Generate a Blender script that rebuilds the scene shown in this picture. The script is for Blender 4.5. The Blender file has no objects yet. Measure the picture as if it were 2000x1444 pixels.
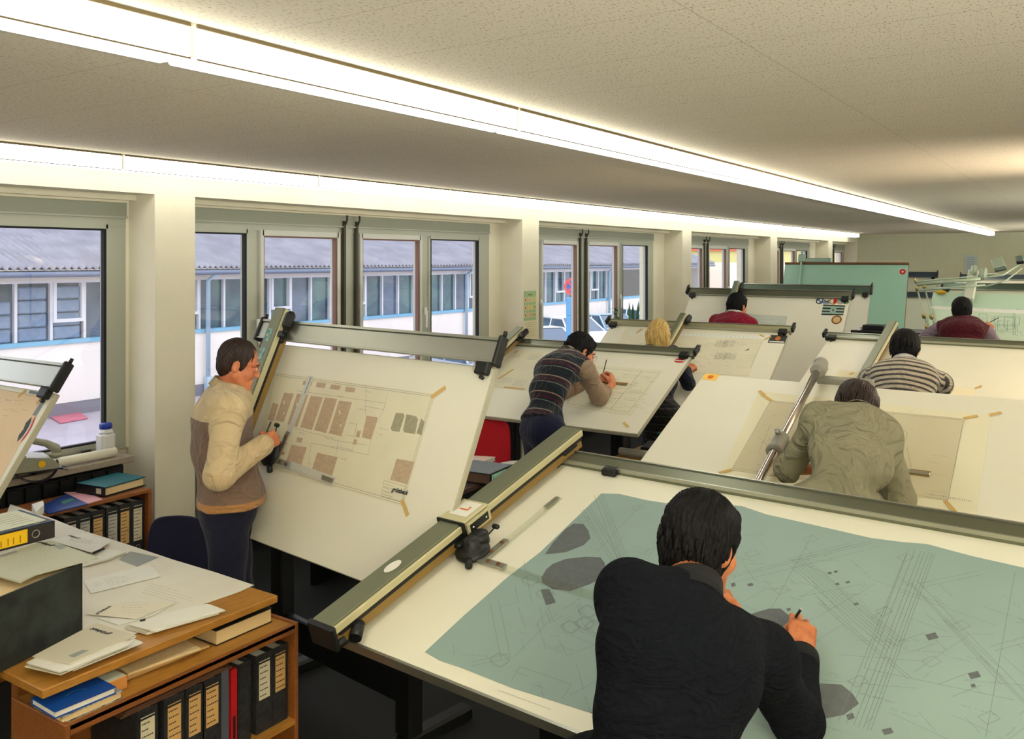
import bpy, math, random
import numpy as np
from mathutils import Vector, Matrix
from math import sin, cos, pi, radians
SC = bpy.context.scene
COL = SC.collection
# ------------------------------------------------------------------ camera, world, exposure
F = 1737.0                       # focal length in pixels of a 2000 px wide frame
TH = math.atan(1160 / F); S_, C_ = math.sin(TH), math.cos(TH); CAMH = 2.1
cd = bpy.data.cameras.new('camera'); cam = bpy.data.objects.new('camera', cd); COL.objects.link(cam)
cam.location = (0, 0, CAMH); cam.rotation_euler = (pi/2, 0, TH)
cd.sensor_width = 36; cd.lens = 36*F/2000; cd.shift_y = -(722-508)/2000; cd.clip_start = .05; cd.clip_end = 400
SC.camera = cam
SC.view_settings.view_transform = 'Standard'; SC.view_settings.look = 'None'
SC.view_settings.gamma = 1; SC.view_settings.use_curve_mapping = False
SC.view_settings.exposure = 1.2
W = bpy.data.worlds.new('overcast_sky'); SC.world = W; W.use_nodes = True
W.node_tree.nodes['Background'].inputs[0].default_value = (.93, .94, 1.0, 1)
W.node_tree.nodes['Background'].inputs[1].default_value = 1.1
LAMP = 2.9                       # emission strength of the fluorescent diffusers
LAMPCOL = (1.0, .995, .92)

# ------------------------------------------------------------------ helpers
def V(*a): return np.array(a, float)
def ray(px, py):
    u = (px-1000)/F; return V(u*C_-S_, u*S_+C_, (508-py)/F)
def T(px, py, s): return V(0, 0, CAMH) + ray(px, py)*s
def atz(px, py, z): d = ray(px, py); return V(0, 0, CAMH) + d*(z-CAMH)/d[2]
def atx(px, py, x): d = ray(px, py); return V(0, 0, CAMH) + d*x/d[0]
def aty(px, py, y): d = ray(px, py); return V(0, 0, CAMH) + d*y/d[1]
def nrm(v): v = np.asarray(v, float); return v/(np.linalg.norm(v)+1e-12)

def srgb(r, g, b):
    f = lambda c: (c/255/12.92 if c/255 <= .04045 else ((c/255+.055)/1.055)**2.4)
    return (f(r), f(g), f(b), 1)
MATS = {}
def add_fold(nt, b, src, fold):
    """soft cloth folds as a second bump layer"""
    N, L = nt.nodes, nt.links; n = N.new('ShaderNodeTexNoise'); n.inputs['Scale'].default_value = 5.5; n.inputs['Detail'].default_value = 2.5; n.inputs['Distortion'].default_value = 1.6; L.new(src, n.inputs['Vector'])
    a = N.new('ShaderNodeMath'); a.operation = 'SUBTRACT'; a.inputs[1].default_value = .5; L.new(n.outputs['Fac'], a.inputs[0]); c = N.new('ShaderNodeMath'); c.operation = 'ABSOLUTE'; L.new(a.outputs[0], c.inputs[0])
    r = N.new('ShaderNodeValToRGB'); r.color_ramp.interpolation = 'EASE'; r.color_ramp.elements[0].position = 0; r.color_ramp.elements[1].position = .11; r.color_ramp.elements[0].color = (1, 1, 1, 1); r.color_ramp.elements[1].color = (0, 0, 0, 1); L.new(c.outputs[0], r.inputs[0])
    bp = N.new('ShaderNodeBump'); bp.inputs['Strength'].default_value = fold; bp.inputs['Distance'].default_value = .022; L.new(r.outputs[0], bp.inputs['Height'])
    if b.inputs['Normal'].links: L.new(b.inputs['Normal'].links[0].from_socket, bp.inputs['Normal'])
    L.new(bp.outputs[0], b.inputs['Normal'])
def mat(name, col, rough=.6, metal=0, bump=0, bscale=60, var=0, vscale=8, spec=.4, aniso=None, var_col=None, emit=0, sheen=0, fold=0):
    if name in MATS: return MATS[name]
    m = bpy.data.materials.new(name); m.use_nodes = True; nt = m.node_tree; N = nt.nodes; L = nt.links
    b = N['Principled BSDF']; b.inputs['Base Color'].default_value = col
    b.inputs['Roughness'].default_value = rough; b.inputs['Metallic'].default_value = metal
    b.inputs['Specular IOR Level'].default_value = spec
    if sheen: b.inputs['Sheen Weight'].default_value = sheen
    if emit: b.inputs['Emission Color'].default_value = col; b.inputs['Emission Strength'].default_value = emit
    tc = N.new('ShaderNodeTexCoord'); src = tc.outputs['Object']
    if aniso:
        mp = N.new('ShaderNodeMapping'); mp.inputs['Scale'].default_value = aniso; L.new(src, mp.inputs[0]); src = mp.outputs[0]
    if var:
        n = N.new('ShaderNodeTexNoise'); n.inputs['Scale'].default_value = vscale; n.inputs['Detail'].default_value = 5; L.new(src, n.inputs['Vector'])
        r = N.new('ShaderNodeValToRGB'); r.color_ramp.elements[0].position = .35; r.color_ramp.elements[1].position = .65
        c2 = var_col or tuple(max(0, c*(1-var)) for c in col[:3])+(1,)
        r.color_ramp.elements[0].color = c2; r.color_ramp.elements[1].color = col
        L.new(n.outputs['Fac'], r.inputs[0]); L.new(r.outputs[0], b.inputs['Base Color'])
    if bump:
        n = N.new('ShaderNodeTexNoise'); n.inputs['Scale'].default_value = bscale; n.inputs['Detail'].default_value = 4; L.new(src, n.inputs['Vector'])
        bp = N.new('ShaderNodeBump'); bp.inputs['Strength'].default_value = bump; bp.inputs['Distance'].default_value = .01
        L.new(n.outputs['Fac'], bp.inputs['Height']); L.new(bp.outputs[0], b.inputs['Normal'])
    if fold: add_fold(nt, b, src, fold)
    MATS[name] = m; return m

class MB:
    def __init__(s): s.v = []; s.f = []; s.m = []; s.smooth = []
    def add(s, vs, fs, m=0, smooth=False):
        o = len(s.v); s.v += [tuple(map(float, p)) for p in vs]
        for f in fs: s.f.append([i+o for i in f]); s.m.append(m); s.smooth.append(smooth)
        return s
    def quad(s, a, b, c, d, m=0): return s.add([a, b, c, d], [[0, 1, 2, 3]], m)
    def box(s, x0, x1, y0, y1, z0, z1, m=0, fr=None, bev=0):
        """axis ranges in frame fr=(O,A,B,C)"""
        if fr is None: fr = (V(0, 0, 0), V(1, 0, 0), V(0, 1, 0), V(0, 0, 1))
        O, A, B, Cc = fr
        P = lambda x, y, z: O + A*x + B*y + Cc*z
        x0, x1 = min(x0, x1), max(x0, x1); y0, y1 = min(y0, y1), max(y0, y1); z0, z1 = min(z0, z1), max(z0, z1)
        lh = np.dot(np.cross(A, B), Cc) < 0
        if bev:
            b = min(bev, (x1-x0)*.45, (y1-y0)*.45, (z1-z0)*.45)
            vs = []; fs = []
            # octagonal loops along z
            ring = lambda i: [(x0+i, y0+b+0, ), ]
            def loop(ix, z):
                a0, a1, c0, c1 = x0+ix, x1-ix, y0+ix, y1-ix; k = b if ix < 1e-9 else 1e-4
                return [P(a0+k, c0, z), P(a1-k, c0, z), P(a1, c0+k, z), P(a1, c1-k, z), P(a1-k, c1, z), P(a0+k, c1, z), P(a0, c1-k, z), P(a0, c0+k, z)]
            for ix, z in ((b, z0), (0, z0+b), (0, z1-b), (b, z1)): vs += loop(ix, z)
            for l in range(3):
                for i in range(8): fs.append([l*8+i, l*8+(i+1) % 8, l*8+8+(i+1) % 8, l*8+8+i])
            fs += [list(range(7, -1, -1)), list(range(24, 32))]
        else:
            vs = [P(x, y, z) for z in (z0, z1) for y in (y0, y1) for x in (x0, x1)]
            fs = [[0, 2, 3, 1], [4, 5, 7, 6], [0, 1, 5, 4], [2, 6, 7, 3], [0, 4, 6, 2], [1, 3, 7, 5]]
        if lh: fs = [f[::-1] for f in fs]
        return s.add(vs, fs, m)
    def prism(s, pts, off, m=0, msid=None):
        """closed polygon pts (3D, planar) extruded by vector off"""
        n = len(pts); pts = [np.asarray(p, float) for p in pts]; off = np.asarray(off, float)
        nn = sum(np.cross(pts[i]-pts[0], pts[(i+1) % n]-pts[0]) for i in range(1, n-1))
        if np.dot(nn, off) < 0: pts = pts[::-1]
        vs = pts+[p+off for p in pts]
        s.add(vs, [list(range(n-1, -1, -1)), list(range(n, 2*n))], m)
        o = len(s.v)-2*n
        for i in range(n): s.f.append([o+i, o+(i+1) % n, o+n+(i+1) % n, o+n+i]); s.m.append(m if msid is None else msid); s.smooth.append(False)
        return s
    def tube(s, pts, r, seg=10, m=0, cap=True, smooth=True):
        pts = [np.asarray(p, float) for p in pts]; n = len(pts)
        rs = r if hasattr(r, '__len__') else [r]*n
        t0 = nrm(pts[1]-pts[0]); a = nrm(np.cross(t0, V(0, 0, 1) if abs(t0[2]) < .9 else V(1, 0, 0))); vs = []
        for i in range(n):
            t = nrm(pts[min(i+1, n-1)]-pts[max(i-1, 0)]); a = nrm(a-t*np.dot(a, t)); b = np.cross(t, a)
            for k in range(seg):
                an = 2*pi*k/seg; vs.append(pts[i]+(a*cos(an)+b*sin(an))*rs[i])
        fs = [[i*seg+k, i*seg+(k+1) % seg, (i+1)*seg+(k+1) % seg, (i+1)*seg+k] for i in range(n-1) for k in range(seg)]
        s.add(vs, fs, m, smooth)
        if cap:
            o = len(s.v)-n*seg
            s.f.append([o+k for k in range(seg-1, -1, -1)]); s.m.append(m); s.smooth.append(False)
            s.f.append([o+(n-1)*seg+k for k in range(seg)]); s.m.append(m); s.smooth.append(False)
        return s
    def lathe(s, base, prof, axis=(0, 0, 1), seg=24, m=0, smooth=True):
        ax = nrm(axis); pts = [np.asarray(base, float)+ax*h for r, h in prof]
        pts = [p if i == 0 or np.linalg.norm(p-pts[i-1]) > 1e-6 else p+ax*1e-4*(i) for i, p in enumerate(pts)]
        a = nrm(np.cross(ax, V(0, 0, 1) if abs(ax[2]) < .9 else V(1, 0, 0))); b = np.cross(ax, a); vs = []
        for (r, h) in prof:
            for k in range(seg):
                an = 2*pi*k/seg; vs.append(np.asarray(base, float)+ax*h+(a*cos(an)+b*sin(an))*max(r, 1e-5))
        n = len(prof)
        fs = [[i*seg+k, i*seg+(k+1) % seg, (i+1)*seg+(k+1) % seg, (i+1)*seg+k] for i in range(n-1) for k in range(seg)]
        return s.add(vs, fs, m, smooth)
    def disc(s, c, a, b, r, m=0, seg=24, rb=None, h=0, nn=None):
        rb = rb or r; pts = [c+a*(r*cos(2*pi*k/seg))+b*(rb*sin(2*pi*k/seg)) for k in range(seg)]
        return s.add(pts, [list(range(seg))], m) if not h else s.prism(pts, nn*h, m)
    def sphere(s, c, r, m=0, seg=16, rings=10, sc=(1, 1, 1), R=None):
        vs = []; c = np.asarray(c, float); R = np.eye(3) if R is None else R
        for i in range(rings+1):
            th = pi*i/rings
            for k in range(seg):
                an = 2*pi*k/seg; p = V(sin(th)*cos(an)*sc[0], sin(th)*sin(an)*sc[1], cos(th)*sc[2])*r; vs.append(c+p@R)
        fs = [[i*seg+k, (i+1)*seg+k, (i+1)*seg+(k+1) % seg, i*seg+(k+1) % seg] for i in range(rings) for k in range(seg)]
        return s.add(vs, fs, m, True)

def tag(o, label=None, cat=None, group=None, kind=None):
    if label: o['label'] = label
    if cat: o['category'] = cat
    if group: o['group'] = group
    if kind: o['kind'] = kind
    return o
def root(name, loc, label=None, cat=None, group=None, kind=None):
    o = bpy.data.objects.new(name, None); COL.objects.link(o); o.location = tuple(map(float, loc)); o.empty_display_size = .1
    return tag(o, label, cat, group, kind)
def rootloc(p):
    l = np.zeros(3)
    while p is not None: l = l+np.array(p.location); p = p.parent
    return l
def obj(name, mb, mats, parent=None, label=None, cat=None, group=None, kind=None):
    mats = mats if isinstance(mats, (list, tuple)) else [mats]
    vs = np.array(mb.v, float)
    if parent is not None: off = rootloc(parent)
    else:
        lo, hi = vs.min(0), vs.max(0); off = V((lo[0]+hi[0])/2, (lo[1]+hi[1])/2, lo[2])
    me = bpy.data.meshes.new(name); me.from_pydata([tuple(p) for p in vs-off], [], mb.f)
    for m in mats: me.materials.append(m)
    if len(mats) > 1: me.polygons.foreach_set('material_index', mb.m)
    me.polygons.foreach_set('use_smooth', mb.smooth); me.update()
    o = bpy.data.objects.new(name, me); COL.objects.link(o)
    if parent is None: o.location = tuple(off)
    else: o.parent = parent
    return tag(o, label, cat, group, kind)
def text_geo(body, size=1.0, shear=0.0, bold=0.0):
    c = bpy.data.curves.new('t', 'FONT'); c.body = body; c.size = size; c.shear = shear; c.offset = bold; c.resolution_u = 3; c.align_x = 'CENTER'; c.align_y = 'CENTER'
    o = bpy.data.objects.new('t', c); COL.objects.link(o); bpy.context.view_layer.update()
    dg = bpy.context.evaluated_depsgraph_get(); me = bpy.data.meshes.new_from_object(o.evaluated_get(dg))
    vs = [tuple(v.co) for v in me.vertices]; fs = [list(p.vertices) for p in me.polygons]
    bpy.data.objects.remove(o); bpy.data.curves.remove(c); bpy.data.meshes.remove(me)
    return vs, fs
def put_text(mb, body, c, a, b, size, m=0, shear=0, bold=0, lift=0):
    """text centred at c, running along a, up along b"""
    vs, fs = text_geo(body, size, shear, bold); n = np.cross(a, b)
    mb.add([c+a*p[0]+b*p[1]+n*lift for p in vs], fs, m)

# ------------------------------------------------------------------ shared materials
M_white = mat('painted_plaster', srgb(226, 220, 196), .85, bump=.15, bscale=120, var=.05, vscale=3)
M_frame = mat('grey_window_frame', srgb(172, 175, 160), .45, metal=.25)
M_frame_d = mat('grey_shutter_box', srgb(152, 156, 140), .5, metal=.1)
M_sash = mat('light_window_sash', srgb(200, 201, 192), .45)
M_black = mat('black_plastic', srgb(22, 24, 24), .45)
M_dark = mat('dark_steel', srgb(18, 20, 20), .5, metal=.3)
M_gasket = mat('black_rubber', srgb(16, 17, 20), .7)
M_alu = mat('brushed_aluminium', srgb(176, 178, 166), .34, metal=.85, bump=.05, bscale=90, aniso=(1, 60, 60))
M_alu_d = mat('dark_anodised_aluminium', srgb(118, 122, 102), .38, metal=.7)
M_beam = mat('olive_grey_beam', srgb(122, 126, 104), .42, metal=.35)
M_lip = mat('cream_beam_lip', srgb(196, 190, 150), .5)
M_beige = mat('tan_beam_side', srgb(140, 112, 58), .6)
M_board = mat('cream_drafting_board', srgb(231, 229, 210), .42, var=.03, vscale=2, spec=.35)
M_board_g = mat('pale_green_drafting_board', srgb(158, 200, 178), .5)
M_edge = mat('brown_board_edge', srgb(110, 72, 40), .6)
M_edge_g = mat('grey_board_edge', srgb(176, 172, 150), .5)
M_paper = mat('white_paper', srgb(232, 231, 220), .8, var=.04, vscale=20)
M_trace = mat('tracing_paper', srgb(226, 222, 196), .7, var=.05, vscale=6)
M_bluep = mat('blue_grey_tracing_sheet', srgb(142, 166, 160), .65, var=.08, vscale=3)
M_ink = mat('grey_pencil_line', srgb(140, 142, 126), .8)
M_ink_d = mat('dark_ink', srgb(38, 40, 46), .8)
M_wash = mat('brown_grey_wash', srgb(196, 174, 148), .8, var=.15, vscale=60)
M_washd = mat('dark_grey_patch', srgb(98, 104, 106), .8, var=.12, vscale=40)
M_tape = mat('masking_tape', srgb(206, 172, 104), .7)
M_wood = mat('oak_veneer', srgb(176, 124, 52), .45, var=.22, vscale=14, aniso=(6, 1, 6), bump=.05, bscale=30)
M_wood_d = mat('brown_wood_edge', srgb(140, 84, 40), .5, var=.2, vscale=12, aniso=(6, 1, 6))
M_spine = mat('black_binder_cloth', srgb(26, 28, 30), .7, var=.3, vscale=50, var_col=srgb(44, 44, 46))
M_label = mat('binder_label_cream', srgb(214, 206, 178), .8)
M_label2 = mat('binder_label_tan', srgb(206, 166, 104), .8)
M_label_y = mat('binder_label_yellow', srgb(238, 190, 20), .7)
M_chrome = mat('chrome_tube', srgb(215, 205, 200), .12, metal=1)
M_greyp = mat('grey_machine_plastic', srgb(150, 150, 138), .5)
def glass_mat(name, tint, gl=.07, rough=0.0):
    m = bpy.data.materials.new(name); m.use_nodes = True; nt = m.node_tree; N = nt.nodes; L = nt.links
    N.remove(N['Principled BSDF']); o = N['Material Output']; tr = N.new('ShaderNodeBsdfTransparent'); tr.inputs[0].default_value = tint
    g = N.new('ShaderNodeBsdfGlossy'); g.inputs['Roughness'].default_value = rough; g.inputs[0].default_value = (1, 1, 1, 1)
    mx = N.new('ShaderNodeMixShader'); mx.inputs[0].default_value = gl; L.new(tr.outputs[0], mx.inputs[1]); L.new(g.outputs[0], mx.inputs[2]); L.new(mx.outputs[0], o.inputs[0]); return m
M_glass = glass_mat('window_glass', (.96, .97, 1, 1), .05)
M_acr = glass_mat('clear_acrylic', (.975, .985, .965, 1), .05)

# ------------------------------------------------------------------ the room
RX, Y0, Y1, CZ = 6.2, -4.0, 23.0, 2.727
def ceiling_mat():
    m = bpy.data.materials.new('speckled_acoustic_tile'); m.use_nodes = True; nt = m.node_tree; N = nt.nodes; L = nt.links; b = N['Principled BSDF']
    b.inputs['Roughness'].default_value = .9; g = N.new('ShaderNodeTexCoord'); base = srgb(206, 196, 172)
    mp = N.new('ShaderNodeMapping'); mp.inputs['Scale'].default_value = (1, .45, 1); L.new(g.outputs['Object'], mp.inputs[0])
    n = N.new('ShaderNodeTexNoise'); n.inputs['Scale'].default_value = 150; n.inputs['Detail'].default_value = 3; L.new(mp.outputs[0], n.inputs['Vector'])
    r = N.new('ShaderNodeValToRGB'); r.color_ramp.elements[0].position = .34; r.color_ramp.elements[0].color = srgb(168, 148, 120); r.color_ramp.elements[1].position = .44; r.color_ramp.elements[1].color = base
    L.new(n.outputs['Fac'], r.inputs[0])
    sp = N.new('ShaderNodeSeparateXYZ'); L.new(g.outputs['Object'], sp.inputs[0])
    def line(axis, off, per, w):
        a = N.new('ShaderNodeMath'); a.operation = 'ADD'; a.inputs[1].default_value = off; L.new(sp.outputs[axis], a.inputs[0])
        d = N.new('ShaderNodeMath'); d.operation = 'DIVIDE'; d.inputs[1].default_value = per; L.new(a.outputs[0], d.inputs[0])
        f = N.new('ShaderNodeMath'); f.operation = 'FRACT'; L.new(d.outputs[0], f.inputs[0])
        c = N.new('ShaderNodeMath'); c.operation = 'LESS_THAN'; c.inputs[1].default_value = w/per; L.new(f.outputs[0], c.inputs[0]); return c
    l1 = line(1, 100*.42-1.82, .42, .004); l2 = line(0, 3.13+1.96*5, 1.96, .004)
    mx = N.new('ShaderNodeMath'); mx.operation = 'MAXIMUM'; L.new(l1.outputs[0], mx.inputs[0]); L.new(l2.outputs[0], mx.inputs[1])
    sc = N.new('ShaderNodeMath'); sc.operation = 'MULTIPLY'; sc.inputs[1].default_value = .35; L.new(mx.outputs[0], sc.inputs[0])
    mc = N.new('ShaderNodeMixRGB'); L.new(sc.outputs[0], mc.inputs[0]); L.new(r.outputs[0], mc.inputs[1]); mc.inputs[2].default_value = srgb(96, 84, 66)
    L.new(mc.outputs[0], b.inputs['Base Color'])
    bp = N.new('ShaderNodeBump'); bp.inputs['Strength'].default_value = .25; bp.inputs['Distance'].default_value = .003; L.new(n.outputs['Fac'], bp.inputs['Height']); L.new(bp.outputs[0], b.inputs['Normal'])
    return m
mb = MB(); mb.box(-5.6, RX, Y0, Y1, CZ, CZ+.15); co = obj('ceiling', mb, ceiling_mat(), kind='structure')
mb = MB(); mb.box(-5.6, RX, Y0, Y1, -.15, 0); obj('floor', mb, mat('dark_floor_covering', srgb(13, 16, 16), .85, var=.2, vscale=40), kind='structure')
mb = MB(); mb.box(-5.6, RX, Y1, Y1+.2, 0, CZ+.1); obj('wall_far', mb, mat('far_wall_paint', srgb(200, 200, 170), .85, var=.03), kind='structure')
mb = MB(); mb.box(RX, RX+.2, Y0, Y1, 0, CZ+.1); obj('wall_right', mb, M_white, kind='structure')
mb = MB(); mb.box(-5.6, RX, Y0-.2, Y0, 0, CZ+.1); obj('wall_back', mb, M_white, kind='structure')
PIL = [(Y0, -.55), (3.49, 3.795), (7.83, 8.16), (12.08, 12.42), (16.15, 16.55), (20.23, 20.58), (22.9, 23.0)]
CEN = [1.45, 5.55, 9.62, 13.68, 17.68, 21.7]      # centre mullion of every window
mb = MB(); mb.box(-5.6, -5.1, Y0, Y1, 2.525, CZ)
mb.box(-5.6, -5.42, Y0, Y1, 0, .86)
for a, b in PIL: mb.box(-5.6, -5.1, a, b, 0, 2.525)
WEXT = []
for i, c in enumerate(CEN):
    lo, hi = PIL[i][1], PIL[i+1][0]; w0, w1 = max(lo, c-1.98), min(hi-.02, c+2.08); WEXT.append((w0, w1))
    if w0 > lo+.01: mb.box(-5.6, -5.40, lo, w0, .86, 2.525)
    if hi > w1+.01: mb.box(-5.6, -5.385, w1, hi, .86, 2.525)
    mb.box(-5.6, -5.30, lo, hi, 2.49, 2.525)
obj('wall_left', mb, M_white, kind='structure')
mb = MB(); mb.box(-5.1, -5.085, Y0, 22.9, 2.555, 2.56); 
M_sill = mat('stone_sill', srgb(150, 138, 120), .6, var=.2, vscale=30)
for i, c in enumerate(CEN):
    w0, w1 = WEXT[i]; r = root('window_%d' % (i+1), (-5.4, c, .86), kind='structure')
    m = MB()
    m.box(-5.46, -5.375, w0, w1, 2.385, 2.475, 1); m.box(-5.46, -5.36, w0, w1, 2.375, 2.385, 0); m.box(-5.46, -5.35, w0, w1, 2.475, 2.49, 2)
    m.box(-5.46, -5.385, w0, w1, .86, .90, 0); m.box(-5.46, -5.385, w0, w1, 2.325, 2.375, 0)
    lights = [(max(w0+.08, c-1.95), c-1.08, 0), (c-.95, c-.14, 1), (c+.14, c+.94, 1), (c+1.09, min(c+1.90, w1-.13), 0)]
    lights = [l for l in lights if l[1]-l[0] > .15]
    edges = [w0]+[e for l in lights for e in (l[0]-.02, l[1]+.02)]+[w1]
    for k in range(0, len(edges), 2): m.box(-5.46, -5.39, edges[k], edges[k+1], .90, 2.325, 0)
    obj('window_frame', m, [M_frame, M_frame_d, M_white], r)
    for (a, b, op) in lights:
        sname = MB(); x0, x1 = (-5.45, -5.365) if op else (-5.45, -5.38); t = .045
        sname.box(x0, x1, a-.02, a+.012, .895, 2.33); sname.box(x0, x1, b-.012, b+.02, .895, 2.33)
        zt = 2.29 if not op else 2.275
        sname.box(x0, x1, a, b, .895, .925); sname.box(x0, x1, a, b, zt+.012, 2.33)
        so = obj('sash', sname, M_sash if op else M_frame, r)
        g = MB()
        for (p, q, u, v) in ((a+.012, a+.024, .925, zt), (b-.03, b-.012, .925, zt), (a+.012, b-.012, .925, .937), (a+.012, b-.012, zt, zt+.012)): g.box(-5.41, -5.378 if not op else -5.372, p, q, u, v)
        obj('gasket', g, M_gasket if not op else mat('brown_gasket', srgb(120, 90, 74), .6), so)
        p = MB(); p.box(-5.402, -5.398, a+.012, b-.012, .93, zt); obj('pane', p, M_glass, so)
    g = MB()
    for s in (-.075, .075):
        g.box(-5.39, -5.355, c+s-.012, c+s+.012, .90, 2.43); g.tube([(-5.35, c+s, 2.40), (-5.33, c+s, 2.44), (-5.34, c+s+.01, 2.475)], .008, 8)
    obj('shutter_guide', g, mat('dark_shutter_guide', srgb(70, 66, 52), .6), r)
    for s, hy in ((1, c+1.0), (-1, c-1.0)):
        h = MB(); h.box(-5.365, -5.35, hy-.015, hy+.015, 1.58, 1.65, bev=.005); h.box(-5.35, -5.335, hy-.01, hy+.01, 1.46, 1.62, bev=.004); obj('handle', h, mat('white_handle', srgb(225, 225, 220), .4), r)
    m = MB(); lo, hi = PIL[i][1], PIL[i+1][0]; m.box(-5.42, -5.03, lo+.19 if i else lo, hi-.19, .845, .883, bev=.004); obj('window_sill', m, M_sill, r)
# radiators hidden in the niches under the sills
for i, c in enumerate(CEN[:3]):
    r = root('radiator', (-5.25, c, .1), 'dark ribbed radiator in the niche under window bay %s' % ('nearest the camera', 'behind the upright drafting board', 'in front of the parked cars')[i], 'radiator')
    m = MB(); ra, rb = (PIL[i][1]+.2, PIL[i+1][0]-.2); rb = min(rb, c+1.84); ra = max(ra, c-1.6); c = (ra+rb)/2; hw = (rb-ra)/2; m.box(-5.3, -5.12, ra, rb, .14, .82, bev=.01)
    for k in range(int(hw*20)): m.box(-5.12, -5.105, ra+.02+k*.1, ra+.08+k*.1, .16, .80)
    obj('panel', m, M_dark, r)
    for q in (-hw+.2, hw-.24): m = MB(); m.box(-5.3, -5.2, c+q, c+q+.04, 0, .14); obj('leg', m, M_dark, r)

# ceiling lamps: continuous rows of fluorescent fittings
M_lamp = bpy.data.materials.new('lit_diffuser'); M_lamp.use_nodes = True
_b = M_lamp.node_tree.nodes['Principled BSDF']; _b.inputs['Base Color'].default_value = (.8, .8, .75, 1); _b.inputs['Emission Color'].default_value = LAMPCOL+(1,); _b.inputs['Emission Strength'].default_value = LAMP
M_lamp2 = M_lamp.copy(); M_lamp2.name = 'lit_diffuser_weaker'; M_lamp2.node_tree.nodes['Principled BSDF'].inputs['Emission Strength'].default_value = LAMP*.62
M_lbody = mat('lamp_housing', srgb(215, 208, 180), .5)
def lamp_row(x0, x1, ya, yb, L, label, grp, gap=None, lm=None):
    n = int(round((yb-ya)/L)); L = (yb-ya)/n
    for k in range(n):
        a, b = ya+k*L, ya+(k+1)*L
        if gap is not None and a <= gap < b: continue
        r = root('ceiling_lamp', ((x0+x1)/2, (a+b)/2, CZ-.1), label, 'ceiling lamp', grp)
        m = MB(); m.box(x0+.005, x1-.004, a+.004, b-.004, CZ-.006, CZ-.0005, 0); m.box(x1-.004, x1+.003, a+.01, b-.01, CZ-.011, CZ-.002, 1); m.box(x1-.002, x1+.002, a+.01, b-.01, CZ-.0965, CZ-.0925, 1); obj('housing', m, [M_lbody, mat('brown_seam', srgb(96, 82, 52), .7)], r)
        m = MB(); m.box(x0, x1, a+.002, b-.006, CZ-.094, CZ-.007, bev=.012); obj('diffuser', m, lm or M_lamp, r)
        m = MB(); m.box(x0+.004, x1-.004, b-.007, b+.003, CZ-.088, CZ-.007); obj('end_cap', m, M_lbody, r)
lamp_row(-2.141, -2.008, -1.65, 21.9, 1.57, 'lit fluorescent batten in the middle ceiling row running to the far wall', 'middle row of ceiling lamps')
lamp_row(-4.965, -4.835, -3.2, 22.0, 1.57, 'lit fluorescent batten in the row beside the window wall', 'window side row of ceiling lamps', lm=M_lamp2)
lamp_row(.70, .83, .8, 21.2, 2.04, 'lit fluorescent batten in the third ceiling row', 'third row of ceiling lamps')
lamp_row(3.5, 3.63, .8, 21.2, 2.04, 'lit fluorescent batten in the fourth ceiling row', 'fourth row of ceiling lamps')

# ------------------------------------------------------------------ outside the windows
GZ = -1.5; FX = -20.0
M_asph = mat('grey_violet_asphalt', srgb(176, 168, 176), .9, var=.12, vscale=.8)
mb = MB(); mb.box(-90, -5.7, -40, 160, GZ-.2, GZ); tag(obj('ground_yard', mb, M_asph), kind='structure')
mb = MB(); mb.box(-5.9, -5.6, Y0-.2, Y1+.2, GZ-.1, 0); tag(obj('wall_plinth', mb, M_white), kind='structure')
r = root('warehouse', (-26, 20, GZ), 'long low white warehouse with a corrugated grey roof and a ribbon of windows', 'building')
M_wwall = mat('white_render', srgb(236, 230, 222), .85, var=.04, vscale=1)
M_roof = mat('corrugated_cement_roof', srgb(150, 150, 160), .85, var=.25, vscale=1.6)
m = MB(); m.box(FX-.3, FX, -20, 51, GZ+.3, .20); m.box(FX-.3, FX, -20, 51, 1.62, 1.86); m.box(FX, FX+.5, -20, 51, 1.865, 1.885); m.box(-32, -31.7, -20, 51, GZ, 3.2); m.box(FX-12, FX, 50.7, 51, GZ, 1.9)
obj('wall', m, M_wwall, r)
m = MB(); m.box(FX-.3, FX+.03, -20, 51, GZ, GZ+.3); obj('base_course', m, mat('grey_plinth', srgb(128, 126, 134), .9), r)
m = MB(); m.box(FX-.32, FX+.05, -20, 51, .165, .26); obj('sill_band', m, mat('light_blue_metal', srgb(120, 176, 204), .5), r)
# corrugated roof: zigzag strip up the slope
m = MB(); P = .17; n = int(71/P*2); top = []; bot = []
for k in range(n+1):
    y = -20+k*P/2; dz = .045 if k % 2 else -.035
    bot.append((FX+.55, y, 1.93+dz)); top.append((FX-12, y, 1.93+12.55*.36+dz))
m.add(bot+top, [[k, k+1, n+2+k, n+1+k] for k in range(n)])
m.add([(a, b, c-.03) for a, b, c in bot]+[(a, b, c-.03) for a, b, c in top], [[k+1, k, n+1+k, n+2+k] for k in range(n)])
m.add(bot+[(a, b, c-.03) for a, b, c in bot], [[k+1, k, n+1+k, n+2+k] for k in range(n)])
obj('roof', m, M_roof, r)
m = MB(); m.tube([(FX+.5, -20, 1.78), (FX+.5, 51, 1.78)], .07, 10); m.box(FX, FX+.42, -20, 51, 1.80, 1.84); obj('gutter', m, mat('grey_blue_gutter', srgb(112, 124, 146), .5, metal=.3), r)
M_pipe = mat('pale_blue_downpipe', srgb(170, 196, 214), .5)
for y in (3.7, 15.2, 26.7, 38.2, 49.5):
    m = MB(); m.tube([(FX+.5, y, 1.75), (FX+.12, y, 1.55), (FX+.12, y, GZ+.5)], .06, 10); m.box(FX+.05, FX+.2, y-.08, y+.08, GZ, GZ+.5); obj('downpipe', m, M_pipe, r)
M_mull = mat('white_mullion', srgb(214, 216, 220), .6)
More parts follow.
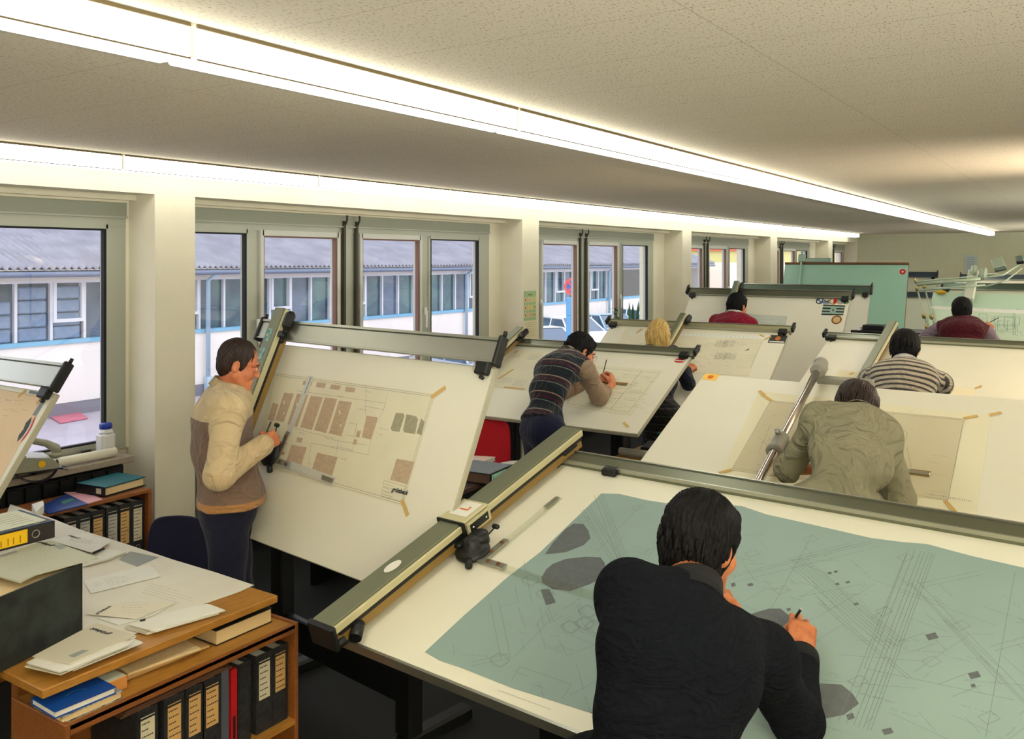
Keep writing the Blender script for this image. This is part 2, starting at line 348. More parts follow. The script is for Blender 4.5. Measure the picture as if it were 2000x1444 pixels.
M_pane = mat('bluish_workshop_glass', srgb(96, 112, 132), .12, var=.45, vscale=.9, var_col=srgb(52, 76, 92), spec=.5, aniso=(1, 1, 1.6))
M_pane_g = mat('green_tinted_workshop_glass', srgb(70, 112, 112), .12, var=.5, vscale=1.1, var_col=srgb(40, 62, 84), spec=.5)
for k in range(46):
    y = 2.27+k*.8
    f = MB(); f.box(FX-.2, FX-.06, y-.03, y+.03, .26, 1.62); f.box(FX-.2, FX-.06, y+.03, y+.77, 1.57, 1.62)
    op = k % 4 == 3
    if op:
        f.box(FX-.2, FX-.02, y+.03, y+.77, .66, .74); f.box(FX-.2, FX-.02, y+.03, y+.10, .74, 1.57); f.box(FX-.2, FX-.02, y+.70, y+.77, .74, 1.57)
    fo = obj('window', f, M_mull, r); g = MB(); g.box(FX-.18, FX-.16, y+.03, y+.77, .26, 1.57); obj('pane', g, M_pane if (k < 14 or k % 5 == 0) else M_pane_g, fo)
# wrapped bales just behind the first panes
for k, (y, n) in enumerate(((9.47, 3), (10.27, 4), (11.07, 4))):
    for q in range(n):
        m = MB(); m.box(FX+.0-.159, FX-.08, y+.06, y+.70, .27+q*.31, .56+q*.31, bev=.03)
        obj('wrapped_bale', m, mat('blue_grey_plastic_wrap', srgb(120, 142, 168), .3, var=.2, vscale=6), label='blue-grey wrapped bale in the %s stack behind the first warehouse panes, %s' % (('nearest', 'middle', 'farthest')[k], ('lowest', 'second up', 'third up', 'topmost')[q]), cat='bale', group='wrapped bales behind the warehouse glass')
# red mat on the yard, sign, cars
p = [atz(150, 803, GZ+.01), atz(172, 818, GZ+.01), atz(118, 828, GZ+.01), atz(92, 812, GZ+.01)]
m = MB(); m.prism(p, V(0, 0, .02)); obj('red_mat', m, mat('faded_red_mat', srgb(196, 112, 126), .9, var=.15, vscale=3), label='faded red rectangular mat lying on the yard outside the nearest window', cat='mat')
sp = T(1119, 560, 26.0); r = root('no_stopping_sign', (sp[0], sp[1], GZ), 'round red and blue no stopping sign on a light blue post box beside parked cars', 'road sign')
fa = nrm(-sp*V(1, 1, 0)); ri = V(-fa[1], fa[0], 0)
m = MB(); m.tube([(sp[0], sp[1], GZ), (sp[0], sp[1], sp[2]+.1)], .03, 8); obj('pole', m, M_pipe, r)
m = MB(); c = sp+fa*.05; U3 = V(0, 0, 1)
m.disc(c, ri, U3, .26, 0, 28, h=.01, nn=fa); m.disc(c+fa*.012, ri, U3, .19, 1, 28)
m.quad(c+fa*.016+ri*.13+U3*.17, c+fa*.016+ri*.17+U3*.13, c+fa*.016-ri*.13-U3*.17, c+fa*.016-ri*.17-U3*.13, 0); m.quad(c+fa*.018-ri*.13+U3*.17, c+fa*.018-ri*.17+U3*.13, c+fa*.018+ri*.13-U3*.17, c+fa*.018+ri*.17-U3*.13, 0)
obj('disc', m, [mat('sign_red', srgb(230, 90, 80), .5), mat('sign_blue', srgb(70, 110, 180), .5)], r)
m = MB(); m.box(-.2, .2, -.06, .06, -.85, -.32, 0, fr=(c-fa*.02, ri, fa, U3), bev=.02); m.box(-.2, .2, -.06, .06, -1.6, -.85, 0, fr=(c-fa*.02, ri, fa, U3), bev=.02); obj('blue_panel', m, mat('sky_blue_panel', srgb(96, 160, 205), .5), r)
M_tyre = mat('tyre', srgb(30, 30, 32), .8); M_cgl = mat('car_glass', srgb(70, 92, 116), .08, spec=.8); M_clamp = mat('car_lamp', srgb(220, 200, 190), .2)
def car(x, y, ang, col, label, wag=False):
    r = root('parked_car', (x, y, GZ), label, 'car', 'cars parked in front of the warehouse'); a = radians(ang); A = V(cos(a), sin(a), 0); B = V(-sin(a), cos(a), 0); U3 = V(0, 0, 1); O = V(x, y, GZ)
    P = lambda u, v, w: O+A*u+B*v+U3*w
    body = [(-2.1, .35), (-2.15, .62), (-2.05, .86), (-1.1, .93), (1.15, .93), (2.0, .78), (2.15, .6), (2.12, .3), (1.75, .22), (-1.8, .22)]
    m = MB(); m.prism([P(u, -.82, w) for u, w in body], B*1.64); obj('body', m, col, r)
    back = -1.9 if wag else -1.35
    cab = [(back, .92), (back+.45, 1.36), (.25, 1.38), (.95, .93)]
    m = MB(); lo = [P(u, -.80, w) if w < 1 else P(u, -.62, w) for u, w in cab]; hi = [P(u, .80, w) if w < 1 else P(u, .62, w) for u, w in cab]
    m.add(lo+hi, [[0, 1, 2, 3][::-1], [4, 5, 6, 7], [0, 1, 5, 4][::-1], [2, 3, 7, 6][::-1]]); m.add([lo[1], lo[2], hi[2], hi[1]], [[0, 1, 2, 3]], 0)
    m.quad(lo[1]+U3*.02, lo[2]+U3*.02, hi[2]+U3*.02, hi[1]+U3*.02, 1); obj('cabin', m, [M_cgl, col], r)
    pl = MB()
    for s_ in (lo, hi):
        for i, j in ((0, 1), (1, 2), (2, 3)): pl.tube([s_[i], s_[j]], .035, 6)
        pl.tube([(s_[0]+s_[3])/2, (s_[1]+s_[2])/2], .035, 6)
    obj('pillar_trim', pl, col, r)
    for u in (-1.35, 1.35):
        for v in (-.8, .66):
            m = MB(); m.lathe(P(u, v, .3), [(.001, 0), (.18, 0), (.29, .02), (.30, .12), (.2, .14), (.001, .14)], B, 20); obj('wheel', m, M_tyre, r)
    m = MB()
    for v in (-.6, .6): m.box(-.04, .04, -.14, .14, -.07, .07, fr=(P(2.06, v, .66), A, B, U3))
    obj('headlamp', m, M_clamp, r)
C_w = mat('car_white', srgb(226, 230, 236), .3, spec=.5); C_b = mat('car_light_blue', srgb(170, 196, 212), .3, spec=.5); C_s = mat('car_silver', srgb(186, 196, 204), .3, metal=.3)
for px, s, a, c, l, wg in ((925, 24, -20, C_s, 'silver car half hidden behind the upright board, nearest the lamp post', False), (1060, 29, -38, C_w, 'white car with its bonnet towards the window, nearest the sign', False), (1120, 34, -30, C_w, 'white car with dark side windows just beyond the round sign', True), (1190, 36, -30, C_b, 'light blue car parked behind the potted climbing plant', False), (1262, 40, -30, C_w, 'white estate car farthest right in the third window', True)):
    p = T(px, 640, s); car(p[0], p[1], a, c, l, wg)
# blocks beyond the warehouse
def block(n, x0, x1, y0, y1, h, mt, label, trim=None):
    r = root(n, ((x0+x1)/2, (y0+y1)/2, GZ), label, 'building'); m = MB(); m.box(x0, x1, y0, y1, GZ, h); obj('wall', m, mt, r)
    if trim: m = MB(); m.box(x0-.3, x1+.3, y0-.3, y1+.3, h, h+.4); obj('parapet', m, trim, r)
    m = MB()
    for k in range(4): m.box(x1, x1+.1, y0+2+k*(y1-y0-4)/4, y0+2+(k+.5)*(y1-y0-4)/4, GZ+1.2, GZ+3.2)
    obj('window', m, M_pane, r, kind='stuff')
M_red = mat('red_parapet', srgb(226, 110, 90), .7)
block('green_block', -62, -36, 58, 86, 5.4, mat('green_cladding', srgb(96, 178, 140), .7), 'green clad block rising behind the end of the warehouse', M_red)
block('cream_block', -34, -20.5, 74, 112, 2.9, mat('cream_render', srgb(226, 220, 150), .8), 'pale yellow block with a red parapet beyond the warehouse', M_red)
block('white_hall', -34, -20, 55, 68, 1.9, mat('cream_hall', srgb(240, 226, 205), .8), 'low off-white hall between the warehouse and the yellow block')

# warm photographic floodlight for the ceiling glow, plus three added fill floods out of view
def floodlight(x, y, z, power, col, tilt, label, size=.5, spot=100):
    r = root('floodlight', (x, y, 0), label, 'studio lamp'); Z = V(0, 0, 1); c = V(x, y, z); d = nrm(V(*tilt))
    m = MB(); m.tube([V(x, y, .35), V(x, y, z-.08)], .014, 10); obj('pole', m, M_dark, r)
    for k in range(3): a = k*2.094; m = MB(); m.tube([V(x, y, .45), V(x+.42*cos(a), y+.42*sin(a), .012)], .010, 8); obj('leg', m, M_dark, r)
    m = MB(); m.lathe(c-d*.16, [(.03, 0), (.05, .02), (.06, .10), (.17, .22), (.175, .22), (.066, .09), (.055, .015)], d, 28); obj('reflector', m, M_alu, r)
    m = MB(); m.sphere(c-d*.04, .035, 0); obj('bulb', m, mat('frosted_bulb', (1, .85, .6, 1), .4), r)
    ld = bpy.data.lights.new('flood', 'SPOT'); ld.energy = power; ld.color = col; ld.spot_size = radians(spot); ld.spot_blend = .9; ld.shadow_soft_size = .03
    lo = bpy.data.objects.new('flood_beam', ld); COL.objects.link(lo); lo.parent = r; lo.location = tuple(c+d*.09-V(x, y, 0)); lo.rotation_euler = Vector(tuple(-d)).to_track_quat('Z', 'Y').to_euler()
floodlight(1.7, 6.6, 2.0, 520, (1, .84, .68), (-.74, -.05, .64), 'warm floodlight on a stand right of the picture, aimed at the ceiling', spot=82)
floodlight(2.2, -1.6, 1.5, 1850, (1, .98, .90), (-.25, .35, 1), 'added fill floodlight on a stand behind the camera, aimed at the ceiling', spot=150)  # added fill, lifts the ceiling and the whole room
floodlight(3.6, 10.5, 1.5, 1850, (1, .99, .92), (-.3, .0, 1), 'added fill floodlight on a stand out of view far right, aimed at the ceiling', spot=150)  # added unseen fill, brightens the ceiling from the right
floodlight(2.4, 19.2, 1.5, 1300, (1, 1, .92), (-.35, .0, 1), 'added fill floodlight on a stand out of view near the far wall, aimed at the ceiling', spot=150)  # added unseen fill for the dim far end of the room

# ------------------------------------------------------------------ drafting tables
class Board:
    def __init__(s, O, yaw, tilt, w, h):
        c, n = cos, sin; s.w, s.h = w, h; s.O = V(*O)
        s.U = V(c(yaw), n(yaw), 0); s.D = V(n(yaw)*c(tilt), -c(yaw)*c(tilt), -n(tilt)); s.N = nrm(np.cross(s.U, -s.D))
        s.fr = (s.O, s.U, s.D, s.N)
    def P(s, u, v, n=0): return s.O+s.U*u+s.D*v+s.N*n
    def uv(s, px, py, n=0):
        O = s.O+s.N*n; d = ray(px, py); o = V(0, 0, CAMH); t = np.dot(O-o, s.N)/np.dot(d, s.N); p = o+d*t
        return np.dot(p-O, s.U), np.dot(p-O, s.D)
B = {
 'B0': Board((-5.04, 2.243, 1.486), 0, 1.00, 1.01, .85),
 'B1': Board((-3.7878, 3.2696, 1.6523), -.1431, 1.1503, 1.7, .958),
 'B5': Board((-2.0857, 3.4363, 1.1853), -.0843, .2908, 2.3, 1.3),
 'B2': Board((-4.1, 6.081, 1.396), .0024, .433, 1.6, .986),
 'B3': Board((-2.05, 5.19, 1.4), -.04, .428, 2.15, 1.3),
 'B4': Board((-3.841, 7.412, 1.49), .013, .554, 1.65, 1.1),
 'B6': Board((-3.971, 9.644, 1.697), -.0773, .952, 1.8, 1.2),
 'B6b': Board((-4.336, 12.228, 1.653), -.059, 1.248, 1.8, 1.2),
 'B7': Board((-1.99, 7.89, 1.42), -.06, .385, 2.1, 1.25),
 'B8': Board((-4.389, 14.66, 2.028), -.0365, 1.259, 1.9, 1.35),
 'B9': Board((-1.59, 10.76, 1.743), -.06, .816, 1.9, 1.02),
}
def table(key, name, label, surf=None, edge=None, rail=True, beam=None, rail_m=None, beam_m=None, stand=True, thick=.028, beam_v=(-.16, 1.0), beamw=.085, low_base=0.0, rh=.093, lump=True, ro=-.004):
    b = B[key]; surf = surf or M_board; fr = b.fr
    c = b.P(b.w/2, b.h/2); r = root(name, (c[0], c[1], low_base), label, 'drafting table')
    m = MB(); m.box(0, b.w, 0, b.h, -thick, 0, 1, fr=fr, bev=.003)
    m.quad(b.P(.004, .004, .0006), b.P(.004, b.h-.004, .0006), b.P(b.w-.004, b.h-.004, .0006), b.P(b.w-.004, .004, .0006), 0)
    obj('board', m, [surf, edge or M_edge_g], r)
    rm = rail_m or M_alu_d
    if rail:
        hi_ = .045 if ro > 0 else .026
        m = MB(); m.box(-.03, b.w+.02, -.012-rh, -ro, (.012 if ro > 0 else -.020), hi_, fr=fr, bev=.006); m.box(-.03, b.w+.02, -.012-rh-rh*.13, -.012-rh, hi_-.027, hi_+.005, 1, fr=fr); m.box(-.03, b.w+.02, -ro-.004, -ro+.002, hi_-.012, hi_+.004, 1, fr=fr)
        obj('top_rail', m, [rm, M_alu], r)
        for u0, u1 in ((-.05, -.028), (b.w+.018, b.w+.04)):
            m = MB(); m.box(u0, u1, -.03-rh*1.06, .004, .006, .056, fr=fr, bev=.006); m.tube([b.P((u0+u1)/2, -.03-rh*1.06, .03), b.P((u0+u1)/2, -.052-rh*1.06, .03)], .009, 8); obj('rail_end_cap', m, M_black, r)
        for u in (.0, b.w-.085):
            m = MB(); m.box(u, u+.07, -.02, .04, 0, .035, fr=fr, bev=.006); m.box(u+.01, u+.06, -.012-rh*.5, -.01, -.02, .012, fr=fr, bev=.004); m.tube([b.P(u+.035, .05, .02), b.P(u+.035, .05, -.05)], .008, 8); obj('rail_clamp', m, M_black, r)
    if beam is not None:
        v0, v1 = beam_v; bw = beamw; n0 = .075
        bu = lambda v: beam
        m = MB(); m.box(beam-bw/2, beam+bw/2, v0, v1, n0, n0+.03, 0, fr=fr, bev=.004); m.box(beam+bw/2, beam+bw/2+.012, v0+.004, v1-.002, n0-.004, n0+.024, 1, fr=fr, bev=.003)
        m.box(beam-bw/2+.01, beam+bw/2+.012, v0+.02, v1-.02, n0-.016, n0-.002, 2, fr=fr); m.box(beam-bw/2+.02, beam+bw/2+.006, v0+.02, v1-.01, n0-.052, n0-.016, 3, fr=fr)
        obj('vertical_beam', m, [beam_m or M_beam, M_lip, M_black, M_beige], r)
        m = MB(); m.box(beam-bw/2-.006, beam+bw/2+.024, v1-.002, v1+.02, n0-.055, n0+.034, fr=fr, bev=.006); obj('beam_end_cap', m, M_black, r)
        m = MB(); m.box(beam-.02, beam+.07, -.03-rh, .01, .046, .07, fr=fr, bev=.008)
        if lump: m.box(beam+bw/2+.02, beam+bw/2+.062, v0+.01, v0+.11, .05, .105, fr=fr, bev=.016); m.tube([b.P(beam+.07, -.03, .06), b.P(beam+.07, -.03, .095)], .018, 12)
        obj('carriage', m, M_black, r)
    if stand:
        # pedestal: two uprights, cross bar, feet, pivot box
        H = V(0, 0, 1)
        for u in (.22*b.w, .78*b.w):
            t = b.P(u, b.h*.55, -thick-.05); f = (V(t[0], t[1], 0), b.U, nrm(np.cross(H, b.U)), H)
            m = MB(); m.box(-.05, .05, -.04, .04, low_base+.06, t[2], fr=f, bev=.008); obj('upright', m, M_dark, r)
            m = MB(); m.box(-.04, .04, -.36, .36, low_base, low_base+.06, fr=f, bev=.012); obj('foot', m, M_dark, r)
            m = MB(); m.box(-.06, .06, -.16, .16, -.055, -.0005, fr=(b.P(u, b.h*.55, -thick), b.U, b.D, b.N), bev=.01); obj('pivot_bracket', m, M_dark, r)
        a = b.P(.22*b.w, b.h*.55, -thick-.05); f = (V(a[0], a[1], 0), b.U, nrm(np.cross(H, b.U)), H)
        m = MB(); m.box(0, .56*b.w, -.02, .02, low_base+.18, low_base+.34, fr=f, bev=.006); obj('cross_bar', m, M_dark, r)
    return r
def machine(key, r, u, v, lr=.5, lv=.4, bridge=None, acr=True, ang=0.0, back=0):
    """protractor head with two rulers hanging from the vertical beam"""
    b = B[key]; ca, sa = cos(ang), sin(ang); A = b.U*ca+b.D*sa; Bv = -b.D*ca+b.U*sa; O = b.P(u, v)
    P = lambda x, y, n: O+A*x+Bv*y+b.N*n
    m = MB(); m.lathe(P(0, 0, .006), [(.001, 0), (.062, 0), (.068, .006), (.068, .018), (.05, .03), (.034, .036), (.03, .06), (.018, .07), (.001, .07)], b.N, 28)
    m.lathe(P(-.012, .055, .012), [(.001, 0), (.036, 0), (.042, .01), (.040, .045), (.02, .055), (.001, .055)], b.N, 20)
    m.box(-.075, .01, -.01, .05, .02, .05, fr=(O, A, Bv, b.N), bev=.01); m.tube([P(.03, -.055, .02), P(.055, -.085, .018)], .014, 10)
    m.tube([P(.0, .08, .03), P(.012, .13, .05)], .003, 6); m.box(-.004, .03, .122, .142, .042, .06, fr=(O, A, Bv, b.N), bev=.006)
    if bridge is not None: m.box(bridge-u, -.03, -.035, .03, .03, .055, fr=(O, A, Bv, b.N), bev=.008)
    h = obj('protractor_head', m, M_black, r)
    m = MB(); m.box(.055, .18, -.04, -.012, .010, .016, fr=(O, A, Bv, b.N)); m.box(.055, .083, -.04, .12, .0105, .0165, fr=(O, A, Bv, b.N))
    for x, y in ((.15, -.026), (.10, -.026), (.069, .03), (.069, .095)): m.lathe(P(x, y, .0165), [(.008, 0), (.008, .004), (.001, .005)], b.N, 12, 1)
    obj('ruler_plate', m, [M_alu, M_edge], h)
    R1, R2 = MB(), MB()
    R1.box(.17, .17+lr, -.046, -.006, .004, .008, fr=(O, A, Bv, b.N)); R2.box(.050, .086, .11, .11+lv, .004, .008, fr=(O, A, Bv, b.N))
    for k in range(int(lr/.01)): R1.box(.172+k*.01, .1728+k*.01, -.046, -.046+(.010 if k % 5 else .016), .0081, .0084, 1, fr=(O, A, Bv, b.N))
    for k in range(int(lv/.01)): R2.box(.086-(.010 if k % 5 else .016), .086, .112+k*.01, .1128+k*.01, .0081, .0084, 1, fr=(O, A, Bv, b.N))
    R2.box(.054, .074, .11+lv-.09, .11+lv-.005, .0085, .0125, 2, fr=(O, A, Bv, b.N)); R1.box(.17+lr-.09, .17+lr-.005, -.036, -.016, .0085, .0125, 2, fr=(O, A, Bv, b.N))
    mm = [M_acr if acr else M_sash, M_ink, M_alu]
    obj('ruler', R1, mm, h); obj('ruler', R2, mm, h)

class Sheet:
    """a drawing lying on a board: paper quad plus line work"""
    def __init__(s, b, n=.0022): s.b = b; s.m = MB(); s.n = n; s.k = 0
    def nn(s): s.k += 1; return s.n+.0003+(s.k % 40)*.00001
    def px(s, *pts): return [s.b.uv(*p) for p in pts]
    def paper(s, pts, m=0):
        vs = [s.b.P(u, v, s.n) for u, v in pts]; nn = sum(np.cross(vs[i]-vs[0], vs[i+1]-vs[0]) for i in range(1, len(vs)-1))
        if np.dot(nn, s.b.N) < 0: vs = vs[::-1]
        s.m.prism(vs, -s.b.N*.0008, m); return s
    def poly(s, pts, m):
        n = s.nn(); vs = [s.b.P(u, v, n) for u, v in pts]; q = sum(np.cross(vs[i]-vs[0], vs[i+1]-vs[0]) for i in range(1, len(vs)-1))
        s.m.add(vs if np.dot(q, s.b.N) > 0 else vs[::-1], [list(range(len(vs)))], m); return s
    def line(s, a, c, w=.001, m=1):
        a, c = V(*a), V(*c); d = c-a; L = np.hypot(*d)
        if L < 1e-6: return s
        q = V(-d[1], d[0])/L*w/2; return s.poly([a+q, c+q, c-q, a-q], m)
    def rect(s, a, c, w=.001, m=1, ang=0):
        (x0, y0), (x1, y1) = a, c; cx, cy = (x0+x1)/2, (y0+y1)/2
        R = lambda x, y: (cx+(x-cx)*cos(ang)-(y-cy)*sin(ang), cy+(x-cx)*sin(ang)+(y-cy)*cos(ang)); p = [R(x0, y0), R(x1, y0), R(x1, y1), R(x0, y1)]
        for i in range(4): s.line(p[i], p[(i+1) % 4], w, m)
        return s
    def pl(s, pts, w=.001, m=1, close=False):
        for i in range(len(pts)-(0 if close else 1)): s.line(pts[i], pts[(i+1) % len(pts)], w, m)
        return s
    def script(s, u, v, L, h, m=1, du=(1, 0), rng=None, dens=1.0):
        """a row of small unreadable lettering strokes"""
        rng = rng or random; x = 0; du = V(*du); dv = V(-du[1], du[0])
        while x < L:
            w = rng.uniform(.3, .8)*h
            if rng.random() < .82:
                a = V(u, v)+du*x; s.line(a, a+dv*h*rng.uniform(.5, 1)+du*w*.3, h*.16, m)
                if rng.random() < .6: s.line(a+dv*h*.5, a+dv*h*rng.uniform(.2, .8)+du*w*.7, h*.15, m)
            x += w+h*.25/dens
        return s
def tapes(parent, b, lst, n=.0034, m=None):
    for (x0, y0, x1, y1) in lst:
        a, c = V(*b.uv(x0, y0)), V(*b.uv(x1, y1)); d = nrm(c-a); q = V(-d[1], d[0])*.0095; mm = MB()
        vs = [b.P(*(p), n) for p in (a+q, c+q, c-q, a-q)]
        if np.dot(np.cross(vs[1]-vs[0], vs[2]-vs[0]), b.N) < 0: vs = vs[::-1]
        mm.prism(vs, -b.N*.0005); obj('tape', mm, m or M_tape, parent)
def sheet_obj(s, name, mats, label, cat='drawing', group=None):
    b = s.b; vs = np.array(s.m.v); c = vs.mean(0); r = root(name, c, label, cat, group); obj('sheet', s.m, mats, r); return r
def cr(pts, ox, oy, sc): return [(ox+x/sc, oy+y/sc) for x, y in pts]
rnd = random.Random(7)
# --- upright board of the standing man
t1 = table('B1', 'drafting_table', 'tall steeply tilted drafting table carrying the plan with brown rectangles', beam=.17, beam_v=(-.17, .62), rail_m=M_alu, ro=.012)
b = B['B1']; b1u, b1v = b.uv(534, 886)
machine('B1', t1, b1u, b1v, lr=.36, lv=.30, acr=False, ang=.05)
m = MB(); 
for v, c in ((.0, 0), (.10, 0), (.28, 0)): m.box(.145, .185, v-.05, v+.02, .1055, .1065, 0, fr=b.fr)
obj('sticker', m, mat('teal_floral_sticker', srgb(60, 140, 140), .6, var=.5, vscale=60, var_col=srgb(180, 200, 180)), t1)
m = MB(); m.box(.130, .205, .40, .47, .1055, .1067, 0, fr=b.fr); put_text(m, 'L', b.P(.168, .435, .1072), b.U, -b.D, .05, 1); obj('name_card', m, [M_paper, mat('orange_print', srgb(214, 120, 70), .7)], t1)
s = Sheet(b); s.paper(s.px((530, 727), (850, 770), (787, 990), (497, 908)))
cc = lambda pts: s.px(*cr(pts, 500, 700, 5.553))
s.pl(s.px((537, 733), (843, 775), (784, 981), (508, 902)), .0015, 1, True); s.pl(s.px((534, 729), (847, 772), (786, 986), (503, 906)), .0012, 1, True)
rects = [[(185, 485), (250, 500), (195, 685), (130, 670)], [(310, 375), (415, 385), (305, 695), (210, 675)], [(450, 385), (570, 400), (450, 750), (345, 720)], [(600, 410), (730, 425), (610, 780), (485, 750)],
 [(755, 425), (885, 445), (765, 815), (635, 780)], [(905, 460), (1045, 480), (930, 850), (795, 815)], [(1205, 625), (1330, 645), (1255, 885), (1150, 860)], [(1105, 785), (1145, 790), (1125, 865), (1085, 855)], [(1070, 880), (1105, 885), (1090, 940), (1050, 935)],
 [(390, 940), (555, 970), (485, 1200), (320, 1160)], [(670, 1025), (890, 1075), (825, 1290), (600, 1240)], [(450, 860), (515, 870), (495, 920), (445, 910)], [(520, 245), (615, 255), (600, 300), (510, 290)], [(665, 260), (765, 275), (750, 325), (655, 315)],
 [(820, 285), (925, 300), (910, 345), (805, 335)], [(980, 310), (1085, 325), (1070, 372), (970, 362)], [(1530, 1090), (1720, 1125), (1645, 1370), (1460, 1320)]]
for i, q in enumerate(rects):
    p = cc(q); s.poly(p, 2)
    if i in (1, 2, 3, 4, 5, 6, 9, 10, 16):
        for k in range(9):
            f = (k+.7)/9.6; a = V(*p[0])*(1-f)+V(*p[3])*f; c = V(*p[1])*(1-f)+V(*p[2])*f
            s.script(a[0]+.004, a[1], np.hypot(*(c-a))-.01, .005, 1, nrm(c-a), rnd)
        if i < 7:
            for f in (.3, .36, .7): s.poly([tuple(V(*p[0])*(1-f)+V(*p[2])*f+V(x, y)) for x, y in ((-.006, -.004), (.006, -.004), (.004, .005), (-.005, .005))], 0)
for q in ([(1520, 595), (1600, 600), (1615, 625), (1560, 800), (1480, 790), (1465, 765)], [(1635, 610), (1740, 630), (1762, 665), (1730, 825), (1610, 805), (1600, 780)], [(1795, 655), (1835, 690), (1800, 835), (1745, 820)]):
    p = cc(q); s.poly(p, 3)
for q in ([(450, 355), (1410, 490), (1330, 700)], [(600, 920), (1220, 1050), (1300, 640)], [(1100, 690), (1050, 1000), (880, 960)], [(590, 380), (560, 350)], [(1200, 300), (1190, 620)], [(1430, 380), (1390, 560), (1180, 520)], [(740, 860), (900, 900), (1200, 940)], [(1010, 700), (1095, 720), (1070, 850), (985, 835)], [(600, 930), (570, 1210)], [(340, 730), (560, 800), (850, 870)], [(900, 870), (870, 1060)]): s.pl(cc(q), .0012, 1)
for q in ((1340, 750), (1310, 810), (880, 400), (480, 800), (820, 950), (900, 1070), (560, 1130), (780, 1300), (320, 200), (1110, 540), (1180, 350)): u, v = cc([q])[0]; s.script(u, v, .06, .007, 1, (1, .03), rnd)
p = cc([(1410, 1330), (1635, 1385), (1600, 1520), (1370, 1455)]); p = s.px((751, 939), (793, 951), (787, 981), (745, 969)); s.pl(p, .0012, 1, True)
for f in (.2, .45, .7, .85):
    a, c = V(*p[0])*(1-f)+V(*p[3])*f, V(*p[1])*(1-f)+V(*p[2])*f; s.line(a, a+(c-a)*.5, .001, 1); s.script(a[0]+.006, a[1]+.01, .07, .006, 1, (1, .0), rnd)
cl = b.P(*b.uv(782, 960), .0040); put_text(s.m, 'grünbeck', cl, b.U, -b.D, .026, 4, .3, .0008)
d1 = sheet_obj(s, 'plan_drawing', [M_trace, M_ink, M_wash, mat('grey_wash', srgb(168, 164, 138), .8, var=.2, vscale=70), M_ink_d], 'cream plan with brown shaded rectangles taped to the steep board')
tapes(d1, b, [(843, 777, 871, 757), (786, 977, 797, 1008)])
# --- foreground board
t5 = table('B5', 'drafting_table', 'large drafting table nearest the camera holding the blue-grey sheet', beam=.03, beam_v=(-.16, 1.36), beamw=.10, lump=False, ro=-.006, rh=.066)
b = B['B5']; hu, hv = b.uv(925, 1085)
machine('B5', t5, hu, hv, lr=.62, lv=.36, bridge=.05, ang=.03)
fr = b.fr
m = MB(); m.box(-.03, .10, .545, .70, .103, .112, 0, fr=fr, bev=.004); m.box(.098, .106, .55, .69, .05, .10, 0, fr=fr); m.box(.1062, .108, .565, .675, .058, .09, 2, fr=fr); m.box(-.034, .105, .70, .708, .05, .113, 2, fr=fr)
m.box(-.01, .08, .56, .66, .1122, .1127, 3, fr=fr); put_text(m, 'L', b.P(.035, .61, .1133), -b.D, -b.U, .06, 1, 0, .002)
for v in (.58, .66): m.lathe(b.P(.1082, v, .074), [(.004, 0), (.004, .002), (.001, .003)], b.U, 10, 3)
obj('beam_slider', m, [M_lip, mat('orange_print', srgb(214, 120, 70), .7), M_black, M_paper], t5)
m = MB(); m.disc(b.P(.03, 1.02, .1062), b.U, b.D, .022, 0, 20, .04); obj('sticker', m, M_paper, t5)
m = MB(); m.box(.03, .075, 1.25, 1.30, -.03, .06, fr=fr, bev=.01); m.tube([b.P(.09, 1.26, .05), b.P(.12, 1.31, .035)], .022, 14); m.tube([b.P(.10, 1.33, .04), b.P(.08, 1.37, .03)], .014, 10); obj('beam_clamp', m, M_black, t5)
cu, cv = b.uv(1200, 921); m = MB(); m.box(cu-.035, cu+.035, -.012, .035, 0, .03, fr=fr, bev=.006); obj('rail_clamp', m, M_black, t5)
m = MB(); m.box(0, b.w, 1.296, 1.306, -.03, .004, fr=fr); obj('front_edge_strip', m, M_alu, t5)
s = Sheet(b)
top = s.px((1175, 965), (1210, 966), (1262, 978), (1312, 986), (1400, 985), (1450, 990), (1497, 1006), (1560, 1020), (1700, 1052), (1760, 1060), (1810, 1064), (1900, 1088), (1998, 1110))
lft = s.px((1055, 1080), (990, 1130), (905, 1205), (830, 1275))
bot = s.px((860, 1292), (900, 1305), (1000, 1345), (1150, 1392))
pts = top+[(2.18, top[-1][1]+.02), (2.2, 1.22), (1.3, 1.235)]+bot[::-1]+lft[::-1]
s.paper(pts)
A = lambda pts: s.px(*cr(pts, 600, 820, 2.314)); Bc = lambda pts: s.px(*cr(pts, 1120, 930, 2.273))
for q in (A([(1075, 612), (1110, 560), (1165, 500), (1205, 472), (1250, 475), (1272, 505), (1280, 540), (1250, 570), (1170, 602)]), A([(1062, 740), (1060, 715), (1080, 680), (1110, 655), (1170, 632), (1260, 622), (1325, 625), (1345, 650), (1350, 690), (1335, 720), (1270, 750), (1190, 778), (1110, 770)]), A([(1055, 772), (1095, 768), (1125, 830), (1080, 842)]),
          Bc([(765, 632), (800, 612), (870, 592), (920, 592), (965, 630), (975, 700), (960, 760), (880, 770), (790, 700)]), Bc([(1095, 925), (1190, 930), (1240, 970), (1268, 1015), (1200, 1065), (1085, 1088)])): s.poly(q, 3)
for (x, y, w, h) in ((1138, 434, 22, 12), (1165, 428, 20, 12), (1172, 483, 22, 12), (1218, 475, 24, 12), (1256, 572, 24, 14), (710, 486, 24, 22), (786, 486, 30, 16), (1592, 716, 60, 36), (1780, 888, 60, 38), (1775, 935, 24, 20), (1230, 1072, 40, 34), (1395, 1138, 56, 34), (956, 596, 22, 16)):
    s.poly(Bc([(x-w/2, y-h*.2), (x+w*.25, y-h/2), (x+w/2, y+h*.2), (x-w*.25, y+h/2)]), 3)
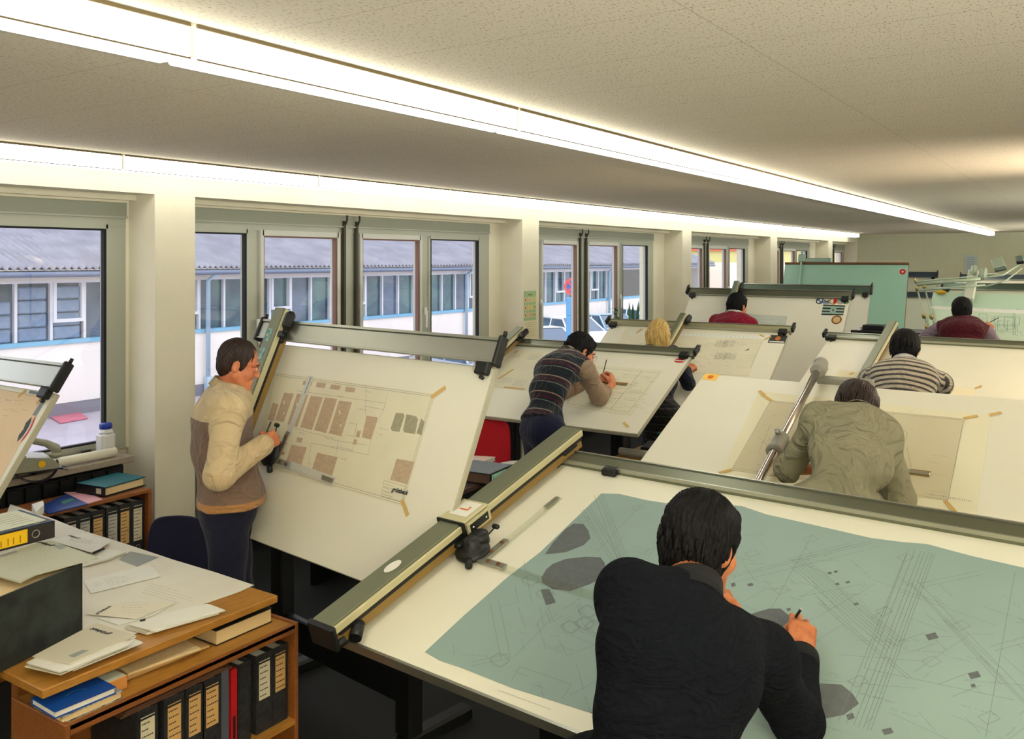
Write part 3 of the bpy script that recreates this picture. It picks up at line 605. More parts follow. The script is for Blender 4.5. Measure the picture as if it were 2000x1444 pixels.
def par(pts, offs, w=.0011, m=1):
    a, c = V(*pts[0]), V(*pts[1]); d = nrm(c-a); q = V(-d[1], d[0])
    for o in offs: s.line(a+q*o, c+q*o, w, m)
par(Bc([(1000, 385), (1440, 760)]), [-.03, -.02, -.012, 0, .01, .022, .035])
par(Bc([(1560, 340), (1265, 1120)]), [-.03, -.022, -.012, 0, .012, .03, .05])
par(Bc([(1525, 470), (2040, 1000)]), [0, .02, .026]); par(Bc([(1540, 480), (1800, 425)]), [0, .02]); par(Bc([(700, 445), (1330, 290)]), [0, .012, .04]); par(Bc([(960, 370), (1230, 300)]), [0, .015])
par(Bc([(1060, 265), (880, 590)]), [0]); par(Bc([(1960, 430), (1830, 1168)]), [0]); par(Bc([(1480, 350), (1290, 860)]), [0]); par(Bc([(1000, 540), (1300, 480)]), [0]); par(Bc([(1100, 560), (1500, 900)]), [0, .01]); par(Bc([(1640, 640), (1900, 930)]), [0])
par(Bc([(1440, 740), (1560, 700)]), [0, .05]); par(Bc([(1620, 930), (1750, 880)]), [0, .05]); par(Bc([(1300, 860), (1960, 1000)]), [0]); par(Bc([(1850, 760), (2000, 720)]), [0, .02]); par(Bc([(130, 80), (260, 420)]), [0, .01, .02, .035]); par(Bc([(300, 130), (30, 420)]), [0])
par(A([(865, 820), (920, 1080)]), [0, .03]); par(A([(920, 1080), (745, 1118)]), [0, .02]); par(A([(940, 755), (955, 830)]), [0]); par(A([(870, 850), (955, 830)]), [0]); par(A([(980, 640), (1015, 830)]), [0]); par(A([(1095, 870), (1115, 920)]), [0, .01]); par(A([(1130, 880), (930, 1080)]), [0]); par(A([(1280, 400), (1430, 640)]), [0, .012, .03, .04])
par(A([(960, 1120), (1195, 1200)]), [0, .11]); par(A([(960, 1120), (925, 1185)]), [0]); par(A([(1195, 1200), (1150, 1270)]), [0]); par(A([(1040, 920), (1080, 1045)]), [0]); par(A([(1140, 1000), (1175, 1070)]), [0]); par(A([(1175, 1070), (1300, 1020)]), [0])
for (x, y) in ((285, 145), (50, 195), (1052, 283), (793, 348), (925, 510), (1475, 365), (1380, 605), (1590, 828), (1845, 1078), (1265, 915), (1720, 668)):
    u, v = Bc([(x, y)])[0]; s.rect((u-.015, v-.02), (u+.015, v+.02), .0012, 1, .6)
for (x, y) in ((1270, 870), (1190, 940), (1255, 925), (1300, 940), (870, 1090), (1010, 730), (1075, 790)):
    u, v = A([(x, y)])[0]; s.rect((u-.03, v-.02), (u+.03, v+.02), .0012, 1, .3); s.pl([(u+.03*cos(k*.8), v+.03*sin(k*.8)) for k in range(8)], .001, 1, True)
R5 = random.Random(3)
for k in range(170):
    u, v = R5.uniform(.35, 2.15), R5.uniform(.25, 1.2)
    if u < .4+.5*(1.25-v) and u < .9-.45*v: continue
    an = R5.choice((.75, .75, -.35, 0, 1.9, 0)); s.script(u, v, R5.uniform(.03, .09), .006, 1, (cos(an), sin(an)), R5)
for k in range(70):
    u, v = R5.uniform(.95, 2.1), R5.uniform(.3, 1.15); an = R5.choice((.75, 2.0, -.3, .2)); L = R5.uniform(.05, .3); s.line((u, v), (u+L*cos(an), v+L*sin(an)), .0009, 1)
for k in range(40):
    u, v = R5.uniform(.5, 1.1), R5.uniform(.4, 1.1); an = R5.choice((.1, 1.4, .8)); L = R5.uniform(.03, .12); s.line((u, v), (u+L*cos(an), v+L*sin(an)), .0009, 1)
sheet_obj(s, 'plan_drawing', [M_bluep, mat('slate_pencil_line', srgb(112, 124, 122), .8), M_wash, M_washd], 'huge blue-grey site plan with dark rounded patches under the nearest man')
# --- grey shirt man's board: drafting machine on a chrome tube
t3 = table('B3', 'drafting_table', 'brown edged drafting table with a chrome tube arm in front of the grey shirt', edge=M_edge, rail=False)
b = B['B3']; fr = b.fr; pu, pv = b.uv(1602, 728); qu, qv = b.uv(1478, 950, .07)
pu2, _ = b.uv(1600, 720, .07)
m = MB(); m.tube([b.P(pu2, -.05, .075), b.P(qu+.002, 1.2, .075)], .021, 20); obj('vertical_tube', m, M_chrome, t3)
m = MB(); m.box(pu2-.04, pu2+.045, -.09, .02, .03, .115, fr=fr, bev=.028); m.lathe(b.P(pu2, -.065, .078), [(.001, 0), (.038, 0), (.042, .015), (.038, .035), (.001, .04)], -b.D, 20); m.box(pu2-.01, pu2+.30, -.03, .005, -.01, .04, fr=fr, bev=.006); obj('end_housing', m, M_greyp, t3)
cu, cv = b.uv(1517, 868, .075); uu = pu2+(qu-pu2)*(cv/1.2)
m = MB(); ax = nrm(b.P(qu, 1.2, 0)-b.P(pu2, -.05, 0)); c0 = b.P(uu, cv, .075); m.lathe(c0-ax*.07, [(.022, 0), (.036, 0), (.036, .11), (.042, .112), (.042, .14), (.022, .14)], ax, 20); m.box(uu-.02, uu+.07, cv-.07, cv+.03, .03, .06, fr=fr, bev=.01); m.lathe(b.P(uu-.01, cv-.05, .105), [(.016, 0), (.018, .02), (.001, .022)], b.N, 12, 1); obj('slider', m, [M_greyp, M_alu], t3)
m = MB(); x, y = b.uv(1388, 737); m.box(x-.045, x+.045, y-.035, y+.035, .0006, .0016, 0, fr=fr); m.disc(b.P(x, y, .002), b.U, b.D, .022, 1, 5); obj('sticker', m, [mat('yellow_sticker', srgb(246, 200, 90), .6), mat('orange_star', srgb(226, 110, 30), .6)], t3)
s = Sheet(b); s.paper(s.px((1483, 765), (1935, 812), (1905, 1015), (1403, 932))); d = sheet_obj(s, 'backing_sheet', [mat('yellow_backing_paper', srgb(231, 226, 196), .8)], 'yellowish backing sheet under the tracing on the chrome tube board', 'paper')
tapes(d, b, [(1483, 765, 1494, 773), (1381, 932, 1402, 927), (1932, 812, 1956, 807)], .0044)
s = Sheet(b, .0042); s.paper(s.px((1505, 783), (1882, 819), (1852, 980), (1430, 920)))
c = lambda pts: s.px(*cr(pts, 1240, 640, 2.632))
for q in ([(1240, 480), (1270, 470), (1400, 545), (1395, 580), (1300, 612)], [(1270, 478), (1345, 525), (1285, 550)], [(1290, 440), (1230, 520)], [(640, 600), (830, 530)], [(640, 570), (760, 680)], [(700, 380), (500, 730)], [(1690, 480), (1610, 890)], [(700, 385), (1690, 480)], [(500, 725), (1610, 890)], [(1330, 440), (1300, 560)], [(1375, 732), (1500, 740), (1495, 770)], [(1400, 620), (1420, 720)], [(700, 500), (640, 640)], [(1500, 860), (1600, 872)], [(750, 540), (700, 720)]): s.pl(c(q), .0016, 1)
R3 = random.Random(5)
for k in range(40): u, v = c([(R3.uniform(560, 1600), R3.uniform(430, 860))])[0]; s.script(u, v, R3.uniform(.03, .08), .007, 1, (1, 0), R3)
u, v = c([(1520, 860)])[0]; s.script(u, v, .17, .012, 1, (1, .02), R3)
d = sheet_obj(s, 'plan_drawing', [mat('greyish_tracing', srgb(208, 200, 168), .75, var=.04, vscale=5), M_ink], 'greyish tracing in front of the man in the grey shirt')
tapes(d, b, [(1488, 772, 1508, 785), (1404, 926, 1430, 919), (1882, 819, 1910, 814), (1846, 980, 1868, 1005)], .0056)
m = MB(); u, v = c([(1458, 752)])[0]; m.box(u-.05, u+.05, v-.012, v+.012, .006, .010, fr=fr, bev=.002); m.box(u-.04, u+.05, v-.022, v+.022, .0057, .006, 1, fr=fr); obj('small_scale_ruler', m, [M_alu, M_beige], label='small metal scale lying on the greyish tracing beside the grey shirt', cat='ruler')
# --- striped vest man's board
t2 = table('B2', 'drafting_table', 'drafting table with an oval red sticker where the man in the striped vest leans', beam=.06, beam_v=(-.14, .9), rail_m=M_alu_d, rh=.058, beamw=.07)
b = B['B2']; fr = b.fr
m = MB(); x, y = b.uv(1328, 705); m.disc(b.P(x, y, .0012), b.U, b.D, .05, 0, 24, .036); m.disc(b.P(x, y, .0016), b.U, b.D, .045, 1, 24, .031); m.box(x-.045, x+.045, y-.007, y+.007, .0018, .002, 0, fr=fr); obj('sticker', m, [M_paper, mat('sticker_red', srgb(200, 30, 30), .5)], t2)
s = Sheet(b); s.paper(s.px((1140, 712), (1296, 724), (1232, 812), (1098, 793))); c = lambda pts: s.px(*cr(pts, 880, 600, 3.846)); R2 = random.Random(9)
s.pl(s.px((1146, 718), (1288, 729), (1227, 806), (1108, 789)), .002, 1, True); s.pl(c([(1440, 480), (1200, 770)]), .003, 1); s.pl(c([(1400, 560), (1330, 640), (1480, 660)]), .002, 1)
for k in range(60): u, v = c([(R2.uniform(1000, 1480), R2.uniform(500, 760))])[0]; s.script(u, v, R2.uniform(.03, .09), .009, 1, (1, 0), R2)
for k in range(14): u, v = c([(R2.uniform(1000, 1400), R2.uniform(500, 740))])[0]; s.rect((u, v), (u+R2.uniform(.03, .1), v+R2.uniform(.02, .07)), .0015, 1)
d = sheet_obj(s, 'plan_drawing', [mat('pale_tracing', srgb(222, 220, 194), .75), M_ink], 'pale tracing under the arm of the man in the striped vest')
tapes(d, b, [(1218, 826, 1227, 835)])
s = Sheet(b); s.paper(s.px((994, 683), (1062, 688), (1034, 764), (960, 756)))
for q in ((1005, 693, .10, .08), (1040, 697, .10, .08), (985, 742, .1, .05), (1012, 747, .1, .05)):
    u, v = b.uv(q[0], q[1])
    for k in range(7): s.script(u-.03, v-.03+k*.012, q[2], .009, 1, (1, 0), R2, 2)
d = sheet_obj(s, 'plan_drawing', [M_trace, mat('green_grey_line', srgb(150, 164, 150), .8)], 'small tracing at the left end of the oval sticker board'); tapes(d, b, [(974, 741, 1003, 722), (985, 757, 1025, 761), (1004, 690, 1012, 686)])
# --- blonde's board

b = B['B4']; bu = b.uv(1328, 625, .09)[0]
t4 = table('B4', 'drafting_table', 'drafting table with a small square photo sticker where the blonde woman stands', beam=bu, beam_v=(-.10, .9), rh=.05, beamw=.05, rail_m=mat('champagne_rail', srgb(172, 168, 132), .4, metal=.5))
fr = b.fr; m = MB(); x, y = b.uv(1519, 663); m.box(x-.07, x+.07, y-.055, y+.055, .001, .002, 0, fr=fr); m.disc(b.P(x, y-.01, .0024), b.U, b.D, .022, 1, 16, .03); m.box(x-.06, x+.06, y+.03, y+.045, .0022, .0026, 2, fr=fr); obj('sticker', m, [mat('dark_photo', srgb(52, 60, 56), .5), mat('orange_blob', srgb(200, 110, 40), .6), M_paper], t4)
s = Sheet(b); s.paper(s.px((1222, 642), (1490, 661), (1462, 735), (1180, 720))); c = lambda pts: s.px(*cr(pts, 1320, 420, 4.813))
s.poly(c([(-440, 1095), (860, 1150), (850, 1170), (-440, 1118)]), 3)
for k in range(30): u, v = c([(-400+k*40, 1100+k*1.7)])[0]; s.line((u, v), (u, v+.02), .002, 1)
for (x0, y0, x1, y1) in ((392, 1180, 455, 1240), (465, 1180, 540, 1245), (385, 1300, 460, 1365), (470, 1300, 550, 1365)):
    a = V(*c([(x0, y0)])[0]); e = V(*c([(x1, y1)])[0])
    for k in range(9): s.script(a[0], a[1]+(e[1]-a[1])*k/9, (e-a)[0], .011, 2, (1, 0), R2, 2)
s.poly(c([(650, 1275), (690, 1258), (690, 1272), (655, 1280)]), 2); s.pl(c([(820, 1180), (700, 1440)]), .002, 1)
for k in range(50): u, v = c([(R2.uniform(-500, 700), R2.uniform(1200, 1440))])[0]; s.script(u, v, R2.uniform(.03, .1), .01, 1, (1, 0), R2)
d = sheet_obj(s, 'plan_drawing', [M_trace, M_ink, mat('olive_ink', srgb(120, 120, 96), .8), mat('blue_white_strip', srgb(226, 230, 222), .7)], 'wide tracing with four shaded blocks behind the blonde woman'); tapes(d, b, [(1484, 655, 1493, 658), (1493, 664, 1506, 658), (1243, 652, 1254, 643)])
# --- red sweater man's board with car stickers
b = B['B6']; bu = b.uv(1436, 560, .09)[0]
t6 = table('B6', 'drafting_table', 'drafting table with round car stickers and a black striped flag sticker', beam=bu, beam_v=(-.14, 1.0), rh=.065, beamw=.055, rail_m=M_alu_d, beam_m=mat('green_grey_beam', srgb(132, 150, 130), .4, metal=.3))
fr = b.fr; blk = mat('sticker_black', srgb(20, 30, 26), .5); wh = mat('sticker_white', srgb(226, 226, 220), .5); blu = mat('sticker_blue', srgb(70, 110, 160), .5); red = mat('sticker_red', srgb(200, 30, 30), .5)
def stick(x, y, r, fill, ring, halves=None, quarters=None):
    u, v = b.uv(x, y); m = MB(); c0 = b.P(u, v, .0012); m.disc(c0, b.U, -b.D, r, 0, 24); m.disc(c0+b.N*.0004, b.U, -b.D, r*.72, 1, 24); mt = [ring, fill]
    if halves: pts = [c0+b.N*.0008+b.U*(r*.72*cos(a))-b.D*(r*.72*sin(a)) for a in np.linspace(-pi/2, pi/2, 12)]; m.add(pts, [list(range(12))], 2); mt.append(halves)
    if quarters:
        for q in (0, 2): pts = [c0+b.N*.0008]+[c0+b.N*.0008+b.U*(r*.7*cos(a))-b.D*(r*.7*sin(a)) for a in np.linspace(q*pi/2+pi/2, q*pi/2+pi, 8)]; m.add(pts, [list(range(9))], 2)
        mt.append(quarters)
    obj('sticker', m, mt, t6)
stick(1601, 588, .04, wh, blk, quarters=blu); stick(1628, 588.5, .043, wh, mat('sticker_gold', srgb(176, 140, 40), .5), halves=red); stick(1642, 589, .038, mat('sticker_grey_blue', srgb(150, 176, 180), .5), mat('sticker_pink', srgb(206, 150, 130), .5)); stick(1654, 591, .024, mat('sticker_green', srgb(130, 176, 130), .5), mat('sticker_green', srgb(130, 176, 130), .5)); stick(1634, 625, .052, mat('sticker_tan', srgb(206, 176, 120), .5), mat('sticker_brown', srgb(134, 74, 24), .5))
u, v = b.uv(1614.5, 588.5); m = MB(); m.prism([b.P(u+x, v+y, .001) for x, y in ((-.03, -.02), (0, 0), (.03, -.02), (.02, .01), (-.02, .01))], b.N*.0006, 0); m.box(u-.035, u+.035, v+.014, v+.03, .001, .0016, 1, fr=fr); obj('sticker', m, [blk, blu], t6)
p = [V(*b.uv(*q)) for q in ((1608, 595), (1651, 597), (1647, 616), (1604, 615))]; L = lambda f, g: tuple((p[0]*(1-f)+p[1]*f)*(1-g)+(p[3]*(1-f)+p[2]*f)*g)
m = MB()
def qd(f0, f1, g0, g1, mi, n):
    vs = [b.P(*L(f, g), n) for f, g in ((f0, g0), (f0, g1), (f1, g1), (f1, g0))]; m.add(vs, [[0, 1, 2, 3]], mi)
qd(0, 1, 0, 1, 1, .001)
for g in (0, .3, .6, .9): 
    if g in (0, .9): qd(0, 1, g, g+.13, 0, .0015)
    else: qd(0, .38, g, g+.13, 0, .0015); qd(.62, 1, g, g+.13, 0, .0015)
c0 = b.P(*L(.5, .52), .0018); m.disc(c0, b.U, -b.D, .034, 1, 24, .036); m.add([c0+b.N*.0004+b.U*x-b.D*y for x, y in ((0, .02), (-.008, 0), (0, -.02), (.008, 0))], [[0, 1, 2, 3]], 0); obj('flag_sticker', m, [blk, mat('sticker_sea_green', srgb(150, 176, 160), .5)], t6)
s = Sheet(b); s.paper(s.px((1450, 613), (1538, 618), (1533, 645), (1446, 640)))
for k in range(24): u, v = b.uv(R2.uniform(1470, 1530), R2.uniform(620, 640)); s.script(u, v, .05, .01, 1, (1, 0), R2)
sheet_obj(s, 'plan_drawing', [mat('pale_blue_print', srgb(196, 204, 190), .7), M_ink], 'pale blue print beside the man in the red sweater')
table('B6b', 'drafting_table', 'drafting table directly behind the one with car stickers', rail_m=mat('green_steel_rail', srgb(92, 108, 92), .4, metal=.5), beam=None)
# --- striped sweater man's board
b = B['B7']; bu = b.uv(1728, 690, .09)[0]
t7 = table('B7', 'drafting_table', 'drafting table in front of the man in the grey striped sweater', beam=b.uv(1722, 668, .09)[0], beam_v=(-.19, .9), rh=.058, lump=False, beamw=.062, rail_m=M_alu_d, beam_m=M_beam)
s = Sheet(b); s.paper(s.px((1640, 722), (1905, 762), (1880, 830), (1600, 780)), 0); d = sheet_obj(s, 'plan_drawing', [mat('cream_tracing', srgb(232, 224, 190), .75), M_ink], 'cream tracing under the man in the grey striped sweater'); tapes(d, b, [(1904, 760, 1917, 754), (1659, 732, 1668, 729)])
# --- pale green board, nearly upright
b = B['B8']; t8 = table('B8', 'drafting_table', 'nearly upright pale green drafting board with brown top edge and red disc sticker', surf=M_board_g, edge=M_edge, rail=False)
m = MB(); m.box(0, b.w, -.03, 0, -.03, .02, fr=b.fr); obj('top_trim', m, M_edge, t8)
m = MB(); m.box(.26, .29, -.22, 1.1, .03, .05, fr=b.fr, bev=.004); m.box(.22, .33, -.16, -.03, .0, .06, fr=b.fr, bev=.01); m.box(.3, .75, -.10, -.03, 0, .04, fr=b.fr, bev=.01); obj('parallel_arm', m, mat('pale_green_metal', srgb(160, 184, 168), .4, metal=.3), t8)
x, y = b.uv(1763, 531); m = MB(); m.disc(b.P(x, y, .002), b.U, b.D, .045, 0, 24); m.disc(b.P(x, y, .0026), b.U, b.D, .014, 1, 12); obj('sticker', m, [red, wh], t8)
# --- parallelogram machine board of the man in the maroon vest
b = B['B9']; t9 = table('B9', 'drafting_table', 'pale green drafting table with a parallelogram arm in front of the maroon vest', surf=mat('mint_drafting_board', srgb(186, 212, 190), .5), rail=False, edge=M_edge_g)
fr = b.fr; Mg = mat('green_grey_enamel', srgb(164, 178, 156), .4, metal=.2); Mg2 = mat('dark_green_enamel', srgb(96, 112, 104), .5)
cz = lambda x, y, n: b.P(*b.uv(x, y, n), n)
m = MB(); m.tube([cz(1790, 556, .14), cz(1915, 545, .14)], .019, 12); m.tube([cz(1788, 551, .17), cz(1900, 540, .17)], .008, 8); obj('upper_arm', m, Mg, t9)
m = MB(); m.tube([cz(1793, 567, .13), cz(1925, 557, .10)], .012, 8); obj('upper_arm_rod', m, Mg, t9)
for x0, y0, x1, y1 in ((1792, 566, 1815, 652), (1806, 562, 1826, 640)):
    m = MB(); m.tube([cz(x0, y0, .1), cz(x1, y1, .06)], .009, 8); obj('lower_arm', m, Mg, t9)
m = MB()
for x, y in ((1792, 567), (1806, 563), (1805, 620), (1820, 622), (1811, 643), (1790, 552)): m.lathe(cz(x, y, .09), [(.001, 0), (.02, 0), (.02, .05), (.001, .05)], b.N, 12)
obj('joint', m, mat('brass_joint', srgb(176, 160, 100), .4, metal=.5), t9, kind=None)
m = MB(); m.box(-.05, .05, -.09, .34, -.06, 0, fr=(cz(1899, 537, .1), b.U, b.D, b.N), bev=.01); obj('post', m, mat('pale_post', srgb(196, 200, 182), .5), t9)
m = MB(); m.box(-.03, .03, -.07, .05, -.02, .04, fr=(cz(1902, 530, .12), b.U, b.D, b.N), bev=.02); m.box(-.035, .035, -.07, .07, -.02, .04, fr=(cz(1921, 535, .12), b.U, b.D, b.N), bev=.02); obj('pivot_housing', m, Mg, t9)
m = MB(); m.tube([cz(1905, 545, .08), cz(1960, 537, .0), cz(1993, 515, -.05)], .014, 8); m.tube([cz(1925, 560, .05), cz(1965, 548, .0), cz(1996, 524, -.05)], .010, 8); obj('counter_rods', m, Mg, t9)
a0 = nrm(cz(1962, 535, 0)-cz(1945, 505, 0)); 
for nme, (x0, y0, x1, y1), wd, mt in (('counterweight', (1946, 506, 1955, 528), .058, [Mg, Mg2]), ('counterweight', (1990, 501, 1993, 514), .036, [Mg2, M_black])):
    P0, P1 = cz(x0, y0, 0), cz(x1, y1, 0); A = nrm(P1-P0); Sx = nrm(np.cross(A, b.N)); L = np.linalg.norm(P1-P0); m = MB(); m.box(-wd, wd, 0, L*.8, -.02, .02, 0, fr=(P0, Sx, A, b.N), bev=.008); m.box(-wd, wd, L*.8, L, -.025, .025, 1, fr=(P0, Sx, A, b.N), bev=.008); obj(nme, m, mt, t9)
s = Sheet(b); s.paper(s.px((1822, 598), (2040, 610), (2030, 680), (1800, 670))); s.poly(s.px((1816, 598), (2040, 608), (2040, 616), (1815, 603)), 2)
c = lambda pts: s.px(*cr(pts, 1760, 480, 7.22))
for (x0, y0, x1, y1) in ((1100, 960, 1210, 1120), (1310, 1000, 1670, 1120), (1360, 1060, 1500, 1200), (1330, 1130, 1640, 1220), (1580, 960, 1610, 1260), (1460, 1010, 1600, 1180)):
    p = c([(x0, y0), (x1, y0+8), (x1, y1), (x0, y1)]); s.pl(p, .004, 1, True)
for k in range(26): x, y = R2.uniform(1080, 1680), R2.uniform(980, 1250); p = c([(x, y), (x+R2.uniform(-5, 60), y+R2.uniform(-5, 80))]); s.line(p[0], p[1], .003, 1)
for x in (1080, 1250, 1430, 1600): u, v = c([(x, 890)])[0]; s.script(u, v, .06, .02, 3, (1, 0), R2)
sheet_obj(s, 'plan_drawing', [mat('mint_tracing', srgb(196, 214, 192), .7), mat('teal_ink', srgb(120, 150, 140), .8), wh, mat('pale_blue_ink', srgb(150, 176, 190), .8)], 'mint tracing with a floor plan before the man in the maroon vest')
m = MB(); x = cz(1838, 571, .02); m.sphere(x, .055, 0, sc=(1, .4, .35)); obj('yellow_sponge', m, mat('yellow_sponge', srgb(226, 176, 30), .8), label='small yellow eraser pad on top edge of the mint board', cat='eraser')
# --- boards standing farther back
def back_board(name, x0, y0, x1, y1, depth, h, tilt, label, surf, rail_m, rail=True):
    p, q = T(x0, y0, depth), T(x1, y1, depth); L = V(q[0]-p[0], q[1]-p[1]); q = atz(x1, y1, p[2]) if abs(p[2]-CAMH) > .1 else q
    yaw = math.radians(-3); w = (q[0]-p[0]) if q[0]-p[0] < 2.4 else 2.0
    ky = name; B[ky] = Board((p[0], p[1], p[2]), yaw, tilt, w, h); return table(ky, 'drafting_table', label, surf=surf, rail=rail, rail_m=rail_m, beam=None)
M_navy = mat('navy_rail', srgb(60, 74, 84), .4, metal=.4)
back_board('C1', 1700, 541, 1842, 541, 19.2, 1.2, 1.2, 'drafting table with a navy rail standing nearest the far wall', mat('grey_green_board', srgb(176, 178, 156), .6), M_navy)
back_board('C2', 1700, 580, 1842, 583, 16.6, 1.15, 1.0, 'drafting table between the pale green board and the parallelogram arm', mat('pale_back_board', srgb(206, 210, 186), .6), M_navy)
back_board('C3', 1880, 546, 2090, 550, 17.5, 1.15, 1.0, 'drafting table at far right with a dark rail below the counterweights', M_board, M_navy)
back_board('C4', 1845, 566, 2080, 566, 13.6, 1.1, .9, 'drafting table just behind the parallelogram arm', mat('pale_back_board', srgb(206, 210, 186), .6), mat('green_steel_rail', srgb(92, 108, 92), .4, metal=.5))
# --- board at the left edge over the desk
t0 = table('B0', 'drafting_table', 'steep drafting table at the left edge with an oval red sticker', beam=None, rail_m=M_alu, stand=False, ro=.012, rh=.105)
b = B['B0']; fr = b.fr
m = MB(); m.box(.30, .38, b.h*.4, b.h*.55, -.16, -.03, fr=fr, bev=.01); p = b.P(.34, b.h*.5, -.14); m.box(p[0]-.05, p[0]+.05, p[1]-.05, p[1]+.05, 0, p[2]); m.box(p[0]-.055, p[0]+.055, p[1]-.2, p[1]+.14, 0, .05); obj('pedestal', m, M_dark, t0)
x, y = b.uv(42, 838); m = MB(); m.disc(b.P(x, y, .0012), b.U, b.D, .075, 0, 32, .10); m.disc(b.P(x, y, .0018), b.U, b.D, .062, 1, 32, .086)
m.add([b.P(x+.052*cos(a), y+.074*sin(a), .0023) for a in np.linspace(-1.0, 1.0, 10)]+[b.P(x+.012, y+.03, .0023), b.P(x+.02, y-.0, .0023), b.P(x+.01, y-.03, .0023)], [list(range(12, -1, -1))], 2); obj('sticker', m, [red, wh, blk], t0)
s = Sheet(b); s.paper(s.px((-60, 752), (92, 775), (60, 830), (-40, 1010), (-140, 980))); c = lambda pts: s.px(*cr(pts, 0, 680, 3.61))
s.pl(c([(0, 290), (330, 360), (230, 540)]), .0015, 1); s.poly(c([(215, 300), (345, 325), (335, 345), (205, 320)]), 2); s.poly(c([(310, 350), (340, 340), (255, 480), (230, 475)]), 2)
for k in range(12): u, v = c([(R2.uniform(-60, 180), R2.uniform(330, 480))])[0]; s.script(u, v, .06, .006, 1, (1, 0), R2)
d = sheet_obj(s, 'plan_drawing', [mat('peach_tracing', srgb(230, 206, 170), .75, var=.06, vscale=5), M_ink, mat('blue_grey_block', srgb(130, 146, 152), .8)], 'peach coloured tracing on the board at the left edge'); tapes(d, b, [(36, 776, 52, 763), (72, 790, 84, 775)])

# ------------------------------------------------------------------ furniture and small things
HZ = V(0, 0, 1)
def flat_poly(mb, pts, z, m=0, th=.0006):
    """horizontal polygon from pixel corners at height z"""
    vs = [atz(x, y, z) for x, y in pts]; mb.prism(vs, V(0, 0, -th), m); return mb
def lines_on(mb, p0, p1, p2, n, m, z, fill=.8, th=.0016, rng=random):
    """n rows of tiny text strokes inside the parallelogram p0 (origin), p1 (row direction), p2 (column direction)"""
    for k in range(n):
        a = p0+(p2-p0)*((k+.6)/(n+.4)); d = p1-p0; L = np.linalg.norm(d); d = d/L; q = nrm(np.cross(HZ, d)); x = 0; Lk = L*fill*rng.uniform(.6, 1)
        while x < Lk:
            w = rng.uniform(.006, .02); s = a+d*x; e = s+d*w; mb.add([s-q*th/2+HZ*z, e-q*th/2+HZ*z, e+q*th/2+HZ*z, s+q*th/2+HZ*z], [[0, 1, 2, 3]], m); x += w+.004
DX = -2.751
dk = root('desk', (-3.68, 1.96, 0), 'oak reference desk buried in papers beside the black box file', 'desk')
m = MB(); m.box(-4.62, DX, 1.49, 2.436, .731, .76, bev=.003); obj('desktop', m, [M_wood], dk)
m = MB(); m.box(-4.56, -3.06, 1.98, 2.0, .35, .731); obj('modesty_panel', m, M_wood_d, dk)
for x in (-4.6, -3.06):
    m = MB(); m.box(x, x+.04, 1.55, 2.39, 0, .731, bev=.003); obj('side_panel', m, M_wood_d, dk)
# low bookcase against the desk
BX0, BX1, BY0, BY1 = -2.99, -2.668, 1.515, 2.468
bc = root('low_bookcase', ((BX0+BX1)/2, (BY0+BY1)/2, 0), 'low oak bookcase full of black binders under the edge of the paper covered desk', 'bookcase')
m = MB(); m.box(BX0, BX1, BY0+.018, BY1-.018, .642, .655, 0); obj('top_panel', m, M_wood, bc)
for y in (BY0, BY1-.018):
    m = MB(); m.box(BX0, BX1, y, y+.018, 0, .662, bev=.002); obj('side_panel', m, M_wood_d, bc)
m = MB(); m.box(BX0, BX1, BY0+.018, BY1-.018, .262, .282); obj('shelf', m, M_wood, bc)
m = MB(); m.box(BX0, BX0+.008, BY0+.018, BY1-.018, 0, .642); obj('back_panel', m, M_wood_d, bc)
m = MB(); m.box(BX1-.018, BX1, BY0+.018, BY1-.018, .626, .658); obj('front_rail', m, M_wood_d, bc)
m = MB(); m.box(BX0, BX1, BY0+.018, BY1-.018, 0, .05); obj('plinth', m, M_wood_d, bc)
def binder(loc, axes, w, h, d, lab, label, group=None, spine=None, ring=True, labh=(.42, .88), rows=5, seed=0, paper=True):
    """lever arch file: axes=(across spine, up, into depth); loc = lower corner of the spine"""
    A, U, Dd = axes; loc = np.asarray(loc, float); r = root('ring_binder', loc+(A*w/2)+Dd*d/2, label, 'ring binder', group); fr = (loc, A, U, Dd); R = random.Random(seed)
    sp = spine or M_spine
    m = MB(); m.box(0, .004, 0, h, 0, d, fr=fr); m.box(w-.004, w, 0, h, 0, d, fr=fr); m.box(.003, w-.003, 0, h, 0, .004, fr=fr); obj('cover', m, sp, r)
    if paper: m = MB(); m.box(.008, w-.012, .006, h-.012, .012, d-.008, fr=fr); obj('pages', m, M_paper, r)
    if lab is not None:
        m = MB(); m.box(w*.17, w*.83, h*labh[0], h*labh[1], -.0008, 0, fr=fr)
        for k in range(rows):
            yy = h*(labh[0]+(labh[1]-labh[0])*(k+.6)/(rows+.3)); x = w*.22
            while x < w*(.5+.28*R.random()): ww = R.uniform(.003, .008); m.box(x, x+ww, yy, yy+.004, -.0013, -.0009, 1, fr=fr); x += ww+.002
        m.box(w*.17, w*.83, h*.905, h*.915, -.0008, 0, 0, fr=fr); obj('spine_label', m, [lab, M_ink_d], r)
    if ring:
        m = MB(); c = loc+A*w/2+U*h*(labh[0]-.12 if labh[0] > .25 else .5); m.lathe(c, [(.011, -.0005), (.015, -.0015), (.011, -.002)], nrm(-Dd)*-1 if False else Dd, 20); obj('finger_ring', m, M_alu, r)
    return r
yy = lambda px: atx(px, 1340, -2.69)[1]
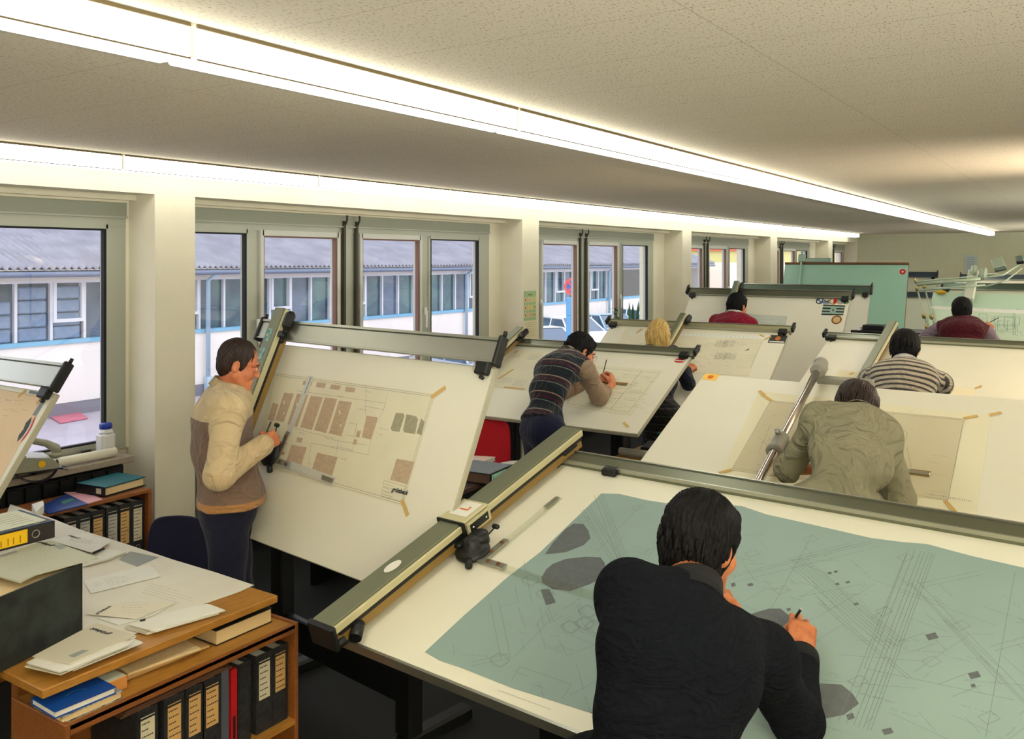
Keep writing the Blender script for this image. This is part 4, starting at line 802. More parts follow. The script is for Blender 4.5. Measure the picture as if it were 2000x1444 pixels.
specs = [(551, .075, M_label2, 'tan labelled black binder at the right end of the low bookcase'), (520, .08, M_label, 'cream labelled black binder second from the right end of the low bookcase'), (418, .08, M_label2, 'tan labelled black binder just left of the grey file in the low bookcase'),
 (384, .075, M_label2, 'tan labelled black binder, second left of the grey file in the low bookcase'), (344, .08, M_label2, 'tan labelled black binder, third left of the grey file in the low bookcase'), (292, .08, M_label, 'pale labelled black binder nearest the camera in the low bookcase')]
GB = 'binders in the low bookcase'
for i, (px, w, lab, l) in enumerate(specs):
    y = yy(px); binder((-2.70, y-w/2, .282), (V(0, 1, 0), HZ, V(-1, 0, 0)), w, .30, .27, lab, l, GB, seed=i, rows=6, ring=i > 3)
y = yy(486); binder((-2.70, y-.042, .282), (V(0, 1, 0), HZ, V(-1, 0, 0)), .06, .30, .27, None, 'plain black binder between the red file and the cream labelled one', GB, ring=False)
m = MB(); y = yy(474)-.03; m.box(-2.95, -2.70, y-.014, y+.012, .282, .575, 0); m.box(-2.70, -2.699, y-.006, y+.004, .31, .40, 1); obj('red_folder', m, [mat('red_card', srgb(178, 24, 28), .5), M_black], label='narrow red box file between black binders in the low bookcase', cat='box file')
m = MB(); y = yy(456)-.022; m.box(-2.95, -2.702, y-.028, y+.014, .282, .59, 0, bev=.003); obj('grey_folder', m, mat('blue_grey_card', srgb(78, 84, 96), .6), label='blue-grey file left of the red box file', cat='box file')
m = MB()
for k in range(3): m.box(-2.90, -2.70, 1.72+k*.01, 2.17-k*.02, .585+k*.006, .590+k*.006, 0, fr=(V(0, 0, 0), V(1, 0, 0), V(0, 1, 0), HZ))
obj('lying_folder', m, mat('dark_brown_folder', srgb(92, 62, 46), .6), label='thin brown folders lying across the binders in the low bookcase', cat='folder')
# things on top of the low bookcase
def book(pts, z0, z1, cover, label, cat='book', pages=None, cth=.003, lift=0):
    """closed book from four pixel corners of its top face: spine edge = pts[3]-pts[0]"""
    P = [atz(x, y, z1) for x, y in pts]; r = root('book', sum(P)/4*V(1, 1, 0)+HZ*z0, label, cat)
    m = MB(); m.prism(P, -HZ*cth); m.prism([p-HZ*(z1-z0-cth) for p in P], -HZ*cth)
    a, b_ = P[0], P[3]; q = nrm(P[1]-P[0])*.004; m.prism([a, b_, b_+q, a+q], -HZ*(z1-z0)); obj('cover', m, cover, r)
    c = sum(P)/4; m = MB(); m.prism([c+(p-c)*.965-HZ*cth for p in P], -HZ*(z1-z0-2*cth)); obj('pages', m, pages or M_paper, r); return r
M_cream = mat('aged_page_edges', srgb(220, 196, 148), .8, var=.1, vscale=80, aniso=(1, 1, 20))
Z = .655
m0 = lambda x0, y0, x1, y1, z0, z1: None
def book_ax(x0, x1, y0, y1, z0, z1, cover, pages, label, name='book', cat='book', spine='far'):
    r = root(name, ((x0+x1)/2, (y0+y1)/2, z0), label, cat); m = MB(); m.box(x0, x1, y0, y1, z0, z0+.003); m.box(x0, x1, y0, y1, z1-.003, z1)
    if spine == 'far': m.box(x0, x1, y1-.004, y1, z0, z1)
    else: m.box(x0, x0+.004, y0, y1, z0, z1)
    obj('cover', m, cover, r); m = MB(); m.box(x0+.005, x1-.004, y0+.004, y1-.005, z0+.0032, z1-.0032); obj('pages', m, pages, r); return r
book_ax(-2.95, -2.765, 2.15, 2.42, Z+.001, Z+.058, M_black, M_cream, 'thick dark book with cream page edges at the far end of the low bookcase top', spine='x')
for k in range(3):
    m = MB(); z = Z+.002+k*.011; f = (V(-2.81, 1.80, z), nrm(V(.05+.04*k, 1, 0)), nrm(V(1, -.05-.04*k, 0)), HZ); m.box(0, .33-.03*k, -.14, .02+.008*k, 0, .009, 0, fr=f, bev=.002); obj('manila_folder', m, mat('manila_folder', srgb(196, 160, 106), .7) if k < 2 else M_cream, label='%s manila folder in the pile on the low bookcase between books' % ('lowest', 'middle', 'topmost')[k], cat='folder', group='manila folders on the bookcase')
m = MB(); m.box(-2.87, -2.745, 1.62, 1.775, Z+.001, Z+.045, 0, bev=.002); m.box(-2.868, -2.747, 1.622, 1.77, Z+.045, Z+.0462, 1); obj('card_box', m, [mat('orange_brown_card', srgb(196, 134, 66), .6), mat('grey_white_lid', srgb(190, 196, 178), .7)], label='small orange-brown box with pale lid on the low bookcase', cat='box')
bpts = atz(100, 1385, .69)
r = root('book', (-2.79, 1.63, Z), 'blue hardback lying on top of a black and beige book on the low bookcase', 'book')
fr = (V(-2.70, 1.50, Z+.026), nrm(V(.04, 1, 0)), nrm(V(-1, .04, 0)), HZ)
m = MB(); m.box(0, .20, 0, .15, .020, .023, 0, fr=fr); m.box(0, .20, 0, .15, 0, .003, 0, fr=fr); m.box(0, .20, .147, .15, 0, .023, 0, fr=fr)
for k in range(10): a = k*.3; m.box(.10+.03*cos(a), .105+.03*cos(a), .06+.02*sin(a), .064+.02*sin(a), .0231, .0234, 1, fr=fr)
obj('cover', m, [mat('bright_blue_cover', srgb(20, 70, 150), .35), mat('light_blue_print', srgb(80, 140, 180), .5)], r); m = MB(); m.box(.004, .196, .004, .146, .0032, .0198, fr=fr); obj('pages', m, M_paper, r)
r = root('book', (-2.79, 1.62, Z), 'black and beige book under the blue hardback on the low bookcase', 'book'); fr = (V(-2.695, 1.52, Z+.001), V(0, 1, 0), V(-1, 0, 0), HZ)
m = MB(); m.box(0, .205, 0, .17, .021, .024, 0, fr=fr); m.box(0, .205, 0, .17, 0, .003, 0, fr=fr); obj('cover', m, [mat('black_white_cover', srgb(50, 54, 60), .5, var=.6, vscale=60, var_col=srgb(190, 190, 186))], r); m = MB(); m.box(.003, .20, .003, .166, .0032, .0208, fr=fr); obj('pages', m, M_cream, r)
# papers on the desk
RP = random.Random(21)
def paper(pts, z, label, mats=None, lines=None, logo=None, blocks=(), cat='paper', group=None, curl=0, name='paper_sheet', th=.0008):
    m = MB(); P = [atz(x, y, z) for x, y in pts]; m.prism(P, V(0, 0, -th), 0)
    for (q, n) in (lines or []):
        a, b_, c = [atz(x, y, z) for x, y in q]; lines_on(m, a, b_, c, n, 1, .0004, rng=RP)
    for q, mi in blocks: m.add([atz(x, y, z)+HZ*.0005 for x, y in q], [list(range(len(q)))], mi)
    if logo:
        (x0, y0), (x1, y1), sz = logo; a, c = atz(x0, y0, z), atz(x1, y1, z); d = nrm(c-a); up = np.cross(HZ, d); put_text(m, 'grünbeck', (a+c)/2+HZ*.0006, d, up, sz, 2, .3, sz*.03)
    o = obj(name, m, mats or [M_paper, M_ink, M_ink_d, mat('grey_block', srgb(150, 156, 150), .8)], label=label, cat=cat, group=group); return o
cp = lambda pts: cr(pts, 0, 960, 2.983); c7 = lambda pts: cr(pts, 0, 970, 7.143)
paper([(20, 985), (107, 1015), (160, 1036), (250, 1064), (340, 1094), (420, 1118), (496, 1143), (468, 1156), (440, 1166), (392, 1182), (362, 1200), (300, 1225), (200, 1262), (90, 1300), (-60, 1200)], .7625, 'large cream tracing spread over the desk under all the letters', cat='drawing', name='desk_tracing',
      mats=[mat('cream_white_tracing', srgb(226, 222, 206), .75, var=.06, vscale=5), M_ink, M_ink_d, mat('grey_block', srgb(150, 156, 150), .8)], lines=[([(230, 1085), (300, 1100), (260, 1100)], 3), (cp([(880, 530), (1200, 620), (820, 600)]), 5)], blocks=[(cp([(690, 400), (760, 350), (930, 385), (800, 440)]), 3)])
paper(cp([(485, 520), (870, 425), (935, 495), (530, 595)]), .766, 'white letter with two paragraphs lying alone in the middle of the desk', lines=[(cp([(640, 555), (790, 520), (600, 510)]), 7), (cp([(560, 560), (620, 545), (540, 530)]), 4)])
paper(cp([(500, 715), (660, 655), (1025, 650), (795, 745)]), .768, 'yellowish letter with a dark printed heading right of the black box file', mats=[mat('yellow_white_paper', srgb(224, 218, 196), .8), M_ink, M_ink_d, M_wash], lines=[(cp([(700, 640), (930, 640), (720, 720)]), 5)], logo=(cp([(560, 715)])[0], cp([(640, 672)])[0], .022))
paper(cp([(560, 735), (690, 780), (900, 720), (1020, 652), (800, 745)]), .765, 'blank sheet half hidden under the yellowish letter')
def stack(pts, z0, n, dz, label0, grp, jit=.012, logo=None, lines=None, blocks=(), cat='envelope', name='envelope', seed=1):
    R = random.Random(seed)
    for k in range(n):
        z = z0+(k+1)*dz; top = k == n-1; P = [atz(x, y, z0+n*dz) for x, y in pts]; j = V(R.uniform(-1, 1), R.uniform(-1, 1), 0)*(0 if top else jit); an = 0 if top else R.uniform(-.08, .08); c = sum(P)/len(P)
        Q = [c+j+V((p-c)[0]*cos(an)-(p-c)[1]*sin(an), (p-c)[0]*sin(an)+(p-c)[1]*cos(an), 0) for p in P]; Q = [V(p[0], p[1], z) for p in Q]; m = MB(); m.prism(Q, V(0, 0, -dz*.82), 0)
        if top:
            for q, nn_ in (lines or []): a, b_, cc_ = [atz(x, y, z) for x, y in q]; lines_on(m, a, b_, cc_, nn_, 1, .0004, rng=RP)
            for q, mi in blocks: m.add([atz(x, y, z)+HZ*.0005 for x, y in q], [list(range(len(q)))], mi)
            if logo: (x0, y0), (x1, y1), sz = logo; a, e = atz(x0, y0, z), atz(x1, y1, z); d = nrm(e-a); put_text(m, 'grünbeck', (a+e)/2+HZ*.0006, d, np.cross(HZ, d), sz, 2, .3, sz*.03)
        nm = ('topmost' if top else 'lowest' if k == 0 else ('second up', 'third up', 'fourth up', 'fifth up', 'sixth up', 'seventh up')[k-1])
        obj(name, m, [(M_paper, mat('buff_envelope', srgb(206, 200, 178), .8))[(k % 3) == 1], M_ink, M_ink_d, mat('grey_block', srgb(150, 156, 150), .8)], label='%s, %s' % (label0, nm), cat=cat, group=grp)
stack(cp([(190, 960), (560, 765), (790, 838), (400, 1005)]), .7635, 8, .005, 'envelope in the pile at the near corner of the desk', 'pile of envelopes on the desk', .036, logo=(cp([(640, 835)])[0], cp([(530, 800)])[0], .026), blocks=[(cp([(395, 960), (480, 925), (520, 928), (430, 970)]), 3)])
stack(cp([(750, 775), (1130, 668), (1210, 655), (1295, 690), (880, 810)]), .7635, 4, .004, 'folded sheet in the pile right of the yellowish letter', 'folded sheets on the desk', .012, cat='folded sheet', name='folded_sheet', seed=4, blocks=[(cp([(815, 750), (850, 742), (845, 756), (815, 762)]), 2)])
stack(c7([(1165, 960), (1500, 730), (1765, 765), (1500, 870)]), .7635, 3, .004, 'booklet lying behind the black box file', 'booklets behind the box file', .006, cat='booklet', name='booklet', seed=8)
paper(c7([(690, 610), (1160, 510), (1560, 620), (1300, 790)]), .778, 'white letter with dark heading behind the yellow labelled binder', lines=[(c7([(960, 620), (1400, 700), (1000, 560)]), 4)], logo=(c7([(1100, 590)])[0], c7([(955, 545)])[0], .022))
m = MB(); a, e = atz(*c7([(1300, 790)])[0], .784), atz(*c7([(1450, 728)])[0], .784); m.tube([a, e], .0055, 10); m.tube([e, e+nrm(e-a)*.02], [.005, .001], 10, 1); obj('pen', m, [M_black, mat('pink_tip', srgb(230, 150, 140), .5)], label='thick black pen lying on the letter behind the box file', cat='pen')
# black box file standing on the desk, papers and binder on it
f0, f1 = atz(161, 1233, .762), atz(5, 1312, .762); d = nrm(f0-f1); HB = .245; Dp = nrm(np.cross(HZ, d)); Dp = Dp if Dp[0] < 0 else -Dp
r = root('box_file', (f0+f1)/2+Dp*.12, 'black marbled box file standing at the left end of the desk', 'box file')
Lf = np.linalg.norm(f0-f1); fr = (f1, d, HZ, Dp); m = MB(); m.box(-.02, Lf, 0, HB, 0, .006, fr=fr); m.box(-.02, Lf, 0, HB, .26, .266, fr=fr); m.box(Lf-.006, Lf, 0, HB, 0, .266, fr=fr)
obj('cover', m, mat('black_marbled_board', srgb(24, 27, 27), .55, var=.6, vscale=14, var_col=srgb(44, 50, 47)), r); m = MB(); m.box(-.018, Lf-.01, .004, HB-.02, .01, .25, fr=fr); obj('contents', m, M_cream, r)
m = MB(); m.box(-.035, -.022, 0, HB-.01, 0, .2, fr=fr); obj('brown_file', m, mat('brown_file', srgb(140, 96, 66), .7), label='brown paper file leaning against the left side of the black box file', cat='folder')
zt = .762+HB+.002
R8 = random.Random(4)
base_pts = c7([(-120, 860), (540, 640), (700, 620), (950, 700), (1375, 850), (1150, 905), (500, 1080), (280, 1190), (0, 1110), (-150, 1060)])
m = MB(); flat_poly(m, base_pts, zt+.006, 0, .006)
for q, n in ((c7([(100, 1050), (1000, 850), (60, 800)]), 10),): a, b_, c = [atz(x, y, zt+.0062) for x, y in q]; lines_on(m, a, b_, c, n, 1, .0004, rng=RP)
m.add([atz(x, y, zt+.0066) for x, y in c7([(735, 690), (880, 665), (935, 705), (845, 740)])], [[0, 1, 2, 3]], 3)
m.add([atz(x, y, zt+.0066) for x, y in c7([(0, 820), (220, 755), (260, 775), (10, 850)])], [[0, 1, 2, 3]], 3)
a, e = atz(*c7([(715, 685)])[0], zt+.0068), atz(*c7([(550, 640)])[0], zt+.0068); dd = nrm(e-a); put_text(m, 'grünbeck', (a+e)/2, dd, np.cross(HZ, dd), .024, 2, .3, .001)
obj('newsletter', m, [mat('grey_newsprint', srgb(186, 188, 168), .8), M_ink, M_ink_d, mat('grey_block', srgb(130, 134, 124), .8)], label='grey printed booklet on top of the black box file', cat='booklet')
zb = zt+.0075; s0, s1 = atz(107, 1050, zb), atz(-60, 1093, zb); A = nrm(s1-s0); Dp = nrm(np.cross(HZ, A)); Dp = Dp if Dp[0] < 0 else -Dp
bw = .065
r = root('ring_binder', (s0+s1)/2+Dp*.13, 'black binder with a bright yellow label lying on the grey booklet', 'ring binder'); Ls = .31; fr = (s0, A, HZ, Dp)
m = MB(); m.box(0, Ls, 0, bw, 0, .005, 0, fr=fr); m.box(0, Ls, 0, .004, 0, .27, 0, fr=fr); m.box(0, Ls, bw-.004, bw, 0, .27, 1, fr=fr); obj('cover', m, [mat('dark_brown_black_cloth', srgb(44, 38, 38), .6), mat('blue_grey_marbled', srgb(74, 88, 106), .6, var=.35, vscale=30)], r)
m = MB(); m.box(.008, Ls-.01, .006, bw-.006, .012, .25, fr=fr); obj('pages', m, M_paper, r)
m = MB(); m.box(.105, .28, .008, bw-.006, -.0012, 0, 0, fr=fr)
for x in (.13, .155, .175, .20, .235): m.box(x, x+.003, .014, bw-.02-RP.random()*.015, -.0018, -.0012, 1, fr=fr)
obj('spine_label', m, [M_label_y, mat('ochre_ink', srgb(130, 96, 20), .7)], r)
m = MB(); c = s0+A*.074+HZ*bw*.5; m.lathe(c, [(.008, .0005), (.014, -.0002), (.016, -.002), (.013, -.003), (.0125, -.001)], Dp, 24); obj('finger_ring', m, M_alu, r)
m = MB()
for x in (.05, .2): m.box(x, x+.02, bw, bw+.0015, .01, .04, fr=fr)
obj('lock_slot', m, M_alu_d, r)
m = MB(); m.box(.02, .30, bw+.001, bw+.004, .03, .26, 0, fr=fr)
for k in range(6): m.box(.05, .05+RP.uniform(.08, .2), bw+.0042, bw+.0045, .06+k*.03, .063+k*.03, 1, fr=fr)
obj('paper_pad', m, [mat('greenish_white_paper', srgb(214, 216, 196), .8), M_ink], label='greenish white sheets lying on the yellow labelled binder', cat='paper')
# low shelf by the window
SX0, SX1, SY0, SY1, SZ = -5.0, -4.70, 1.9, 3.195, .745
sh = root('window_shelf', ((SX0+SX1)/2, (SY0+SY1)/2, 0), 'low wooden shelf with black binders beside the first pillar', 'bookcase')
m = MB(); m.box(SX0, SX1, SY0, SY1, SZ-.02, SZ, bev=.002); obj('top_panel', m, M_wood_d, sh)
for y in (SY0, SY1-.022): m = MB(); m.box(SX0, SX1, y, y+.022, 0, SZ-.02); obj('side_panel', m, M_wood_d, sh)
m = MB(); m.box(SX0, SX1, SY0+.022, SY1-.022, .34, .36); obj('shelf', m, M_wood_d, sh); m = MB(); m.box(SX0, SX0+.01, SY0+.022, SY1-.022, 0, SZ-.02); obj('back_panel', m, M_wood_d, sh)
yl = lambda px: atx(px, 1040, -4.73)[1]
labs = [M_label, M_label, M_label2, M_label, M_label2, M_label]
nms = ['sixth', 'fifth', 'fourth', 'third', 'second', 'nearest']
for i, px in enumerate((1000, 1195, 1375, 1580, 1750, 1930)):
    y = yl(px/7.143); w = .082; binder((-4.735, y-w/2, .36), (V(0, 1, 0), HZ, V(-1, 0, 0)), w, .325, .25, (labs[i], mat('binder_label_grey', srgb(178, 176, 164), .8))[i in (1, 3)], 'black binder on the window shelf, %s counting from the pillar' % nms[i], 'binders on the window shelf', seed=30+i, rows=9, labh=(.28, .86), ring=i in (1, 5))
r = root('ring_binder', atz(222, 955, SZ), 'teal green binder lying on the window shelf by the pillar', 'ring binder')
a = atz(205, 972, SZ+.002); e = atz(275, 952, SZ+.002); A = nrm(e-a); Dp = nrm(np.cross(HZ, A)); Dp = Dp if Dp[0] < 0 else -Dp; fr = (a, A, HZ, Dp); Lb = .29
m = MB(); m.box(0, Lb, .052, .056, 0, .24, 1, fr=fr); m.box(0, Lb, 0, .004, 0, .24, 0, fr=fr); m.box(0, .004, 0, .056, 0, .24, 0, fr=fr); m.box(-.002, 0, .015, .045, .03, .07, 2, fr=fr); obj('cover', m, [M_black, mat('teal_cover', srgb(14, 92, 100), .5), M_label], r); m = MB(); m.box(.01, Lb-.012, .008, .045, .008, .23, fr=fr); obj('pages', m, M_cream, r)
m = MB(); flat_poly(m, [(75, 990), (130, 965), (172, 984), (130, 994), (95, 1003)], SZ+.008, 0, .007); m.add([atz(x, y, SZ+.0085) for x, y in ((118, 980), (140, 973), (146, 977), (125, 985))], [[0, 1, 2, 3]], 1); obj('magazine', m, [mat('glossy_blue_cover', srgb(34, 66, 140), .3, var=.3, vscale=14), mat('green_print', srgb(20, 110, 90), .5)], label='glossy blue magazine on the window shelf behind the desk', cat='magazine')
m = MB(); flat_poly(m, [(125, 962), (165, 960), (200, 975), (172, 984)], SZ+.003, 0, .002); obj('pink_sheet', m, mat('pink_paper', srgb(214, 160, 170), .7), label='pale pink sheet between the blue magazine and teal binder', cat='paper')
m = MB(); flat_poly(m, [(62, 985), (84, 978), (86, 986), (70, 1000)], SZ+.05, 0, .045); obj('notepad', m, M_paper, label='thick white notepad behind the yellow labelled binder', cat='notepad')
# window sill things
zs = .883
def sillp(px, py, z): return atz(px, py, z)
a, e = atz(233, 884, zs+.03), atz(80, 917, zs+.03); a[0] = min(a[0], -5.10); e = V(a[0]-.01, e[1], zs+.03)
m = MB(); ext = nrm(e-a); m.tube([a, e+ext*.1], .027, 20); m.tube([a-ext*.001, a+ext*.002], .018, 16, 1); obj('paper_roll', m, [mat('roll_paper', srgb(220, 216, 196), .7), M_wash], label='long white paper roll on the sill ending beside the blue capped bottle', cat='paper roll')
a = atz(100, 912, zs+.028); a[0] = -5.165 if False else a[0]
m = MB(); m.tube([V(-5.075, 2.66, zs+.028), V(-5.075, 2.0, zs+.028)], .026, 18); obj('paper_roll', m, mat('roll_paper', srgb(220, 216, 196), .7), label='short white paper roll on the sill under the telephone', cat='paper roll')
bt = atz(238, 886, zs+.001); bt[0] = min(bt[0], -5.2); bt = V(-5.235, 3.235, zs+.001); r = root('plastic_bottle', bt, 'square white plastic bottle with a blue screw cap on the sill corner', 'bottle')
m = MB(); m.box(-.048, .048, -.048, .048, 0, .135, fr=(bt, V(1, 0, 0), V(0, 1, 0), HZ), bev=.02); m.lathe(bt+HZ*.133, [(.045, 0), (.036, .018), (.03, .02), (.03, .03)], HZ, 24); obj('body', m, mat('milky_plastic', srgb(206, 206, 204), .35), r); m = MB(); m.lathe(bt+HZ*.155, [(.036, 0), (.038, .003), (.038, .028), (.034, .033), (.001, .033)], HZ, 24); obj('cap', m, mat('blue_cap', srgb(20, 50, 150), .4), r)
m = MB(); m.tube([atz(160, 884, zs+.006), atz(178, 880, zs+.006)], .006, 8); obj('marker_pen', m, M_black, label='black marker lying on the sill behind the paper roll', cat='pen')
m = MB(); p = [V(-5.16, 1.98, zs+.0015), V(-5.035, 1.98, zs+.0015), V(-5.035, 2.42, zs+.0015), V(-5.11, 2.36, zs+.0015)]; m.prism(p, HZ*-.001); obj('paper_sheet', m, M_paper, label='white sheet on the sill below the telephone', cat='paper')
# telephone
tp = T(66, 893, 5.05); r = root('telephone', tp*V(1, 1, 0)+HZ*(zs+.055), 'grey-green push button telephone with coiled black cord by the window', 'telephone')
Ta = nrm(V(.28, .96, 0)); Tb = V(Ta[1], -Ta[0], 0); O = tp-HZ*.04; M_tel = mat('grey_green_telephone', srgb(150, 150, 130), .35, spec=.5)
fr = (O, Ta, Tb, HZ); m = MB(); P3 = lambda x, y, z: O+Ta*x+Tb*y+HZ*z
m.prism([P3(-.12, -.1, -.02), P3(.10, -.1, -.02), P3(.11, -.1, .0), P3(.07, -.1, .04), P3(-.12, -.1, .07)], Tb*.20, 0); obj('body', m, M_tel, r)
m = MB(); hs = [P3(.135-.012, -.03, .035), P3(.12, -.03, .07), P3(.07, -.03, .105), P3(-.0, -.03, .128), P3(-.08, -.03, .13), P3(-.14, -.03, .10)]; m.tube(hs, [.030, .027, .021, .02, .022, .03], 14); m.lathe(P3(.118, -.03, .012), [(.02, 0), (.034, .01), (.034, .03), (.02, .04)], HZ, 18); obj('handset', m, M_tel, r)
m = MB()
for i in range(4):
    for j in range(3): m.box(-.10+i*.028, -.082+i*.028, .0+j*.03, .02+j*.03, .062-i*.012, .076-i*.012, fr=fr)
obj('keypad', m, mat('dark_keys', srgb(70, 74, 78), .5), r, kind=None)
m = MB(); m.disc(P3(.02, .102, .015), Ta, HZ, .019, 0, 20, h=.002, nn=Tb); obj('yellow_sticker', m, M_label_y, r)
c0, c1, c2, c3 = P3(.125, -.02, .0), P3(.14, .03, -.06), P3(.02, .08, -.15), P3(-.11, .09, -.03); pts = []
for k in range(240):
    t = k/239; p = c0*(1-t)**3+3*c1*t*(1-t)**2+3*c2*t*t*(1-t)+c3*t**3; an = t*2*pi*38; pts.append(p+V(cos(an)*.006*Ta[1], 0, sin(an)*.006)+Tb*.006*cos(an))
m = MB(); m.tube(pts, .0022, 5); obj('coiled_cord', m, mat('dark_violet_cord', srgb(52, 46, 60), .5), r)
m = MB(); m.box(-.12, .13, -.1, .1, -.028, -.02, fr=fr); m.tube([P3(.09, .05, -.028), P3(.16, .07, -.045), P3(.17, -.03, -.045), P3(.10, -.06, -.028)], .0025, 6); m.tube([P3(0, 0, -.028), P3(0, 0, -.06)], .012, 8); obj('cradle', m, M_black, r)
# dark blue chair, red chair
def shell_chair(x, y, ang, mt, label, zt=.80, w=.42, seat=.44):
    a = radians(ang); A = V(cos(a), sin(a), 0); Bk = V(-sin(a), cos(a), 0); O = V(x, y, 0); r = root('chair', O, label, 'chair'); P4 = lambda u, v, z: O+A*u+Bk*v+HZ*z
    n = 9; vs = []; prof = [(seat+.08, .19, .92), (seat+.16, .205, .98), ((seat+zt)/2+.06, .215, 1.0), (zt-.05, .225, .96), (zt-.015, .228, .84), (zt, .228, .70)]
    for z, v, ww in prof:
        for k in range(n): t = -1+2*k/(n-1); vs.append(P4(t*w/2*ww, v-.05*t*t, z-(.012*t*t)))
    fs = [[i*n+k, i*n+k+1, (i+1)*n+k+1, (i+1)*n+k] for i in range(len(prof)-1) for k in range(n-1)]; m = MB(); m.add(vs, fs, 0, True); o = obj('backrest', m, mt, r); md = o.modifiers.new('s', 'SOLIDIFY'); md.thickness = .014; md.offset = 0; md = o.modifiers.new('b', 'SUBSURF'); md.levels = 1; md.render_levels = 1
    m = MB(); m.box(-w/2, w/2, -.20, .19, seat-.02, seat+.02, fr=(O, A, Bk, HZ), bev=.03); obj('seat', m, mt, r)
    for u in (-.17, .17):
        for v in (-.17, .15): m = MB(); m.tube([P4(u, v, seat-.015), P4(u*1.15, v*1.15, 0)], .011, 10); obj('leg', m, M_dark, r)
    m = MB(); m.tube([P4(-.1, .15, seat), P4(-.1, .215, seat+.12)], .012, 8); m.tube([P4(.1, .15, seat), P4(.1, .215, seat+.12)], .012, 8); obj('back_bracket', m, M_dark, r)
shell_chair(-3.80, 2.60, 12, mat('navy_upholstery', srgb(26, 28, 56), .8), 'dark navy chair between the desk and the first pillar', zt=.81)
shell_chair(-3.66, 5.02, 20, mat('red_upholstery', srgb(190, 16, 30), .75), 'bright red chair behind the right edge of the steep board', zt=.97, w=.44)
# desk between the rows with a binder
dk = root('desk', (-3.7, 4.4, 0), 'dark desk with papers behind the steep drafting board', 'desk'); m = MB(); m.box(-4.3, -3.16, 4.02, 4.78, .71, .74, bev=.003); obj('desktop', m, mat('dark_brown_top', srgb(70, 52, 44), .5), dk)
for x in (-4.28, -3.22): m = MB(); m.box(x, x+.03, 4.06, 4.74, 0, .71); obj('side_panel', m, M_dark, dk)
c9 = lambda pts: cr(pts, 900, 820, 7.22); zz = .742
r = root('ring_binder', atz(950, 935, zz), 'dark binder with a mint green label lying on the desk behind the steep board', 'ring binder')
a, e = atz(*c9([(420, 930)])[0], zz), atz(*c9([(770, 770)])[0], zz); A = nrm(e-a); Dp = nrm(np.cross(HZ, A)); Dp = Dp if Dp[0] < 0 else -Dp; fr = (a, A, HZ, Dp)
m = MB(); m.box(0, .28, 0, .07, 0, .004, 0, fr=fr); m.box(0, .28, 0, .003, 0, .28, 0, fr=fr); m.box(0, .28, .066, .07, 0, .28, 1, fr=fr); obj('cover', m, [M_black, mat('grey_blue_marble', srgb(116, 124, 132), .6, var=.2, vscale=40)], r)
m = MB(); m.box(.005, .27, .006, .06, .01, .26, fr=fr); obj('pages', m, mat('brown_pages', srgb(110, 84, 66), .8, var=.3, vscale=60, aniso=(1, 1, 20)), r)
m = MB(); m.box(.015, .20, .010, .060, -.001, 0, 0, fr=fr)
for k in range(6): m.box(.03+k*.018, .033+k*.018, .02, .045, -.0015, -.001, 1, fr=fr)
obj('spine_label', m, [mat('mint_label', srgb(150, 206, 186), .6), M_ink_d], r)
paper(c9([(60, 700), (400, 640), (700, 580), (920, 575), (760, 680), (380, 700)]), zz+.003, 'white sheets behind the mint labelled binder', lines=[(c9([(600, 640), (850, 590), (550, 600)]), 3)])
book([c9([(160, 655)])[0], c9([(490, 525)])[0], c9([(360, 515)])[0], c9([(60, 500)])[0]], zz+.004, zz+.03, mat('pinkish_cover', srgb(222, 196, 180), .7), 'pinkish white catalogue beside the red chair', 'catalogue')
# cabinet between second and blonde's rows
cb = root('side_cabinet', (-2.51, 5.75, 0), 'brown side cabinet piled with files right of the oval sticker board', 'cabinet')
m = MB(); m.box(-2.76, -2.26, 5.45, 6.05, .05, .74, bev=.004); obj('body', m, mat('reddish_brown_wood', srgb(96, 52, 34), .55, var=.2, vscale=10), cb); m = MB(); m.box(-2.78, -2.24, 5.43, 6.07, .74, .765, bev=.003); obj('top_panel', m, M_wood, cb)
m = MB(); m.box(-2.26, -2.252, 5.47, 5.74, .08, .70); obj('door', m, mat('reddish_brown_wood', srgb(96, 52, 34), .55), cb); m = MB(); m.box(-2.26, -2.252, 5.76, 6.03, .08, .70); obj('door', m, mat('reddish_brown_wood', srgb(96, 52, 34), .55), cb)
def pile(x, y, z, w, d, h, mt, ang, label, cat='binder', name='ring_binder', pg=None):
    a = radians(ang); f = (V(x, y, z), V(cos(a), sin(a), 0), V(-sin(a), cos(a), 0), HZ); r = root(name, V(x, y, z), label, cat); m = MB(); m.box(-w/2, w/2, -d/2, d/2, 0, .004, fr=f); m.box(-w/2, w/2, -d/2, d/2, h-.004, h, fr=f); m.box(-w/2, w/2, -d/2, -d/2+.004, 0, h, fr=f); obj('cover', m, mt, r); m = MB(); m.box(-w/2+.005, w/2-.01, -d/2+.006, d/2-.01, .0045, h-.0045, fr=f); obj('pages', m, pg or M_paper, r)
pile(-2.50, 5.62, .766, .28, .24, .07, M_spine, 12, 'black binder with loose pages on the near end of the side cabinet')
pile(-2.50, 5.91, .766, .31, .27, .07, M_spine, -8, 'black binder under the teal folder on the side cabinet')
pile(-2.49, 5.92, .837, .30, .25, .03, mat('dark_teal_folder', srgb(24, 84, 78), .5), -14, 'dark teal folder on top of the pile near the plaid skirt', 'folder', 'folder')
m = MB(); m.tube([V(-2.50, 5.60, .70), V(-2.30, 5.76, .80)], .03, 14) if False else m.tube([V(-2.76, 5.46, .795), V(-2.27, 5.46, .795)], .026, 14); obj('paper_roll', m, mat('roll_paper', srgb(220, 216, 196), .7), label='rolled drawing on the near edge of the side cabinet', cat='paper roll')
